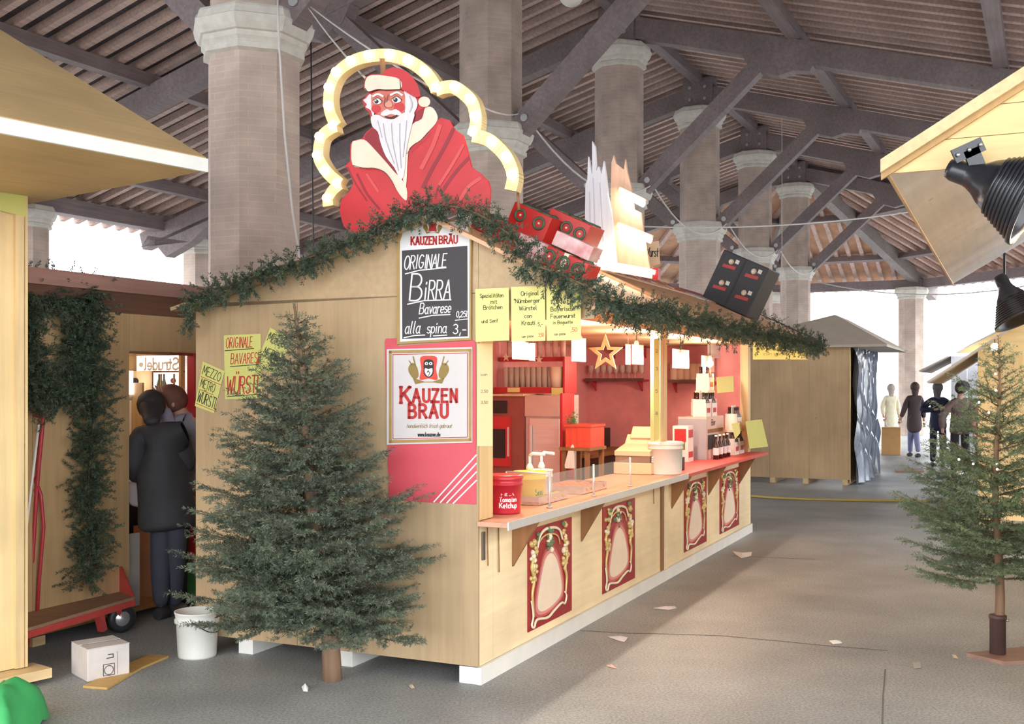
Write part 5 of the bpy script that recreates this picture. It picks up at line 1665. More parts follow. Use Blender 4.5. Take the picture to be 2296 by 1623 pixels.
# refrigerator, oven and shelves at the back wall
fx = 4.1
ya, yb = GX(1255, 1000, fx).y, GX(1176, 1000, fx).y
zt = GX(1215, 886, fx).z
t = thing('steel_cabinet', 'brushed steel refrigerator cabinet against the back of the stall', 'refrigerator', local((fx, ya, 0.13)))
w, h = yb - ya, zt - .13
box_obj('body', M_STEEL, t, 0.03, .5, 0, w, 0, h)
bevel(box_obj('top_panel', mat('steel_dull', (216, 192, 182), .4, .05, metal=.35), t, 0.0, .03, 0, w, h * .86, h), .004)
bevel(box_obj('door', M_STEEL, t, 0.0, .028, .0, w - .05, .1, h * .85), .006)
box_obj('handle', M_ALU, t, -.03, -.012, w - .085, w - .065, h * .35, h * .8)
box_obj('red_side_panel', M_REDP, t, -.005, .3, -.03, -.005, 0, h + .02)
yc, yd = GX(1176, 1000, 4.1).y, min(2.0, GX(1100, 1000, 4.1).y)
zt2 = GX(1140, 888, 4.1).z
t = thing('oven_cabinet', 'brown oven cabinet with black screen and red framed window', 'oven', local((4.1, yc, .13)))
w, h = yd - yc, zt2 - .13
box_obj('body', mat('oven_brown', (150, 84, 76), .45, .08), t, .01, .5, .005, w, 0, h)
box_obj('top_ledge', M_PINEX, t, -.02, .5, .005, w, h, h + .02)
z0, z1 = GX(1120, 926, 4.1).z - .13, GX(1120, 898, 4.1).z - .13
box_obj('control_screen', M_BLACK, t, -.006, .01, w * .52, w, z0, z1)
z0, z1 = GX(1120, 1045, 4.1).z - .13, GX(1120, 934, 4.1).z - .13
d_ = box_obj('door', M_REDP, t, -.01, .01, w * .4, w, z0, z1)
box_obj('window', M_BLACK, d_, -.014, -.01, w * .55, w * .93, z0 + .08, z1 - .12)
box_obj('handle', M_ALU, d_, -.03, -.01, w * .43, w * .47, z0 + .1, z1 - .1)
def tumbler(h=.15, r_=.035, foot=False):
    if foot:
        return MB().lathe([(.001, 0), (.03, .002), (.028, .008), (.005, .02), (.005, .07), (.03, .09), (.036, .13), (.03, .17)], 10, cap=False)
    return MB().lathe([(.001, 0), (r_ * .85, .001), (r_, h), (r_ * .94, h), (r_ * .8, .01), (.001, .01)], 10, cap=False)
ORD = ['first', 'second', 'third', 'fourth', 'fifth', 'sixth', 'seventh', 'eighth', 'ninth', 'tenth']
def glass_row(n, start, step, mk, label, name, m, group):
    first = None
    for i in range(n):
        p = Vector(start) + Vector(step) * i
        if first is None:
            o = mk().build(name, m)
            first = o
        else:
            o = first.copy()
            COL.objects.link(o)
        o.matrix_world = local(p)
        tag(o, label + ', ' + ORD[i] + ' from its right end', 'glass', group)
# glass shelf above the oven
p0, p1 = GX(1108, 868, 4.35), GX(1262, 868, 4.35)
zs_ = GX(1180, 868, 4.35).z
t = thing('glass_shelf', 'red edged shelf of drinking glasses above the oven', 'shelf', local((4.35, p1.y, zs_)))
w = p0.y - p1.y
box_obj('shelf_board', M_REDP, t, 0, .32, 0, w, -.06, 0)
box_obj('upper_board', M_REDP, t, .12, .32, 0, w, .26, .3)
box_obj('side_board', M_REDP, t, 0, .32, -.02, 0, -.06, .3)
box_obj('price_tag', M_PAPER, t, -.003, 0, w * .62, w * .8, -.05, -.005)
box_obj('price_tag', M_PAPER, t, -.003, 0, 0, w * .16, -.09, -.005)
glass_row(9, (4.42, p1.y + .16, zs_ + .001), (0, (w - .2) / 9, 0), lambda: tumbler(.2, .034), 'tall clear tumbler in the front row on the glass shelf', 'tumbler', M_TUMBLER, 'tumblers on the glass shelf')
glass_row(8, (4.52, p1.y + .18, zs_ + .001), (0, (w - .2) / 8, 0), lambda: tumbler(.17, .036), 'clear tumbler in the rear row on the red glass shelf', 'tumbler', M_TUMBLER, 'rear tumblers on the glass shelf')
o = MB().lathe([(.06, 0), (.075, .2), (.073, .2), (.0, .19)], 16).build('cup_stack', M_CREAM); o.matrix_world = local((4.42, p1.y + .09, zs_ + .001)); tag(o, 'stack of cream paper cups at the end of the glass shelf', 'cups')
glass_row(8, (4.5, p1.y + .06, zs_ + .302), (0, (w - .12) / 7.5, 0), lambda: tumbler(.16, .03), 'printed tumbler on the top board above the glass shelf', 'tumbler', M_CARD, 'printed tumblers on the top board')
# glass rack and stem glasses at the far end wall
xf = LST - .05
def wall_shelf(pxa, pxb, py, label, depth=.2):
    a, b_ = GX(pxa, py, xf), GX(pxb, py, xf)
    t = thing('wall_shelf', label, 'shelf', local((xf - depth, b_.y, a.z)))
    box_obj('board', M_REDP, t, 0, depth, 0, a.y - b_.y, -.02, 0)
    box_obj('lip', M_CARDB, t, -.01, 0, 0, a.y - b_.y, -.02, .015)
    for u in (.1, .9):
        MB().prism([(.02, (a.y - b_.y) * u, -.02), (depth, (a.y - b_.y) * u, -.02), (depth, (a.y - b_.y) * u, -.14)], (0, 1, 0), .015).build('bracket', M_REDP, t)
    return a, b_
a, b_ = wall_shelf(1325, 1455, 851, 'red wall shelf of stem glasses behind the star')
glass_row(9, (xf - .1, b_.y + .06, a.z + .002), (0, (a.y - b_.y - .1) / 8, 0), lambda: tumbler(foot=True), 'stem glass standing on the red wall shelf', 'stem_glass', M_TUMBLER, 'stem glasses on the wall shelf')
a, b_ = wall_shelf(1372, 1458, 778, 'upper red wall shelf with dark tumblers', .16)
glass_row(7, (xf - .08, b_.y + .05, a.z + .002), (0, (a.y - b_.y - .1) / 6, 0), lambda: tumbler(.16, .034), 'dark tumbler on the upper wall shelf', 'tumbler', mat('smoky_glass', (150, 110, 100), .2, .1), 'dark tumblers on the upper wall shelf')
a, b_ = wall_shelf(1508, 1612, 854, 'red wall shelf of pale mugs right of the middle post')
glass_row(5, (xf - .1, b_.y + .2, a.z + .002), (0, (a.y - b_.y - .25) / 4, 0), lambda: MB().lathe([(.045, 0), (.052, .02), (.055, .2), (.05, .2), (.045, .02), (.001, .015)], 14, cap=False), 'pale stoneware mug on the wall shelf', 'mug', mat('stoneware', (240, 206, 186), .5, .05), 'stoneware mugs on the wall shelf')
# dark back counter with bottles and a red crate
xb0, xb1 = 4.9, LST - .05
t = thing('back_counter', 'dark low counter along the back of the stall', 'counter', local((xb0 + .6, 1.35, .13)))
box_obj('top', M_BROWN, t, 0, xb1 - xb0 - .6, 0, .6, .78, .82)
box_obj('cupboard', M_BLACK, t, 0.02, xb1 - xb0 - .6, .05, .6, 0, .78)
box_obj('upper_recess', M_BLACK, t, .2, xb1 - xb0 - .6, .35, .6, .82, 1.05)
def bottle_mesh():
    return MB().lathe([(.001, 0), (.03, .002), (.031, .14), (.026, .165), (.013, .19), (.012, .235), (.014, .237), (.014, .25), (.001, .252)], 12, cap=False)
M_BOTTLE = mat('brown_bottle', (70, 42, 34), .15, .1, spec=.7)
M_LABEL = mat('bottle_label', (238, 232, 236), .5, .05)
def bottle(p, label, group, parent_M=None):
    t = thing('beer_bottle', label, 'bottle', local(p), group)
    bottle_mesh().build('glass_body', M_BOTTLE, t)
    MB().lathe([(.0316, .045), (.0316, .12)], 12, cap=False).build('label', M_LABEL, t)
    MB().lathe([(.0145, .236), (.0145, .252), (.002, .254)], 10, cap=False).build('cap', M_WHITE, t)
    return t
c_ = GX(1295, 1003, 3.9)
t = thing('red_crate', 'red plastic crate behind the counter beside the steel cabinet', 'crate', local((3.9, GX(1324, 1000, 3.9).y, c_.z)))
w = GX(1268, 1000, 3.9).y - GX(1324, 1000, 3.9).y
h = GX(1295, 957, 3.9).z - c_.z
M_CRR = mat('crate_red', (222, 84, 66), .45, .06)
box_obj('crate_wall', M_CRR, t, 0, .012, 0, w, 0, h); box_obj('crate_wall', M_CRR, t, .36, .372, 0, w, 0, h)
box_obj('crate_wall', M_CRR, t, .012, .36, 0, .012, 0, h); box_obj('crate_wall', M_CRR, t, .012, .36, w - .012, w, 0, h)
box_obj('crate_floor', M_CRR, t, .012, .36, .012, w - .012, 0, .012)
box_obj('rim', M_CRR, t, -.01, .38, -.01, w + .01, h, h + .02)
for k in range(3):
    box_obj('rib', M_CRR, t, -.006, 0, w * (k + 1) / 4 - .006, w * (k + 1) / 4 + .006, 0, h)
tw = Twigs(77)
rr = random.Random(9)
for k in range(14):
    a = Vector((.1 + rr.uniform(-.05, .05), w * .85 + rr.uniform(-.06, .06), h + .02))
    tw.twig(a, a + Vector((rr.uniform(-.05, .05), rr.uniform(-.05, .05), rr.uniform(.05, .12))), .02)
tw.mesh('greens', 300, .004, [mat('parsley', (110, 150, 96), .6, .1), M_TWIG], t)['kind'] = 'stuff'
t = thing('crate_stand', 'low brown stand carrying the red crate', 'stand', local((3.86, GX(1326, 1000, 3.9).y, .13)))
box_obj('board', M_BROWN, t, 0, .45, 0, w + .06, c_.z - .13 - .03, c_.z - .131)
for (u, v) in ((.02, .02), (.4, .02), (.02, w), (.4, w)):
    box_obj('leg', M_BROWN, t, u, u + .04, v, v + .04, 0, c_.z - .16)

# ---- on the counter -----------------------------------------------------------------------------
def bucket(px, py, dia, h, label, m, lid=None, printm=None, words=(), pump=None, z=CT, taper=.9, name='bucket', cat='bucket'):
    p = on_counter(px, py, z)
    t = thing(name, label, cat, local(p))
    r1, r0 = dia / 2, dia / 2 * taper
    MB().lathe([(.001, 0), (r0, 0), (r0 * 1.01, .01), (r1 * .98, h - .05), (r1 * 1.04, h - .05), (r1 * 1.04, h - .04), (r1, h - .036), (r1, h - .012), (r1 * 1.05, h - .01), (r1 * 1.05, h), (r1 * .95, h), (r0 * .95, .01), (.001, .01)], 28, cap=False).build('pail', m, t)
    if lid:
        MB().lathe([(r1 * 1.06, h - .012), (r1 * 1.07, h + .006), (r1 * .9, h + .012), (.001, h + .012)], 28, cap=False).build('lid', lid, t)
    if pump:
        MB().tube([(0, 0, h), (0, 0, h + .1)], .009, 8).build('pump_stem', M_WHITE, t)
        MB().tube([(0.0, .0, h + .1), (.0, -.02, h + .115), (pump * .02, -.1, h + .11)], .011, 8).build('pump_spout', M_WHITE, t)
        MB().lathe([(.02, h + .01), (.025, h + .02), (.012, h + .05)], 12).build('pump_collar', M_WHITE, t)
    if words:
        # curved print on the side that faces the aisle corner
        mb = MB()
        def wrap(u, v):
            a = math.radians(u)
            r_ = (r0 + (r1 - r0) * v / h) * 1.012
            return Vector((r_ * math.cos(a), r_ * math.sin(a), v))
        for (txt, u, v, hh, wd) in words:
            write(mb, txt, u, -v, hh, lambda X, Y: wrap(u + (X - u) * 1.0, -Y), .14, wd)
        mb.v = [tuple(q) for q in mb.v]
        o = mb.build('printed_words', printm, t)
        o['kind'] = 'stuff'
    return t
RB = bucket(1130, 1149, .222, .22, 'red plastic bucket with white print at the counter corner', mat('bucket_red', (196, 40, 58), .35, .06, 4), mat('bucket_rim_red', (206, 52, 62), .35, .05), M_PALE,
            [])
def bucket_print(t, dia, lines, m, a0):
    """words wrapped round the pail; angles in degrees, heights in metres"""
    mb = MB()
    for (txt, deg0, span_, z, hgt) in lines:
        k = span_
        def fn(X, Y):
            a = math.radians(deg0 + X)
            r_ = dia / 2 * (.9 + .08 * (-Y) / .22) * 1.012
            return Vector((r_ * math.cos(a), r_ * math.sin(a), -Y))
        # letters measured in metres high and degrees wide
        tot = 0
        for ch in txt:
            tot += glyph(ch)[1] + .16
        x = 0
        for ch in txt:
            g, gw = glyph(ch)
            for st in g:
                pts = [((x + u) / tot * span_, -(z + v * hgt)) for u, v in st]
                for (q0, q1) in zip(pts[:-1], pts[1:]):
                    dx, dy = (q1[0] - q0[0]), (q1[1] - q0[1])
                    wx, wz = hgt * .1 / (dia / 2) * 57.3, hgt * .1
                    L = math.hypot(dx / wx, dy / wz) or 1e-6
                    nx, ny = -dy / wz / L * wx, dx / wx / L * wz
                    mb.add([fn(q0[0] + nx, q0[1] + ny), fn(q1[0] + nx, q1[1] + ny), fn(q1[0] - nx, q1[1] - ny), fn(q0[0] - nx, q0[1] - ny)], [(0, 1, 2, 3)], False)
            x += gw + .16
    o = mb.build('printed_words', m, t)
    o['kind'] = 'stuff'
# in the stall frame the viewer looks along +x, so the seen side is around 180..230 degrees
bucket_print(RB, .222, [('Tomaten', 190, 62, .075, .028), ('Ketchup', 190, 64, .038, .032), ('HELA', 196, 46, .112, .014)], M_PALE, 0)
YB = bucket(1188, 1128, .21, .21, 'yellow mustard bucket behind the red one', mat('bucket_yellow', (250, 218, 60), .35, .06, 4), None, None, [], pump=1)
bucket_print(YB, .21, [('Senf', 225, 40, .06, .04)], mat('print_green', (70, 120, 60), .5, 0), 0)
bucket(1214, 1118, .15, .2, 'white sauce tub beside the yellow bucket', M_WHITE, None, pump=-1, taper=.95, name='sauce_tub', cat='tub')
# glass guard
gd = [on_counter(1232, 1117), on_counter(1330, 1117 - 0), on_counter(1413, 1088)]
gy = -.1
xs_ = [FY(1232, 1100, gy).x, FY(1331, 1100, gy).x, FY(1413, 1070, gy).x]
t = thing('glass_guard', 'low glass guard with three metal posts along the counter', 'guard', local((xs_[0], gy, CT)))
for i, x in enumerate(xs_):
    MB().tube([(x - xs_[0], 0, 0), (x - xs_[0], 0, .22)], .008, 8).build('post', M_ALU, t)
    MB().lathe([(.02, 0), (.02, .006)], 12, (x - xs_[0], 0, 0)).build('post_foot', M_ALU, t)
for i in (0, 1):
    box_obj('pane', M_GLASS, t, xs_[i] - xs_[0] + .01, xs_[i + 1] - xs_[0] - .01, -.003, .003, .03, .21)
box_obj('side_pane', M_GLASS, t, -.003, .003, .01, .3, .03, .21)
MB().tube([(0, 0, .215), (0, .3, .215)], .006, 6).build('rail', M_ALU, t)
MB().tube([(0, .3, 0), (0, .3, .215)], .008, 8).build('post', M_ALU, t)
M_FOIL = mat('foil', (214, 206, 204), .25, .15, 40, metal=.7)
M_PASTRY = mat('pastry', (222, 168, 96), .7, .15, 14)
def tray(x, y, w, d, label, n_, mp, lab2, seed):
    t = thing('foil_tray', label, 'tray', local((x, y, CT)))
    box_obj('tray_floor', M_FOIL, t, 0, w, 0, d, 0, .004)
    for (u0, u1, v0, v1) in ((0, w, 0, .006), (0, w, d - .006, d), (0, .006, .006, d - .006), (w - .006, w, .006, d - .006)):
        box_obj('tray_wall', M_FOIL, t, u0, u1, v0, v1, .004, .055)
    r_ = random.Random(seed)
    for i in range(n_):
        pz = MB()
        pz.tube(catmull([(-.05, 0, 0), (-.02, .008, .006), (.02, -.006, .006), (.05, .004, 0)], 3), [.008, .014, .017, .019, .02, .02, .019, .017, .014, .008], 8)
        o = pz.build('sausage', mp)
        o.matrix_world = local((x + .07 + (w - .14) * ((i % 5) / 4.0), y + .045 + (d - .09) * ((i // 5) / max(1, (n_ - 1) // 5)), CT + .026 + .0 * i), r_.uniform(.9, 2.0))
        tag(o, lab2, 'food', lab2 + 's')
tray(xs_[0] + .06, .0, .5, .3, 'foil tray of golden pastries behind the glass guard', 15, M_PASTRY, 'golden pastry stick in the near foil tray', 1)
tray(xs_[1] + .05, .0, .5, .3, 'foil tray of sausages farther along the guard', 15, mat('sausage', (214, 120, 84), .5, .12), 'pinkish grilled sausage in the farther tray', 2)
p = on_counter(1276, 1050)
o = MB().prism([(0, -.05, 0), (0, .04, 0), (0, .045, .03), (0, .01, .16), (0, -.03, .22), (0, -.045, .18)], (1, 0, 0), .03).build('paper_cone', M_WHITE); o.matrix_world = local((p.x, p.y, CT)); tag(o, 'white folded paper cone standing behind the guard', 'paper')
# cash register
p = on_counter(1345, 1062)
t = thing('cash_register', 'beige cash register with sloping hood on the counter', 'register', local((p.x + .05, .06, CT)))
M_BEIGE = mat('register_beige', (240, 204, 166), .5, .04)
bevel(box_obj('drawer', M_BEIGE, t, 0, .46, 0, .34, 0, .1), .008)
box_obj('keyboard_base', mat('register_grey', (150, 126, 108), .5, .06), t, .02, .46, .02, .33, .1, .16)
MB().prism([(0, .01, .16), (.5, .01, .16), (.5, .01, .3), (.36, .01, .33), (.28, .01, .25), (0, .01, .2)], (0, 1, 0), .32).build('hood', M_BEIGE, t)
bevel(MB().prism([(.30, .04, .30), (.50, .04, .29), (.50, .04, .39), (.38, .04, .40)], (0, 1, 0), .25).build('display_head', M_BEIGE, t), .006)
MB().box(.36, .37, .06, .1, .4, .5).build('receipt', M_WHITE, t)
for i in range(3):
    for j in range(4):
        box_obj('key', M_PALE, t, .05 + .05 * j, .085 + .05 * j, -.003 + 0, .012, .105 + .018 * i, .118 + .018 * i)
# big white tub and things around the middle post
bucket(1492, 1062, .30, .27, 'large white lidded tub before the middle post', M_WHITE, M_WHITE, taper=.93, name='lidded_tub', cat='tub')
p = on_counter(1520, 1035)
t = thing('figure_box', 'red and white printed box behind the lidded tub', 'box', local((p.x, .2, CT)))
box_obj('carton', M_WHITE, t, 0, .2, 0, .16, 0, .36); box_obj('red_print', M_REDP, t, -.002, 0, .02, .14, .2, .33); box_obj('red_print', M_REDP, t, .02, .18, -.002, 0, .04, .1)
box_obj('red_print', M_REDP, t, .02, .18, -.002, 0, .24, .32); box_obj('green_print', M_LEAF, t, -.002, 0, .03, .07, .12, .2)
p = on_counter(1548, 1056)
o = MB().box(0, .14, 0, .12, 0, .12).build('tin_box', M_BLACK); o.matrix_world = local((p.x, -.04, CT)); tag(o, 'small black box on the red counter beside the tub', 'box'); bevel(o, .006)
# display carton with bottles before it
p = on_counter(1568, 1030)
xk2 = p.x
t = thing('display_carton', 'pale printed display carton with a dark slot on the far counter', 'carton', local((xk2, .02, CT)))
w2 = .74
box_obj('carton', mat('carton_pink', (226, 196, 184), .6, .04), t, 0, w2, .1, .4, 0, .44)
box_obj('side_print', mat('carton_grey', (172, 168, 176), .6, .05), t, -.002, 0, .1, .4, 0, .42)
box_obj('slot', M_BROWN, t, .05, w2 - .05, .096, .1, .27, .31)
box_obj('shelf_opening', M_DARK, t, .06, w2 - .3, .094, .1, .1, .25)
mb = MB(); write(mb, 'Bier', .2, -.35, .06, lambda X, Y: Vector((X, .096, -Y)), .14, .16); mb.build('printed_words', M_DARK, t)['kind'] = 'stuff'
for i in range(4):
    bottle((xk2 + .08 + .17 * i, .04, CT), 'labelled beer bottle before the display carton, ' + ORD[i] + ' from the lidded tub', 'beer bottles before the display carton')
def sixpack(x, y, z, label):
    t = thing('bottle_carrier', label, 'carrier', local((x, y, z)), 'six-bottle carriers on the far counter')
    m_ = mat('carrier_white', (240, 232, 226), .6, .06)
    for (u0, u1, v0, v1, hh) in ((0, .21, 0, .004, .14), (0, .21, .136, .14, .14), (0, .004, .004, .136, .18), (.206, .21, .004, .136, .18)):
        box_obj('carrier_wall', m_, t, u0, u1, v0, v1, 0, hh)
    box_obj('carrier_handle', m_, t, .004, .206, .068, .072, 0, .27)
    box_obj('carrier_floor', m_, t, .004, .206, .004, .136, 0, .003)
    box_obj('red_print', M_REDP, t, .04, .17, -.002, 0, .04, .09)
    for i in range(3):
        for j in range(2):
            MB(T(.037 + .068 * i, .036 + .068 * j, .003)).lathe([(.001, 0), (.03, .002), (.031, .14), (.026, .165), (.013, .19), (.012, .235), (.014, .237), (.014, .25), (.001, .252)], 10, cap=False).build('bottle', M_BOTTLE, t)
z1_ = CT + .441
sixpack(xk2 + .06, .14, z1_, 'six-bottle carrier on the near end of the display carton')
sixpack(xk2 + .32, .14, z1_, 'six-bottle carrier in the middle of the display carton')
sixpack(xk2 + .5, .3 - .02, z1_, 'six-bottle carrier at the back of the display carton')
sixpack(xk2 + .19, .14, z1_ + .272, 'topmost six-bottle carrier, raised above the display carton')
o = MB().box(0, .3, 0, .14, 0, .02).build('carton_lid', M_CREAM); o.matrix_world = local((xk2 + .14, .14, z1_ + .27 - .02 + .02 - .0195)); tag(o, 'flat cardboard lid under the topmost bottle carrier', 'lid')
sixpack(xk2 + .85, .02, CT, 'six-bottle carrier standing low on the counter past the carton')
sixpack(xk2 + 1.1, .02, CT, 'six-bottle carrier last on the counter, by the end post')
sixpack(xk2 + .97, .02, CT + .272, 'six-bottle carrier stacked on the two low ones')
o = MB().box(0, .46, 0, .14, 0, .02).build('carton_lid', M_CREAM); o.matrix_world = local((xk2 + .85, .02, CT + .2515)); tag(o, 'cardboard lid between the stacked bottle carriers', 'lid')
front_sheet([(1606, 846), (1644, 843), (1645, 878), (1608, 881)], .1, 'square yellow sheet above the topmost bottle carrier')
front_sheet([(1640, 950), (1660, 946), (1660, 970), (1648, 985)], -.03, 'crumpled yellow sheet between the carton and the last carriers')
front_sheet([(1671, 944), (1708, 940), (1722, 1001), (1680, 1006)], -.1, 'slanting pale yellow sheet at the far end of the counter', M_PAPERG)

# ================================================================== the hut with the open door, left of the stall
dp = ground(330, 1385)
DH = frame(A_HALL, dp.x, dp.y)
xl, xr = hit(290, 1100, 1, 0, DH).x, hit(434, 1100, 1, 0, DH).x
zd = hit(360, 795, 1, 0, DH).z
zw = hit(200, 690, 1, 0, DH).z
zf = hit(200, 613, 1, -.3, DH).z
dh = thing('door_hut', 'brown plywood hut with an open back door and red-brown flat roof edge', 'hut', DH)
M_PLYB = wood('brown_plywood', (204, 168, 122), 'z', 0.1, 0.65)
M_REDB = wood('red_brown_board', (160, 118, 106), 'x', 0.15, 0.6)
for (a, b_) in ((-3.2, -2.0), (-2.0, -1.0), (-1.0, xl)):
    box_obj('wall_panel', M_PLYB, dh, a + .002, b_ - .002, 0, .02, .08, zw)
box_obj('wall_panel', M_PLYB, dh, xl, xr + .03, 0, .02, zd, zw)
box_obj('wall_panel', M_PLYB, dh, xr + .03, 1.15, 0, .02, .08, zw)
box_obj('door_jamb', M_REDP, dh, xr - .005, xr + .03, -.012, .06, .35, zd + .02)
box_obj('door_jamb', mat('green_paint', (78, 140, 86), .5, .06), dh, xr - .005, xr + .03, -.014, .06, .02, .35)
box_obj('door_lintel', M_REDP, dh, xl, xr, 0, .05, zd, zd + .02)
box_obj('roof_edge', M_REDB, dh, -3.4, 1.2, -.3, -.27, zf - .1, zf)
MB().prism([(-3.4, -.27, zf - .1), (1.2, -.27, zf - .1), (1.2, 0, zw - .02), (-3.4, 0, zw - .02)], (0, 0, 1), .02).build('soffit', M_REDB, dh)
box_obj('roof', M_REDB, dh, -3.4, 1.2, -.27, 2.1, zf - .02, zf)
box_obj('floor_board', M_BROWN, dh, -3.2, 1.15, .02, 1.95, .06, .09)
for x in (-3.0, -1.0, 1.0):
    box_obj('foot_block', M_PINEX, dh, x, x + .1, 0, 1.9, 0, .06)
M_INW = wood('inner_pine', (226, 186, 130), 'z', .08)
XE = 1.1
def ey_(px, py, x=XE):
    return hit(px, py, 0, x, DH)
box_obj('end_counter', M_INW, dh, XE + .02, XE + .06, .02, 1.95, .09, 1.02)
box_obj('end_header', M_INW, dh, XE + .02, XE + .05, .02, 1.95, ey_(360, 797).z, zw)
box_obj('counter_ledge', M_REDP, dh, XE - .12, XE + .06, .05, ey_(378, 900).y, 1.5, 1.53)
box_obj('end_wall', M_INW, dh, -3.2, -3.18, .02, 1.95, .09, zw)
box_obj('side_wall', M_INW, dh, -3.18, XE, 1.93, 1.95, .09, zw)
for (pa, pb) in ((291, 303), (406, 411)):
    box_obj('inner_post', M_INW, dh, XE - .03, XE + .02, ey_(pb, 850).y, ey_(pa, 850).y, 1.02, ey_(360, 797).z)
box_obj('inner_board', M_INW, dh, XE - .06, XE - .04, ey_(352, 870).y, ey_(304, 870).y, 1.02, ey_(330, 832).z)
box_obj('inner_board', M_PINE, dh, XE - .2, XE - .18, ey_(358, 890).y, ey_(335, 890).y, 1.02, ey_(345, 858, XE - .2).z)
MB(T(XE - .07, ey_(317, 855).y, ey_(317, 855).z, 0, 0, math.pi / 2)).lathe([(.03, -.01), (.03, .01)], 12).build('clock', M_BLACK, dh)
box_obj('dark_cupboard', M_BLACK, dh, .25, .6, .45, .9, .09, .95)
box_obj('grey_board', mat('grey_board', (176, 168, 160), .7, .08), dh, xl + .02, xl + .16, .06, .08, .09, .62)
box_obj('carton', mat('brown_carton', (176, 128, 100), .7, .06), dh, xr - .22, xr - .03, .12, .4, .09, .62)
# backwards lettering of the hut's own sign seen from behind
o = ey_(322, 829)
t = thing('letter_sign', 'cream cut-out Strudel lettering seen backwards inside the door hut', 'sign', DH @ Matrix.Translation(o))
mb = MB()
wl = o.y - ey_(400, 829).y
hl = ey_(360, 803).z - o.z
write(mb, 'Strudel', 0, 0, hl, lambda X, Y: Vector((0, -X, -Y)), .2, wl, mirror=True)
mb.build('letters', mat('letter_cream', (250, 232, 200), .5, .03), t)['kind'] = 'stuff'
for u in (-.03, wl + .03):
    MB(T(0, -u, hl * .45, 0, 0, math.pi / 2)).lathe([(.022, -.004), (.022, .004)], 14).build('dot', MATS['letter_cream'], t)
box_obj('sign_rail', M_BROWN, t, .003, .015, -wl - .06, .06, -.025, -.01)
a = ey_(293, 884, .9)
t = thing('tube_lamp', 'upright white fluorescent tube glowing inside the door hut', 'lamp', DH @ Matrix.Translation(a))
hh = ey_(293, 832, .9).z - a.z
MB().tube([(0, 0, 0), (0, 0, hh)], .02, 10).build('tube', glow('cold_tube', (236, 240, 255), 10.0), t)
MB().lathe([(.02, -.04), (.02, 0)], 10).build('fitting', M_WHITE, t)
MB().tube([(0, 0, -.04), (0, .0, .1 - a.z)], .01, 6).build('stem', M_WHITE, t)
t = thing('pendant_bulb', 'warm bulb hanging inside the door hut', 'lamp', DH @ Matrix.Translation((.2, .9, 2.12)))
MB().ball((0, 0, 0), .04, 12, 8).build('bulb', glow('hut_bulb', (255, 226, 184), 90.0), t)
MB().tube([(0, 0, .03), (0, 0, zf - .02 - 2.12)], .005, 5).build('cord', M_BLACK, t)
# wares inside
a, b_ = ey_(355, 893, XE - .02), ey_(404, 893, XE - .02)
t = thing('glass_case', 'glass case with green bottles inside the door hut', 'display case', DH @ Matrix.Translation((XE - .1, b_.y, a.z)))
wc, hc = a.y - b_.y, ey_(380, 838).z - a.z
box_obj('pane', M_GLASS, t, 0, .004, 0, wc * .55, 0, hc)
box_obj('frame', M_INW, t, -.005, .01, -.012, 0, 0, hc); box_obj('frame', M_INW, t, -.005, .01, wc * .55, wc * .55 + .01, 0, hc)
box_obj('shelf', M_REDP, t, 0, .1, -.012, wc, -.02, 0)
box_obj('leg', M_REDP, t, .02, .06, 0, .04, .1 - a.z, -.02); box_obj('leg', M_REDP, t, .02, .06, wc - .04, wc, .1 - a.z, -.02)
M_GREENB = mat('green_bottle', (84, 112, 84), .25, .1)
for i in range(2):
    MB(T(.06, wc * (.66 + .22 * i), 0)).lathe([(.022, 0), (.024, hc * .55), (.01, hc * .8), (.01, hc)], 10).build('green_bottle', M_GREENB, t)
for i in range(5):
    MB().ball((.05, wc * (.1 + .09 * i), .014 + .008 * (i % 2)), .014, 8, 5).build('bun', M_PASTRY, t)
MB().ball((.05, wc * .2, hc * .72), .025, 10, 6).build('red_bauble', M_REDP, t)

# garlands on its wall
def dw(px, py, y=-.13):
    return DH @ hit(px, py, 1, y, DH)
garland([dw(205, 635), dw(200, 760), dw(215, 880), dw(205, 1000), dw(198, 1110), dw(210, 1200), dw(188, 1310)], 'thick fir garland hanging straight down beside the open door', 51, radius=.17, per_m=330, droop=.4)
garland([dw(50, 640), dw(100, 655), dw(150, 650), dw(210, 660)], 'fir garland across the top of the door hut wall', 52, radius=.18, per_m=300, droop=.5)
garland([dw(60, 680), dw(80, 780), dw(110, 850), dw(150, 900), dw(180, 780), dw(170, 690)], 'looped fir garland hanging in a tangle at the hut corner', 53, radius=.15, per_m=280, droop=.4)
garland([dw(56, 760), dw(70, 850), dw(90, 930)], 'short fir garland hanging nearest the pale hut post', 54, radius=.14, per_m=260, droop=.4)

# ---- things on the floor at the left ------------------------------------------------------------
M_TROL = mat('trolley_red', (206, 78, 72), .4, .08, 6)
zc_ = .235
A, B, C, D = [hit(px, py, 2, zc_) for px, py in ((-60, 1444), (300, 1338), (232, 1314), (-60, 1376))]
org = Vector((B.x, B.y, 0))
t = thing('platform_trolley', 'low red platform trolley with a worn wooden deck', 'trolley', Matrix.Translation(org))
q = [p - org for p in (A, B, C, D)]
MB().prism([Vector((p.x, p.y, zc_ - .02)) for p in q], (0, 0, 1), .02).build('deck', wood('trolley_deck', (170, 132, 108), 'x', .12), t)
e1 = (q[1] - q[0]).normalized(); e2 = (q[2] - q[1]).normalized()
for a, b_ in ((q[0], q[1]), (q[1], q[2]), (q[3], q[2])):
    a_, b2_ = Vector((a.x, a.y, zc_ - .04)), Vector((b_.x, b_.y, zc_ - .04))
    MB().beam(a_, b2_, .02, .04).build('frame_rail', M_TROL, t)
m_ = q[1] * .5 + q[2] * .5
wdir = e2
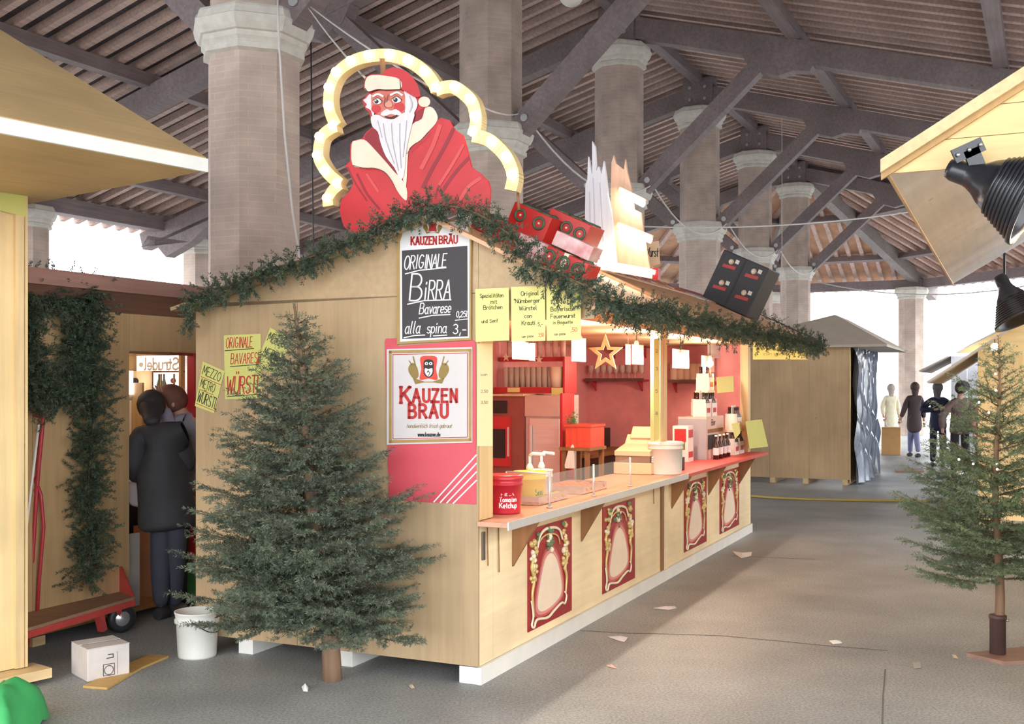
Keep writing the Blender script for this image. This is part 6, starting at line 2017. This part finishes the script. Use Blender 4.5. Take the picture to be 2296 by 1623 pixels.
ctr = Vector((q[1].x, q[1].y, .0)) - e1 * .10 + wdir * .05
Rw = Matrix.Translation(ctr + Vector((0, 0, .1))) @ Vector((0, 0, 1)).rotation_difference(wdir).to_matrix().to_4x4()
def wheel(M):
    w_ = MB(M).lathe([(.055, -.022), (.085, -.024), (.098, -.012), (.1, 0), (.098, .012), (.085, .024), (.055, .022)], 24, cap=False).build('wheel', M_BLACK, t)
    MB(M).lathe([(.001, -.035), (.02, -.034), (.045, -.026), (.056, -.02), (.056, .02), (.001, .022)], 18, cap=False).build('hub', mat('chrome_hub', (210, 212, 220), .25, .03, metal=.8), w_)
wheel(Rw)
wheel(Matrix.Translation(wdir * ((q[2] - q[1]).length - .1)) @ Rw)
MB().beam(ctr + Vector((0, 0, .1)), ctr + Vector((0, 0, zc_ - .05)) - e1 * .04, .03, .05).build('fork', M_TROL, t)
MB().beam(ctr - e1 * .2 + Vector((0, 0, .06)), ctr - e1 * .24 + Vector((0, 0, zc_ - .05)), .05, .04).build('caster_bracket', M_TROL, t)
up = Vector((0, 0, .2))
MB().prism([q[1] * .28 + q[2] * .72, q[2], q[2] + up, q[1] * .22 + q[2] * .78 + up], e1, .015).build('end_panel', M_TROL, t)
MB().prism([q[1], q[1] * .3 + q[2] * .7, q[1] * .28 + q[2] * .72 + up * .9, q[1] * .6 + q[2] * .4 + up * .9], e1, .012).build('end_panel', M_TROL, t)
# hand truck leaning on the wall
t = thing('hand_truck', 'red tubular hand truck leaning at the wall behind the near hut post', 'hand truck', Matrix.Translation(ground(75, 1450)))
hb = ground(75, 1450)
def hp(px, py, d=0.0):
    return at_depth(px, py, hb.y + d) - hb
M_TUBER = mat('hand_truck_red', (196, 62, 72), .35, .05)
MB().tube(catmull([hp(30, 932), hp(92, 932), hp(96, 945), hp(84, 1080), hp(70, 1300), hp(62, 1440)], 4), .014, 8).build('frame_tube', M_TUBER, t)
MB().tube([hp(30, 932, .02), hp(24, 1100), hp(14, 1440)], .014, 8).build('frame_tube', M_TUBER, t)
MB().tube([hp(78, 1070), hp(92, 1110), hp(98, 1180), hp(88, 1300), hp(82, 1400)], .012, 8).build('handle_tube', M_TUBER, t)
for y in (1100, 1210, 1330):
    MB().tube([hp(82 - (y - 1080) * .06, y), hp(20, y - 6)], .01, 8).build('cross_bar', M_TUBER, t)
MB().prism([hp(10, 1436), hp(66, 1440), hp(66, 1448), hp(10, 1446)], (0, -1, 0), .16).build('toe_plate', M_TUBER, t)
o = MB().tube([at_depth(87, 952, hb.y - .2) - at_depth(50, 1260, hb.y - .35), Vector((0, 0, 0))], .008, 8).build('white_rod', M_PALE); o.location = at_depth(50, 1260, hb.y - .35)
tag(o, 'thin white rod leaning beside the red hand truck', 'rod')
# white bucket
p = ground(442, 1470)
t = thing('white_bucket', 'white plastic bucket with wire handle on the floor beside the stall', 'bucket', Matrix.Translation(p))
R = .128
MB().lathe([(.001, 0), (R * .9, 0), (R * .92, .012), (R * 1.0, .21), (R * 1.07, .215), (R * 1.08, .235), (R * 1.02, .24), (R * 1.06, .27), (R * 1.09, .275), (R * 1.09, .285), (R * .98, .285), (R * .85, .012), (.001, .012)], 32, cap=False).build('pail', M_WHITE, t)
MB().tube(catmull([(.03, -R * 1.06, .225), (.09, -R * .9, .18), (.125, -R * .45, .16), (.14, 0, .165), (.12, .05, .2)], 4), .0035, 6).build('wire_handle', M_BLACK, t)
for sx in (.03,):
    MB().ball((sx, -R * 1.06, .225), .009, 8, 5).build('handle_lug', M_WHITE, t)
# box
p0, p1 = ground(196, 1530), ground(291, 1513)
t = thing('floor_carton', 'small worn white carton with printed mark on the floor', 'carton', Matrix.Translation(p0) @ Matrix.Rotation(math.atan2(p1.y - p0.y, p1.x - p0.x), 4, 'Z'))
w = (p1 - p0).length
M_CARTW = mat('carton_offwhite', (216, 206, 200), .8, .08, 7)
bevel(box_obj('carton_body', M_CARTW, t, 0, w, 0, .26, 0, .185), .006)
box_obj('top_flap', M_CARTW, t, .0, w, .0, .12, .185, .189)
box_obj('top_flap', M_CARTW, t, .0, w, .14, .26, .185, .189)
box_obj('tape_gap', mat('flap_shadow_brown', (120, 92, 84), .8, .05), t, .02, w - .01, .12, .14, .1851, .187)
mb = MB()
for (X, Z, r_) in ((w * .5, .05, .026),):
    pts = [(X + r_ * math.cos(a), -Z + r_ * math.sin(a)) for a in [i * math.pi / 8 for i in range(17)]]
    ribbon(mb, pts, .004, lambda x, y: Vector((x, -.001, -y)))
ribbon(mb, [(w * .37, -.085), (w * .63, -.085), (w * .63, -.02), (w * .37, -.02), (w * .37, -.085)], .004, lambda x, y: Vector((x, -.001, -y)))
ribbon(mb, [(w * .45, -.12), (w * .6, -.12), (w * .6, -.14), (w * .48, -.14)], .005, lambda x, y: Vector((x, -.001, -y)))
ribbon(mb, [(w * .7, -.15), (w * .7, -.02)], .002, lambda x, y: Vector((x, -.001, -y)))
mb.build('printed_mark', M_DARK, t)['kind'] = 'stuff'
# boards and scraps
o = MB().prism([ground(px, py) for px, py in ((186, 1542), (240, 1546), (318, 1500), (378, 1474), (335, 1471), (290, 1490))], (0, 0, 1), .012).build('loose_board', wood('loose_board', (206, 164, 96), 'x', .1)); tag(o, 'yellowish loose board lying under the worn carton', 'board')
# green cloth bundle at the corner of the picture
p = ground(18, 1640)
mb = MB()
n_ = 16
r_ = random.Random(5)
vs_, fs = [], []
for i in range(n_ + 1):
    for j in range(n_ + 1):
        u, v = i / n_ * 2 - 1, j / n_ * 2 - 1
        hgt = max(0, (1 - max(abs(u), abs(v)) ** 4)) * .235 + .012 * math.sin(7 * u + 3 * v) + .01 * math.sin(11 * v - 4 * u)
        vs_.append((u * .13 - .02 + .01 * math.sin(5 * v), v * .25, max(0, hgt)))
for i in range(n_):
    for j in range(n_):
        a = i * (n_ + 1) + j
        fs.append((a, a + n_ + 1, a + n_ + 2, a + 1))
o = mb.add(vs_, fs, True).build('green_cloth', mat('green_cloth', (60, 164, 92), .7, .12, 5)); o.location = p; tag(o, 'bright green cloth bundle in the lower left corner', 'cloth')

# ================================================================== lamps, people and litter
M_LAMPB = mat('lamp_black', (44, 44, 50), .28, .05, spec=.6)
def bell_lamp(px, py, depth, axis, size, label, bracket):
    o = at_depth(px, py, depth)
    d = Vector(axis).normalized()
    Rm = Vector((0, 0, 1)).rotation_difference(d).to_matrix().to_4x4()
    t = thing('reflector_lamp', label, 'lamp', Matrix.Translation(o))
    prof = [(.05, 0), (.055, .02), (.07, .05), (.1, .09), (.12, .13)]
    z = .13
    r_ = .12
    for i in range(8):          # cooling ridges
        prof += [(r_ + .008, z), (r_ + .006, z + .012), (r_ - .001, z + .014)]
        z += .018
        r_ += .009
    prof += [(r_ + .012, z), (r_ + .014, z + .02), (r_ + .004, z + .02)]
    inner = [(r_ - .01, z), (.11, .14), (.05, .06), (.001, .05)]
    k = size
    MB(Rm).lathe([(a * k, b_ * k) for a, b_ in prof + inner], 36, cap=False).build('bell', M_LAMPB, t)
    MB(Rm).lathe([(.001, -.09 * k), (.04 * k, -.085 * k), (.05 * k, -.06 * k), (.05 * k, .0)], 18, cap=False).build('neck', M_LAMPB, t)
    MB(Rm @ T(0, 0, .12 * k)).ball((0, 0, 0), .045 * k, 10, 8).build('bulb', mat('frosted_bulb', (240, 238, 232), .4, 0), t)
    if bracket:
        a, b_, c_, dd = [at_depth(x, y, depth - .03) - o for x, y in bracket]
        MB().beam(a, b_, .012, .062, (0, 0, 1)).build('mount_plate', M_LAMPB, t)
        MB().beam(c_, dd, .012, .07, (b_ - a)).build('arm', M_LAMPB, t)
        for f in (.12, .5, .88):
            MB(T(*(a.lerp(b_, f) + Vector((0, -.012, 0))))).ball((0, 0, 0), .009, 8, 5).build('screw', M_BOLT, t)
        MB(T(*(c_.lerp(dd, .75) + Vector((0, -.012, 0))))).ball((0, 0, 0), .012, 8, 5).build('screw', M_BOLT, t)
    return t
ld = (RH @ Vector((0, -.4, 0))).y - .07
bell_lamp(2168, 392, ld, (.72, -.42, -.42), 1.0, 'black ridged bell lamp bracketed to the yellow gable board', [(2138, 352), (2204, 322), (2176, 335), (2216, 432)])
fd = (RH @ Vector((RL, -.9, 0))).y
bell_lamp(2252, 640, fd, (.3, -.3, -.85), 1.25, 'second black bell lamp hanging under the far end of the canopy', None)
cable('lamp_rod', [at_depth(2252, 645, fd), RH @ Vector((RL - .03, (RH.inverted() @ at_depth(2252, 600, fd)).y, rz((RH.inverted() @ at_depth(2252, 600, fd)).y)))], 'dark rod holding the second bell lamp', .012, 0, 'rod', M_LAMPB)

# added lamps over the right hut counter, out of view, brightening the stall front
for i, x in enumerate((0.5, 2.2, 3.9)):
    y = -1.02
    t = thing('added_pendant_lamp', ['pendant globe lamp', 'second pendant globe lamp', 'third pendant globe lamp'][i] + ' added over the right-hand hut counter to light the stall', 'lamp', RH @ Matrix.Translation((x, y, 2.5)), 'added pendant lamps in the right-hand hut')
    MB().ball((0, 0, 0), .07, 16, 10).build('globe', glow('added_globe_glow', (255, 246, 232), 120.0), t)
    MB().lathe([(.03, .06), (.035, .1), (.012, .12)], 12).build('socket', M_WHITE, t)
    MB().lathe([(.24, -.03), (.235, -.028), (.05, .1), (.03, .115)], 24, cap=False).build('shade', mat('enamel_green', (70, 84, 76), .4, .05), t)
    MB().tube([(0, 0, .11), (0, 0, rz(y) - 2.5)], .006, 6).build('cord', M_BLACK, t)

# people ------------------------------------------------------------------------------------------
def skin_mesh(name, nodes, edges, m, parent, root=0, sub=2):
    """one continuous surface grown on a skeleton; nodes: (x, y, z, rx, ry)"""
    me = bpy.data.meshes.new(name)
    me.from_pydata([n_[:3] for n_ in nodes], edges, [])
    o = bpy.data.objects.new(name, me)
    COL.objects.link(o)
    o.parent = parent
    md = o.modifiers.new('skin', 'SKIN')
    md.use_smooth_shade = True
    md.branch_smoothing = .6
    if not me.skin_vertices:
        me.attributes.new  # layer is made with the modifier
    sv = me.skin_vertices[0].data
    for i, n_ in enumerate(nodes):
        sv[i].radius = (n_[3], n_[4] if len(n_) > 4 else n_[3])
        sv[i].use_root = (i == root)
    s_ = o.modifiers.new('smooth', 'SUBSURF')
    s_.levels = sub
    s_.render_levels = sub
    me.materials.append(m)
    return o
def person(M, label, J, coat, legs, hair, hairkind='long', shoes=(50, 48, 50), hem=.02, skinc=(206, 160, 136), cap=None, bulk=1.0, face=1.0):
    """J: joints in local metres, y away from the viewer"""
    t = thing('person', label, 'person', M)
    V = lambda k: Vector(J[k])
    sk = mat('skin_%d' % skinc[0], skinc, .6, .05)
    nd, ed = [], []
    def add(p, r, r2=None, link=None):
        nd.append((*p, r, r2 or r))
        if link is not None:
            ed.append((link, len(nd) - 1))
        return len(nd) - 1
    pel = add(V('pelvis'), .12, .1)
    che = add(V('chest'), .13, .1, pel)
    nek = add(V('neck'), .05, .05, che)
    mid = V('neck').lerp(V('head'), .55)
    j1 = add(mid, .06, .065, nek)
    hd = add(V('head'), .082, .095, j1)
    tp = add(V('head') + (V('head') - V('neck')).normalized() * .085, .05, .06, hd)
    for s in 'lr':
        a = add(V('sh' + s), .055, .055, che)
        b_ = add(V('el' + s), .04, .04, a)
        c_ = add(V('wr' + s), .027, .03, b_)
        d = (V('wr' + s) - V('el' + s)).normalized()
        add(V('wr' + s) + d * .06, .024, .04, c_)
        hp_ = add(V('hip' + s), .085, .085, pel)
        k_ = add(V('kn' + s), .055, .055, hp_)
        f = add(V('an' + s), .035, .035, k_)
    body = skin_mesh('body', nd, ed, sk, t)
    # fingers
    for s in 'lr':
        d = (V('wr' + s) - V('el' + s)).normalized()
        side = d.cross(Vector((0, 1, 0))).normalized() if abs(d.y) < .9 else Vector((1, 0, 0))
        base = V('wr' + s) + d * .085
        for i in range(4):
            b0 = base + side * (.012 * (i - 1.5) * 1.4)
            MB().tube([b0, b0 + d * .035 + Vector((0, -.006, 0)), b0 + d * (.055 + .01 * (1.5 - abs(i - 1.5))) + Vector((0, -.022, 0))], [.009, .008, .006], 6).build('finger', sk, body)
        b0 = V('wr' + s) + d * .045 + side * .03
        MB().tube([b0, b0 + d * .03 + side * .02, b0 + d * .055 + side * .022], [.01, .009, .007], 6).build('thumb', sk, body)
    # face
    h0 = V('head')
    fdir = Vector(J.get('look', (0, -1, 0))).normalized()
    upv = (V('head') - V('neck')).normalized()
    sd = fdir.cross(upv).normalized()
    MB().ball(h0 + fdir * .098 - upv * .01, .014, 8, 6, 1.4).build('nose', sk, body)
    for s in (1, -1):
        MB().ball(h0 + fdir * .086 + sd * .033 * s + upv * .014, .009, 8, 5).build('eye', M_DARK, body)
        MB().ball(h0 + sd * .087 * s, .017, 8, 5, 1.5).build('ear', sk, body)
    MB().tube([h0 + fdir * .088 - upv * .045 + sd * .022, h0 + fdir * .094 - upv * .047, h0 + fdir * .088 - upv * .045 - sd * .022], .005, 6).build('mouth', mat('lips', (170, 96, 92), .5, 0), body)
    # coat
    cm = mat('coat_%d_%d_%d' % coat, coat, .8, .12, 9)
    cn, ce = [], []
    def cadd(p, r, r2=None, link=None):
        cn.append((*p, r * bulk, (r2 or r) * bulk))
        if link is not None:
            ce.append((link, len(cn) - 1))
        return len(cn) - 1
    c0 = cadd(V('pelvis').lerp(V('chest'), .35), .165, .14)
    c1 = cadd(V('chest'), .17, .135, c0)
    c2_ = cadd(V('chest').lerp(V('neck'), .85), .1, .1, c1)
    cadd(V('pelvis') + Vector((0, 0, -.12 - hem)), .19, .165, c0)
    for s in 'lr':
        a = cadd(V('sh' + s), .085, .085, c1)
        b_ = cadd(V('el' + s), .065, .065, a)
        cadd(V('el' + s).lerp(V('wr' + s), .93), .05, .05, b_)
    skin_mesh('coat', cn, ce, cm, t)
    # trousers and shoes
    lm = mat('trousers_%d_%d_%d' % legs, legs, .8, .1, 9)
    ln, le = [], []
    ln.append((*V('pelvis'), .1, .085))
    for s in 'lr':
        i0 = len(ln)
        ln.append((*V('hip' + s), .085, .085)); le.append((0, i0))
        ln.append((*V('kn' + s), .075, .075)); le.append((i0, i0 + 1))
        ln.append((*V('an' + s), .058, .058)); le.append((i0 + 1, i0 + 2))
    skin_mesh('trousers', ln, le, lm, t)
    sm = mat('shoe_%d' % shoes[0], shoes, .5, .05)
    for s in 'lr':
        a = V('an' + s)
        toe = Vector(J.get('toe', (0, -1, 0)))
        MB().tube([Vector((a.x, a.y, .045)) - toe * .06, Vector((a.x, a.y, .05)), Vector((a.x, a.y, .04)) + toe * .1, Vector((a.x, a.y, .03)) + toe * .17], [.04, .048, .043, .026], 10).build('shoe', sm, t)
    # hair or cap
    hm = mat('hair_%d_%d' % hair[:2], hair, .7, .2, 20)
    hn, he = [], []
    back = -fdir
    hn.append((*(h0 + upv * .05 + back * .02), .095, .1))
    hn.append((*(h0 + back * .05 - upv * .03), .1, .085)); he.append((0, 1))
    if hairkind == 'long':
        hn.append((*(V('neck') + back * .05), .075, .05)); he.append((1, 2))
        hn.append((*(V('neck') + back * .07 - upv * .12), .06, .035)); he.append((2, 3))
    else:
        hn.append((*(h0 - upv * .05 + back * .055), .06, .05)); he.append((1, 2))
    skin_mesh('hair', hn, he, hm, t)
    R_h = Vector((0, 0, 1)).rotation_difference(upv).to_matrix().to_4x4()
    MB(Matrix.Translation(h0 + upv * .03 + back * .03) @ R_h).ball((0, 0, 0), .108, 16, 10, 1.12).build('hair', hm, t)
    if cap:
        km = mat('cap_%d' % cap[0], cap, .7, .1)
        R_ = Vector((0, 0, 1)).rotation_difference(upv).to_matrix().to_4x4()
        MB(Matrix.Translation(h0 + upv * .05) @ R_).lathe([(.118, -.03), (.122, .02), (.11, .07), (.07, .1), (.001, .108)], 18, cap=False).build('cap', km, t)
        MB(Matrix.Translation(h0 + upv * .045) @ R_).lathe([(.125, -.035), (.13, -.01), (.122, .01)], 18, cap=False).build('cap_band', km, t)
    return t
def pose(h=1.72, **kw):
    k = h / 1.72
    J = dict(pelvis=(0, 0, .95), chest=(0, 0, 1.28), neck=(0, .0, 1.46), head=(0, -.01, 1.605), shl=(-.15, 0, 1.385), shr=(.15, 0, 1.385), ell=(-.22, .03, 1.12), elr=(.22, .03, 1.12),
             wrl=(-.21, -.04, .88), wrr=(.21, -.04, .88), hipl=(-.09, 0, .9), hipr=(.09, 0, .9), knl=(-.1, -.01, .5), knr=(.1, -.01, .5), anl=(-.1, .02, .09), anr=(.1, .02, .09))
    J.update(kw)
    for n_ in list(J):
        if n_ not in ('look', 'toe'):
            J[n_] = tuple(v * k for v in J[n_])
    return J
# seen from behind unless noted: look = away from the viewer
away = dict(look=(0, 1, 0), toe=(0, 1, 0))
p = ground(2050, 1024)
person(Matrix.Translation(p), 'person in long dark coat walking away alone, near the far opening', pose(1.74, anl=(-.03, .18, .09), knl=(-.05, .1, .5), anr=(.02, -.2, .12), knr=(.05, .02, .5), hipl=(-.06, 0, .9), hipr=(.06, 0, .9), wrl=(-.3, .05, .9), **away), (78, 62, 62), (128, 130, 168), (82, 62, 58), hem=.3, bulk=1.05)
p = ground(2103, 1046)
person(Matrix.Translation(p), 'person in dark blue hooded jacket with arms folded, beside the brown jacket', pose(1.74, ell=(-.36, -.02, 1.16), wrl=(-.12, -.2, 1.18), elr=(.34, -.02, 1.16), wrr=(.1, -.2, 1.2), look=(.6, .8, 0), toe=(.3, 1, 0)), (54, 56, 84), (52, 54, 78), (120, 112, 118), hem=.12, bulk=1.12)
p = ground(2152, 1072)
q3 = person(Matrix.Translation(p), 'person in brown jacket and dark knitted cap holding a bag', pose(1.74, head=(.03, -.02, 1.605), look=(.95, .3, 0), toe=(.5, .8, 0), elr=(.28, -.1, 1.14), wrr=(.28, -.25, 1.02), ell=(-.3, .05, 1.1), wrl=(-.32, -.02, .86)), (134, 112, 108), (60, 56, 58), (60, 50, 48), 'short', cap=(52, 56, 70), hem=.06, bulk=1.15)
bag = MB().prism([(-.14, 0, -.34), (.14, 0, -.34), (.17, 0, -.02), (.1, 0, .0), (-.1, 0, .0), (-.17, 0, -.02)], (0, 1, 0), .1).build('shopping_bag', mat('bag_pink', (226, 168, 156), .6, .08))
bag.location = p + Vector((.33, -.32, .97)); tag(bag, 'pink shopping bag held by the person in the brown jacket', 'bag'); bevel(bag, .03, 3)
p = ground(1997, 1005)
person(Matrix.Translation(p), 'person in pale cream coat bleached by the daylight behind the carton', pose(1.7, **away), (250, 236, 206), (196, 176, 170), (190, 176, 168), hem=.35)
p = ground(2208, 1078)
person(Matrix.Translation(p), 'person in dull pink jacket mostly hidden by the right fir tree', pose(1.62, look=(-.5, -.8, 0)), (168, 112, 112), (84, 72, 74), (96, 68, 58), hem=.1)

# the bending figure in black at the hut door
p = ground(372, 1388)
D0 = p.y
def dj(px, py, dy=0.0):
    return tuple(at_depth(px, py, D0 + dy) - p)
J = dict(pelvis=dj(380, 1150), chest=dj(356, 1000, .06), neck=dj(344, 942, .16), head=dj(342, 918, .26), shl=dj(312, 980, .08), shr=dj(400, 968, .08), ell=dj(296, 1035, -.05), elr=dj(414, 1050, .1),
         wrl=dj(312, 1075, .15), wrr=dj(408, 1010, .34), hipl=dj(362, 1180), hipr=dj(396, 1180), knl=dj(360, 1285, -.02), knr=dj(392, 1280, .04), anl=dj(362, 1362, .0), anr=dj(390, 1358, .12), look=(0, .7, -.7), toe=(.2, .95, 0))
pa = person(Matrix.Translation(p), 'person all in black stooping into the open hut door', J, (62, 62, 66), (64, 66, 80), (58, 56, 58), 'long', hem=.02, bulk=1.42)
b_ = dj(303, 1085, .12)
bagw = MB().prism([(-.05, 0, -.16), (.07, 0, -.19), (.09, 0, -.05), (.04, 0, .02), (-.03, 0, .05), (-.06, 0, -.02)], (0, 1, 0), .09).build('plastic_bag', mat('bag_white', (206, 206, 216), .45, .08)); bagw.location = p + Vector(b_); tag(bagw, 'white plastic bag hanging from the stooping figure', 'bag'); bevel(bagw, .025, 3)
# grey pullover behind, inside the doorway
J = dict(pelvis=dj(428, 1130, .55), chest=dj(424, 965, .5), neck=dj(408, 920, .5), head=dj(388, 905, .48), shl=dj(398, 940, .42), shr=dj(450, 945, .5), ell=dj(390, 985, .35), elr=dj(455, 1040, .5),
         wrl=dj(365, 905, .36), wrr=dj(440, 1090, .4), hipl=dj(415, 1150, .55), hipr=dj(445, 1150, .55), knl=dj(415, 1255, .55), knr=dj(445, 1255, .55), anl=dj(415, 1340, .55), anr=dj(445, 1340, .55), look=(-.6, -.2, -.7), toe=(-.5, -.8, 0))
person(Matrix.Translation(p), 'person in grey pullover with brown hair inside the hut door', J, (168, 164, 182), (70, 70, 78), (128, 84, 70), 'short', bulk=1.0)

# plastic sheet on the closed hut ------------------------------------------------------------------
t = thing('plastic_sheet', 'crumpled black and silver plastic sheet hung along the closed hut', 'tarpaulin', MH)
vs_, fs = [], []
nu, nv = 48, 36
for i in range(nu + 1):
    for j in range(nv + 1):
        u, v = i / nu, j / nv
        z = (mz - .03) * (1 - v) + .02 * v
        y = -.07 - .05 * math.sin(u * 34 + 2.5 * math.sin(v * 5)) - .025 * math.sin(u * 60 + v * 9) - .1 * v * v
        vs_.append((u * 3.1 + .05 * math.sin(v * 6 + u * 3), y, max(.02, z + .02 * math.sin(u * 20))))
for i in range(nu):
    for j in range(nv):
        a = i * (nv + 1) + j
        fs.append((a, a + 1, a + nv + 2, a + nv + 1))
MB().add(vs_, fs, True).build('sheet', mat('plastic_dark', (44, 50, 64), .16, .2, 3, (2, 2, .4), spec=1.0, rgb2=(132, 140, 158)), t)
MB().tube([(0, -.06, mz - .02), (3.1, -.06, mz - .02)], .012, 6).build('hanging_rail', M_BROWN, t)
# carton near the far people
p = ground(1998, 1019)
t = thing('tall_carton', 'tall brown carton on the floor before the pale coat', 'carton', Matrix.Translation(p) @ Matrix.Rotation(-.35, 4, 'Z'))
bevel(box_obj('carton_body', mat('carton_tan', (214, 166, 108), .7, .06), t, -.22, .22, -.2, .2, 0, .66), .01)
box_obj('top_flap', mat('carton_tan_light', (228, 186, 130), .7, .05), t, -.22, .22, -.2, -.01, .66, .67)
box_obj('top_flap', MATS['carton_tan_light'], t, -.22, .22, .01, .2, .66, .67)
# tube lamp and lantern under the far hut roof
a, b_ = at_depth(2126, 795, 20.6), at_depth(2220, 795, 20.6)
o = MB().tube([a - a, b_ - a], .025, 8).build('strip_lamp', glow('strip_tube', (240, 244, 255), 6.0)); o.location = a; tag(o, 'cold strip lamp under the roof of the grey boarded hut', 'lamp')
p = at_depth(2231, 778, b2.y + .1)
t = thing('round_lantern', 'white round lantern at the tip of the right fir tree', 'lamp', Matrix.Translation(p))
MB().ball((0, 0, 0), .026, 12, 8).build('globe', glow('lantern_glow', (255, 248, 236), 4.0), t)
MB().tube([(0, 0, .02), (0, 0, .05)], .006, 6).build('stem', M_TWIG, t)

# hose, pallet edge and litter on the floor -----------------------------------------------------------
o = MB().tube(catmull([ground(px, py, .02) for px, py in ((1640, 1108), (1760, 1117), (1900, 1121), (2050, 1123), (2180, 1124))], 6), .018, 8).build('yellow_hose', mat('hose_yellow', (198, 178, 96), .5, .06)); tag(o, 'yellow hose lying across the aisle beyond the stall', 'hose')
o = MB().prism([ground(px, py) for px, py in ((2005, 1054), (2070, 1053), (2072, 1059), (2008, 1059))], (0, 0, 1), .03).build('floor_plank', wood('floor_plank', (150, 110, 80), 'x', .1)); tag(o, 'brown plank lying in the bright aisle', 'plank')
M_SCRAP = mat('scrap_paper', (232, 228, 224), .8, .04)
def scrap(pts, label, h=.006, m=None, fold=True):
    g_ = [ground(px, py) for px, py in pts]
    c_ = sum(g_, Vector()) / len(g_)
    v_ = [(p - c_) + Vector((0, 0, .003)) for p in g_]
    vs_ = v_ + [Vector((0, 0, .003 + h * 2.5))]
    o = MB().add(vs_, [(i, (i + 1) % len(v_), len(v_)) for i in range(len(v_))]).build('paper_scrap', m or M_SCRAP)
    o.location = c_
    tag(o, label, 'litter', 'paper scraps on the floor')
scrap([(1642, 1236), (1660, 1240), (1686, 1238), (1684, 1247), (1662, 1252), (1650, 1244)], 'largest white paper scrap near the far end of the stall')
scrap([(1465, 1363), (1512, 1359), (1518, 1364), (1500, 1368), (1465, 1365)], 'long thin paper scrap in the shade along the stall base')
scrap([(1362, 1428), (1392, 1426), (1408, 1430), (1400, 1440), (1386, 1437)], 'folded paper scrap near the second ornate panel')
scrap([(1360, 1492), (1382, 1497), (1383, 1500), (1362, 1495)], 'pinkish paper shred on the open floor before the stall', m=mat('scrap_pink', (226, 170, 150), .8, 0))
scrap([(1858, 1437), (1870, 1441), (1885, 1437), (1889, 1443), (1868, 1445)], 'small white boat-shaped scrap in mid aisle')
scrap([(2134, 1468), (2146, 1473), (2150, 1478), (2138, 1476)], 'tiny tan scrap before the board of the right tree', m=mat('scrap_tan', (196, 176, 150), .8, 0))
scrap([(676, 1541), (684, 1538), (692, 1543), (690, 1552), (680, 1551)], 'white crumpled scrap on the dark floor before the big fir', h=.012)
scrap([(916, 1538), (926, 1536), (930, 1543), (922, 1545)], 'tiny brownish scrap on the floor left of the stall corner', m=MATS['scrap_tan'])
scrap([(2046, 1486), (2064, 1484), (2066, 1499), (2050, 1500)], 'faint flat pale scrap stuck to the floor at the right', h=.001, m=mat('scrap_grey', (176, 174, 172), .8, 0))

# cracks in the asphalt
M_CRACK = mat('asphalt_crack', (108, 104, 102), .8, .1)
for pts, w_ in (([(1300, 1413), (1400, 1419), (1500, 1421), (1620, 1425), (1740, 1436), (1850, 1447), (1990, 1458)], .012), ([(1640, 1246), (1740, 1250), (1830, 1254)], .02), ([(1985, 1500), (1980, 1560), (1978, 1640)], .008)):
    g_ = [ground(px, py, .0015) for px, py in pts]
    mb = MB()
    for a_, b2_ in zip(g_[:-1], g_[1:]):
        d_ = (b2_ - a_).normalized(); n2 = Vector((-d_.y, d_.x, 0)) * w_ / 2
        mb.add([a_ + n2, b2_ + n2, b2_ - n2, a_ - n2], [(0, 1, 2, 3)], False)
    mb.build('crack', M_CRACK, fl)

# globe of a hall lamp cut by the top edge, and a dark chain beside the nearest column
p = at_depth(1281, -14, 13.5)
t = thing('hall_globe', 'white globe lamp cut by the top edge between the columns', 'lamp', Matrix.Translation(p))
MB().ball((0, 0, 0), .16, 18, 12).build('globe', mat('opal_globe', (244, 238, 226), .3, 0), t)
MB().tube([(0, 0, .15), (0, 0, 1.2)], .012, 6).build('stem', M_BLACK, t)
cable('thin_chain', [at_depth(690, -465, 11.5), at_depth(704, 640, 11.5)], 'thin dark chain hanging beside the nearest column', .008, 0, 'chain', M_BLACK)
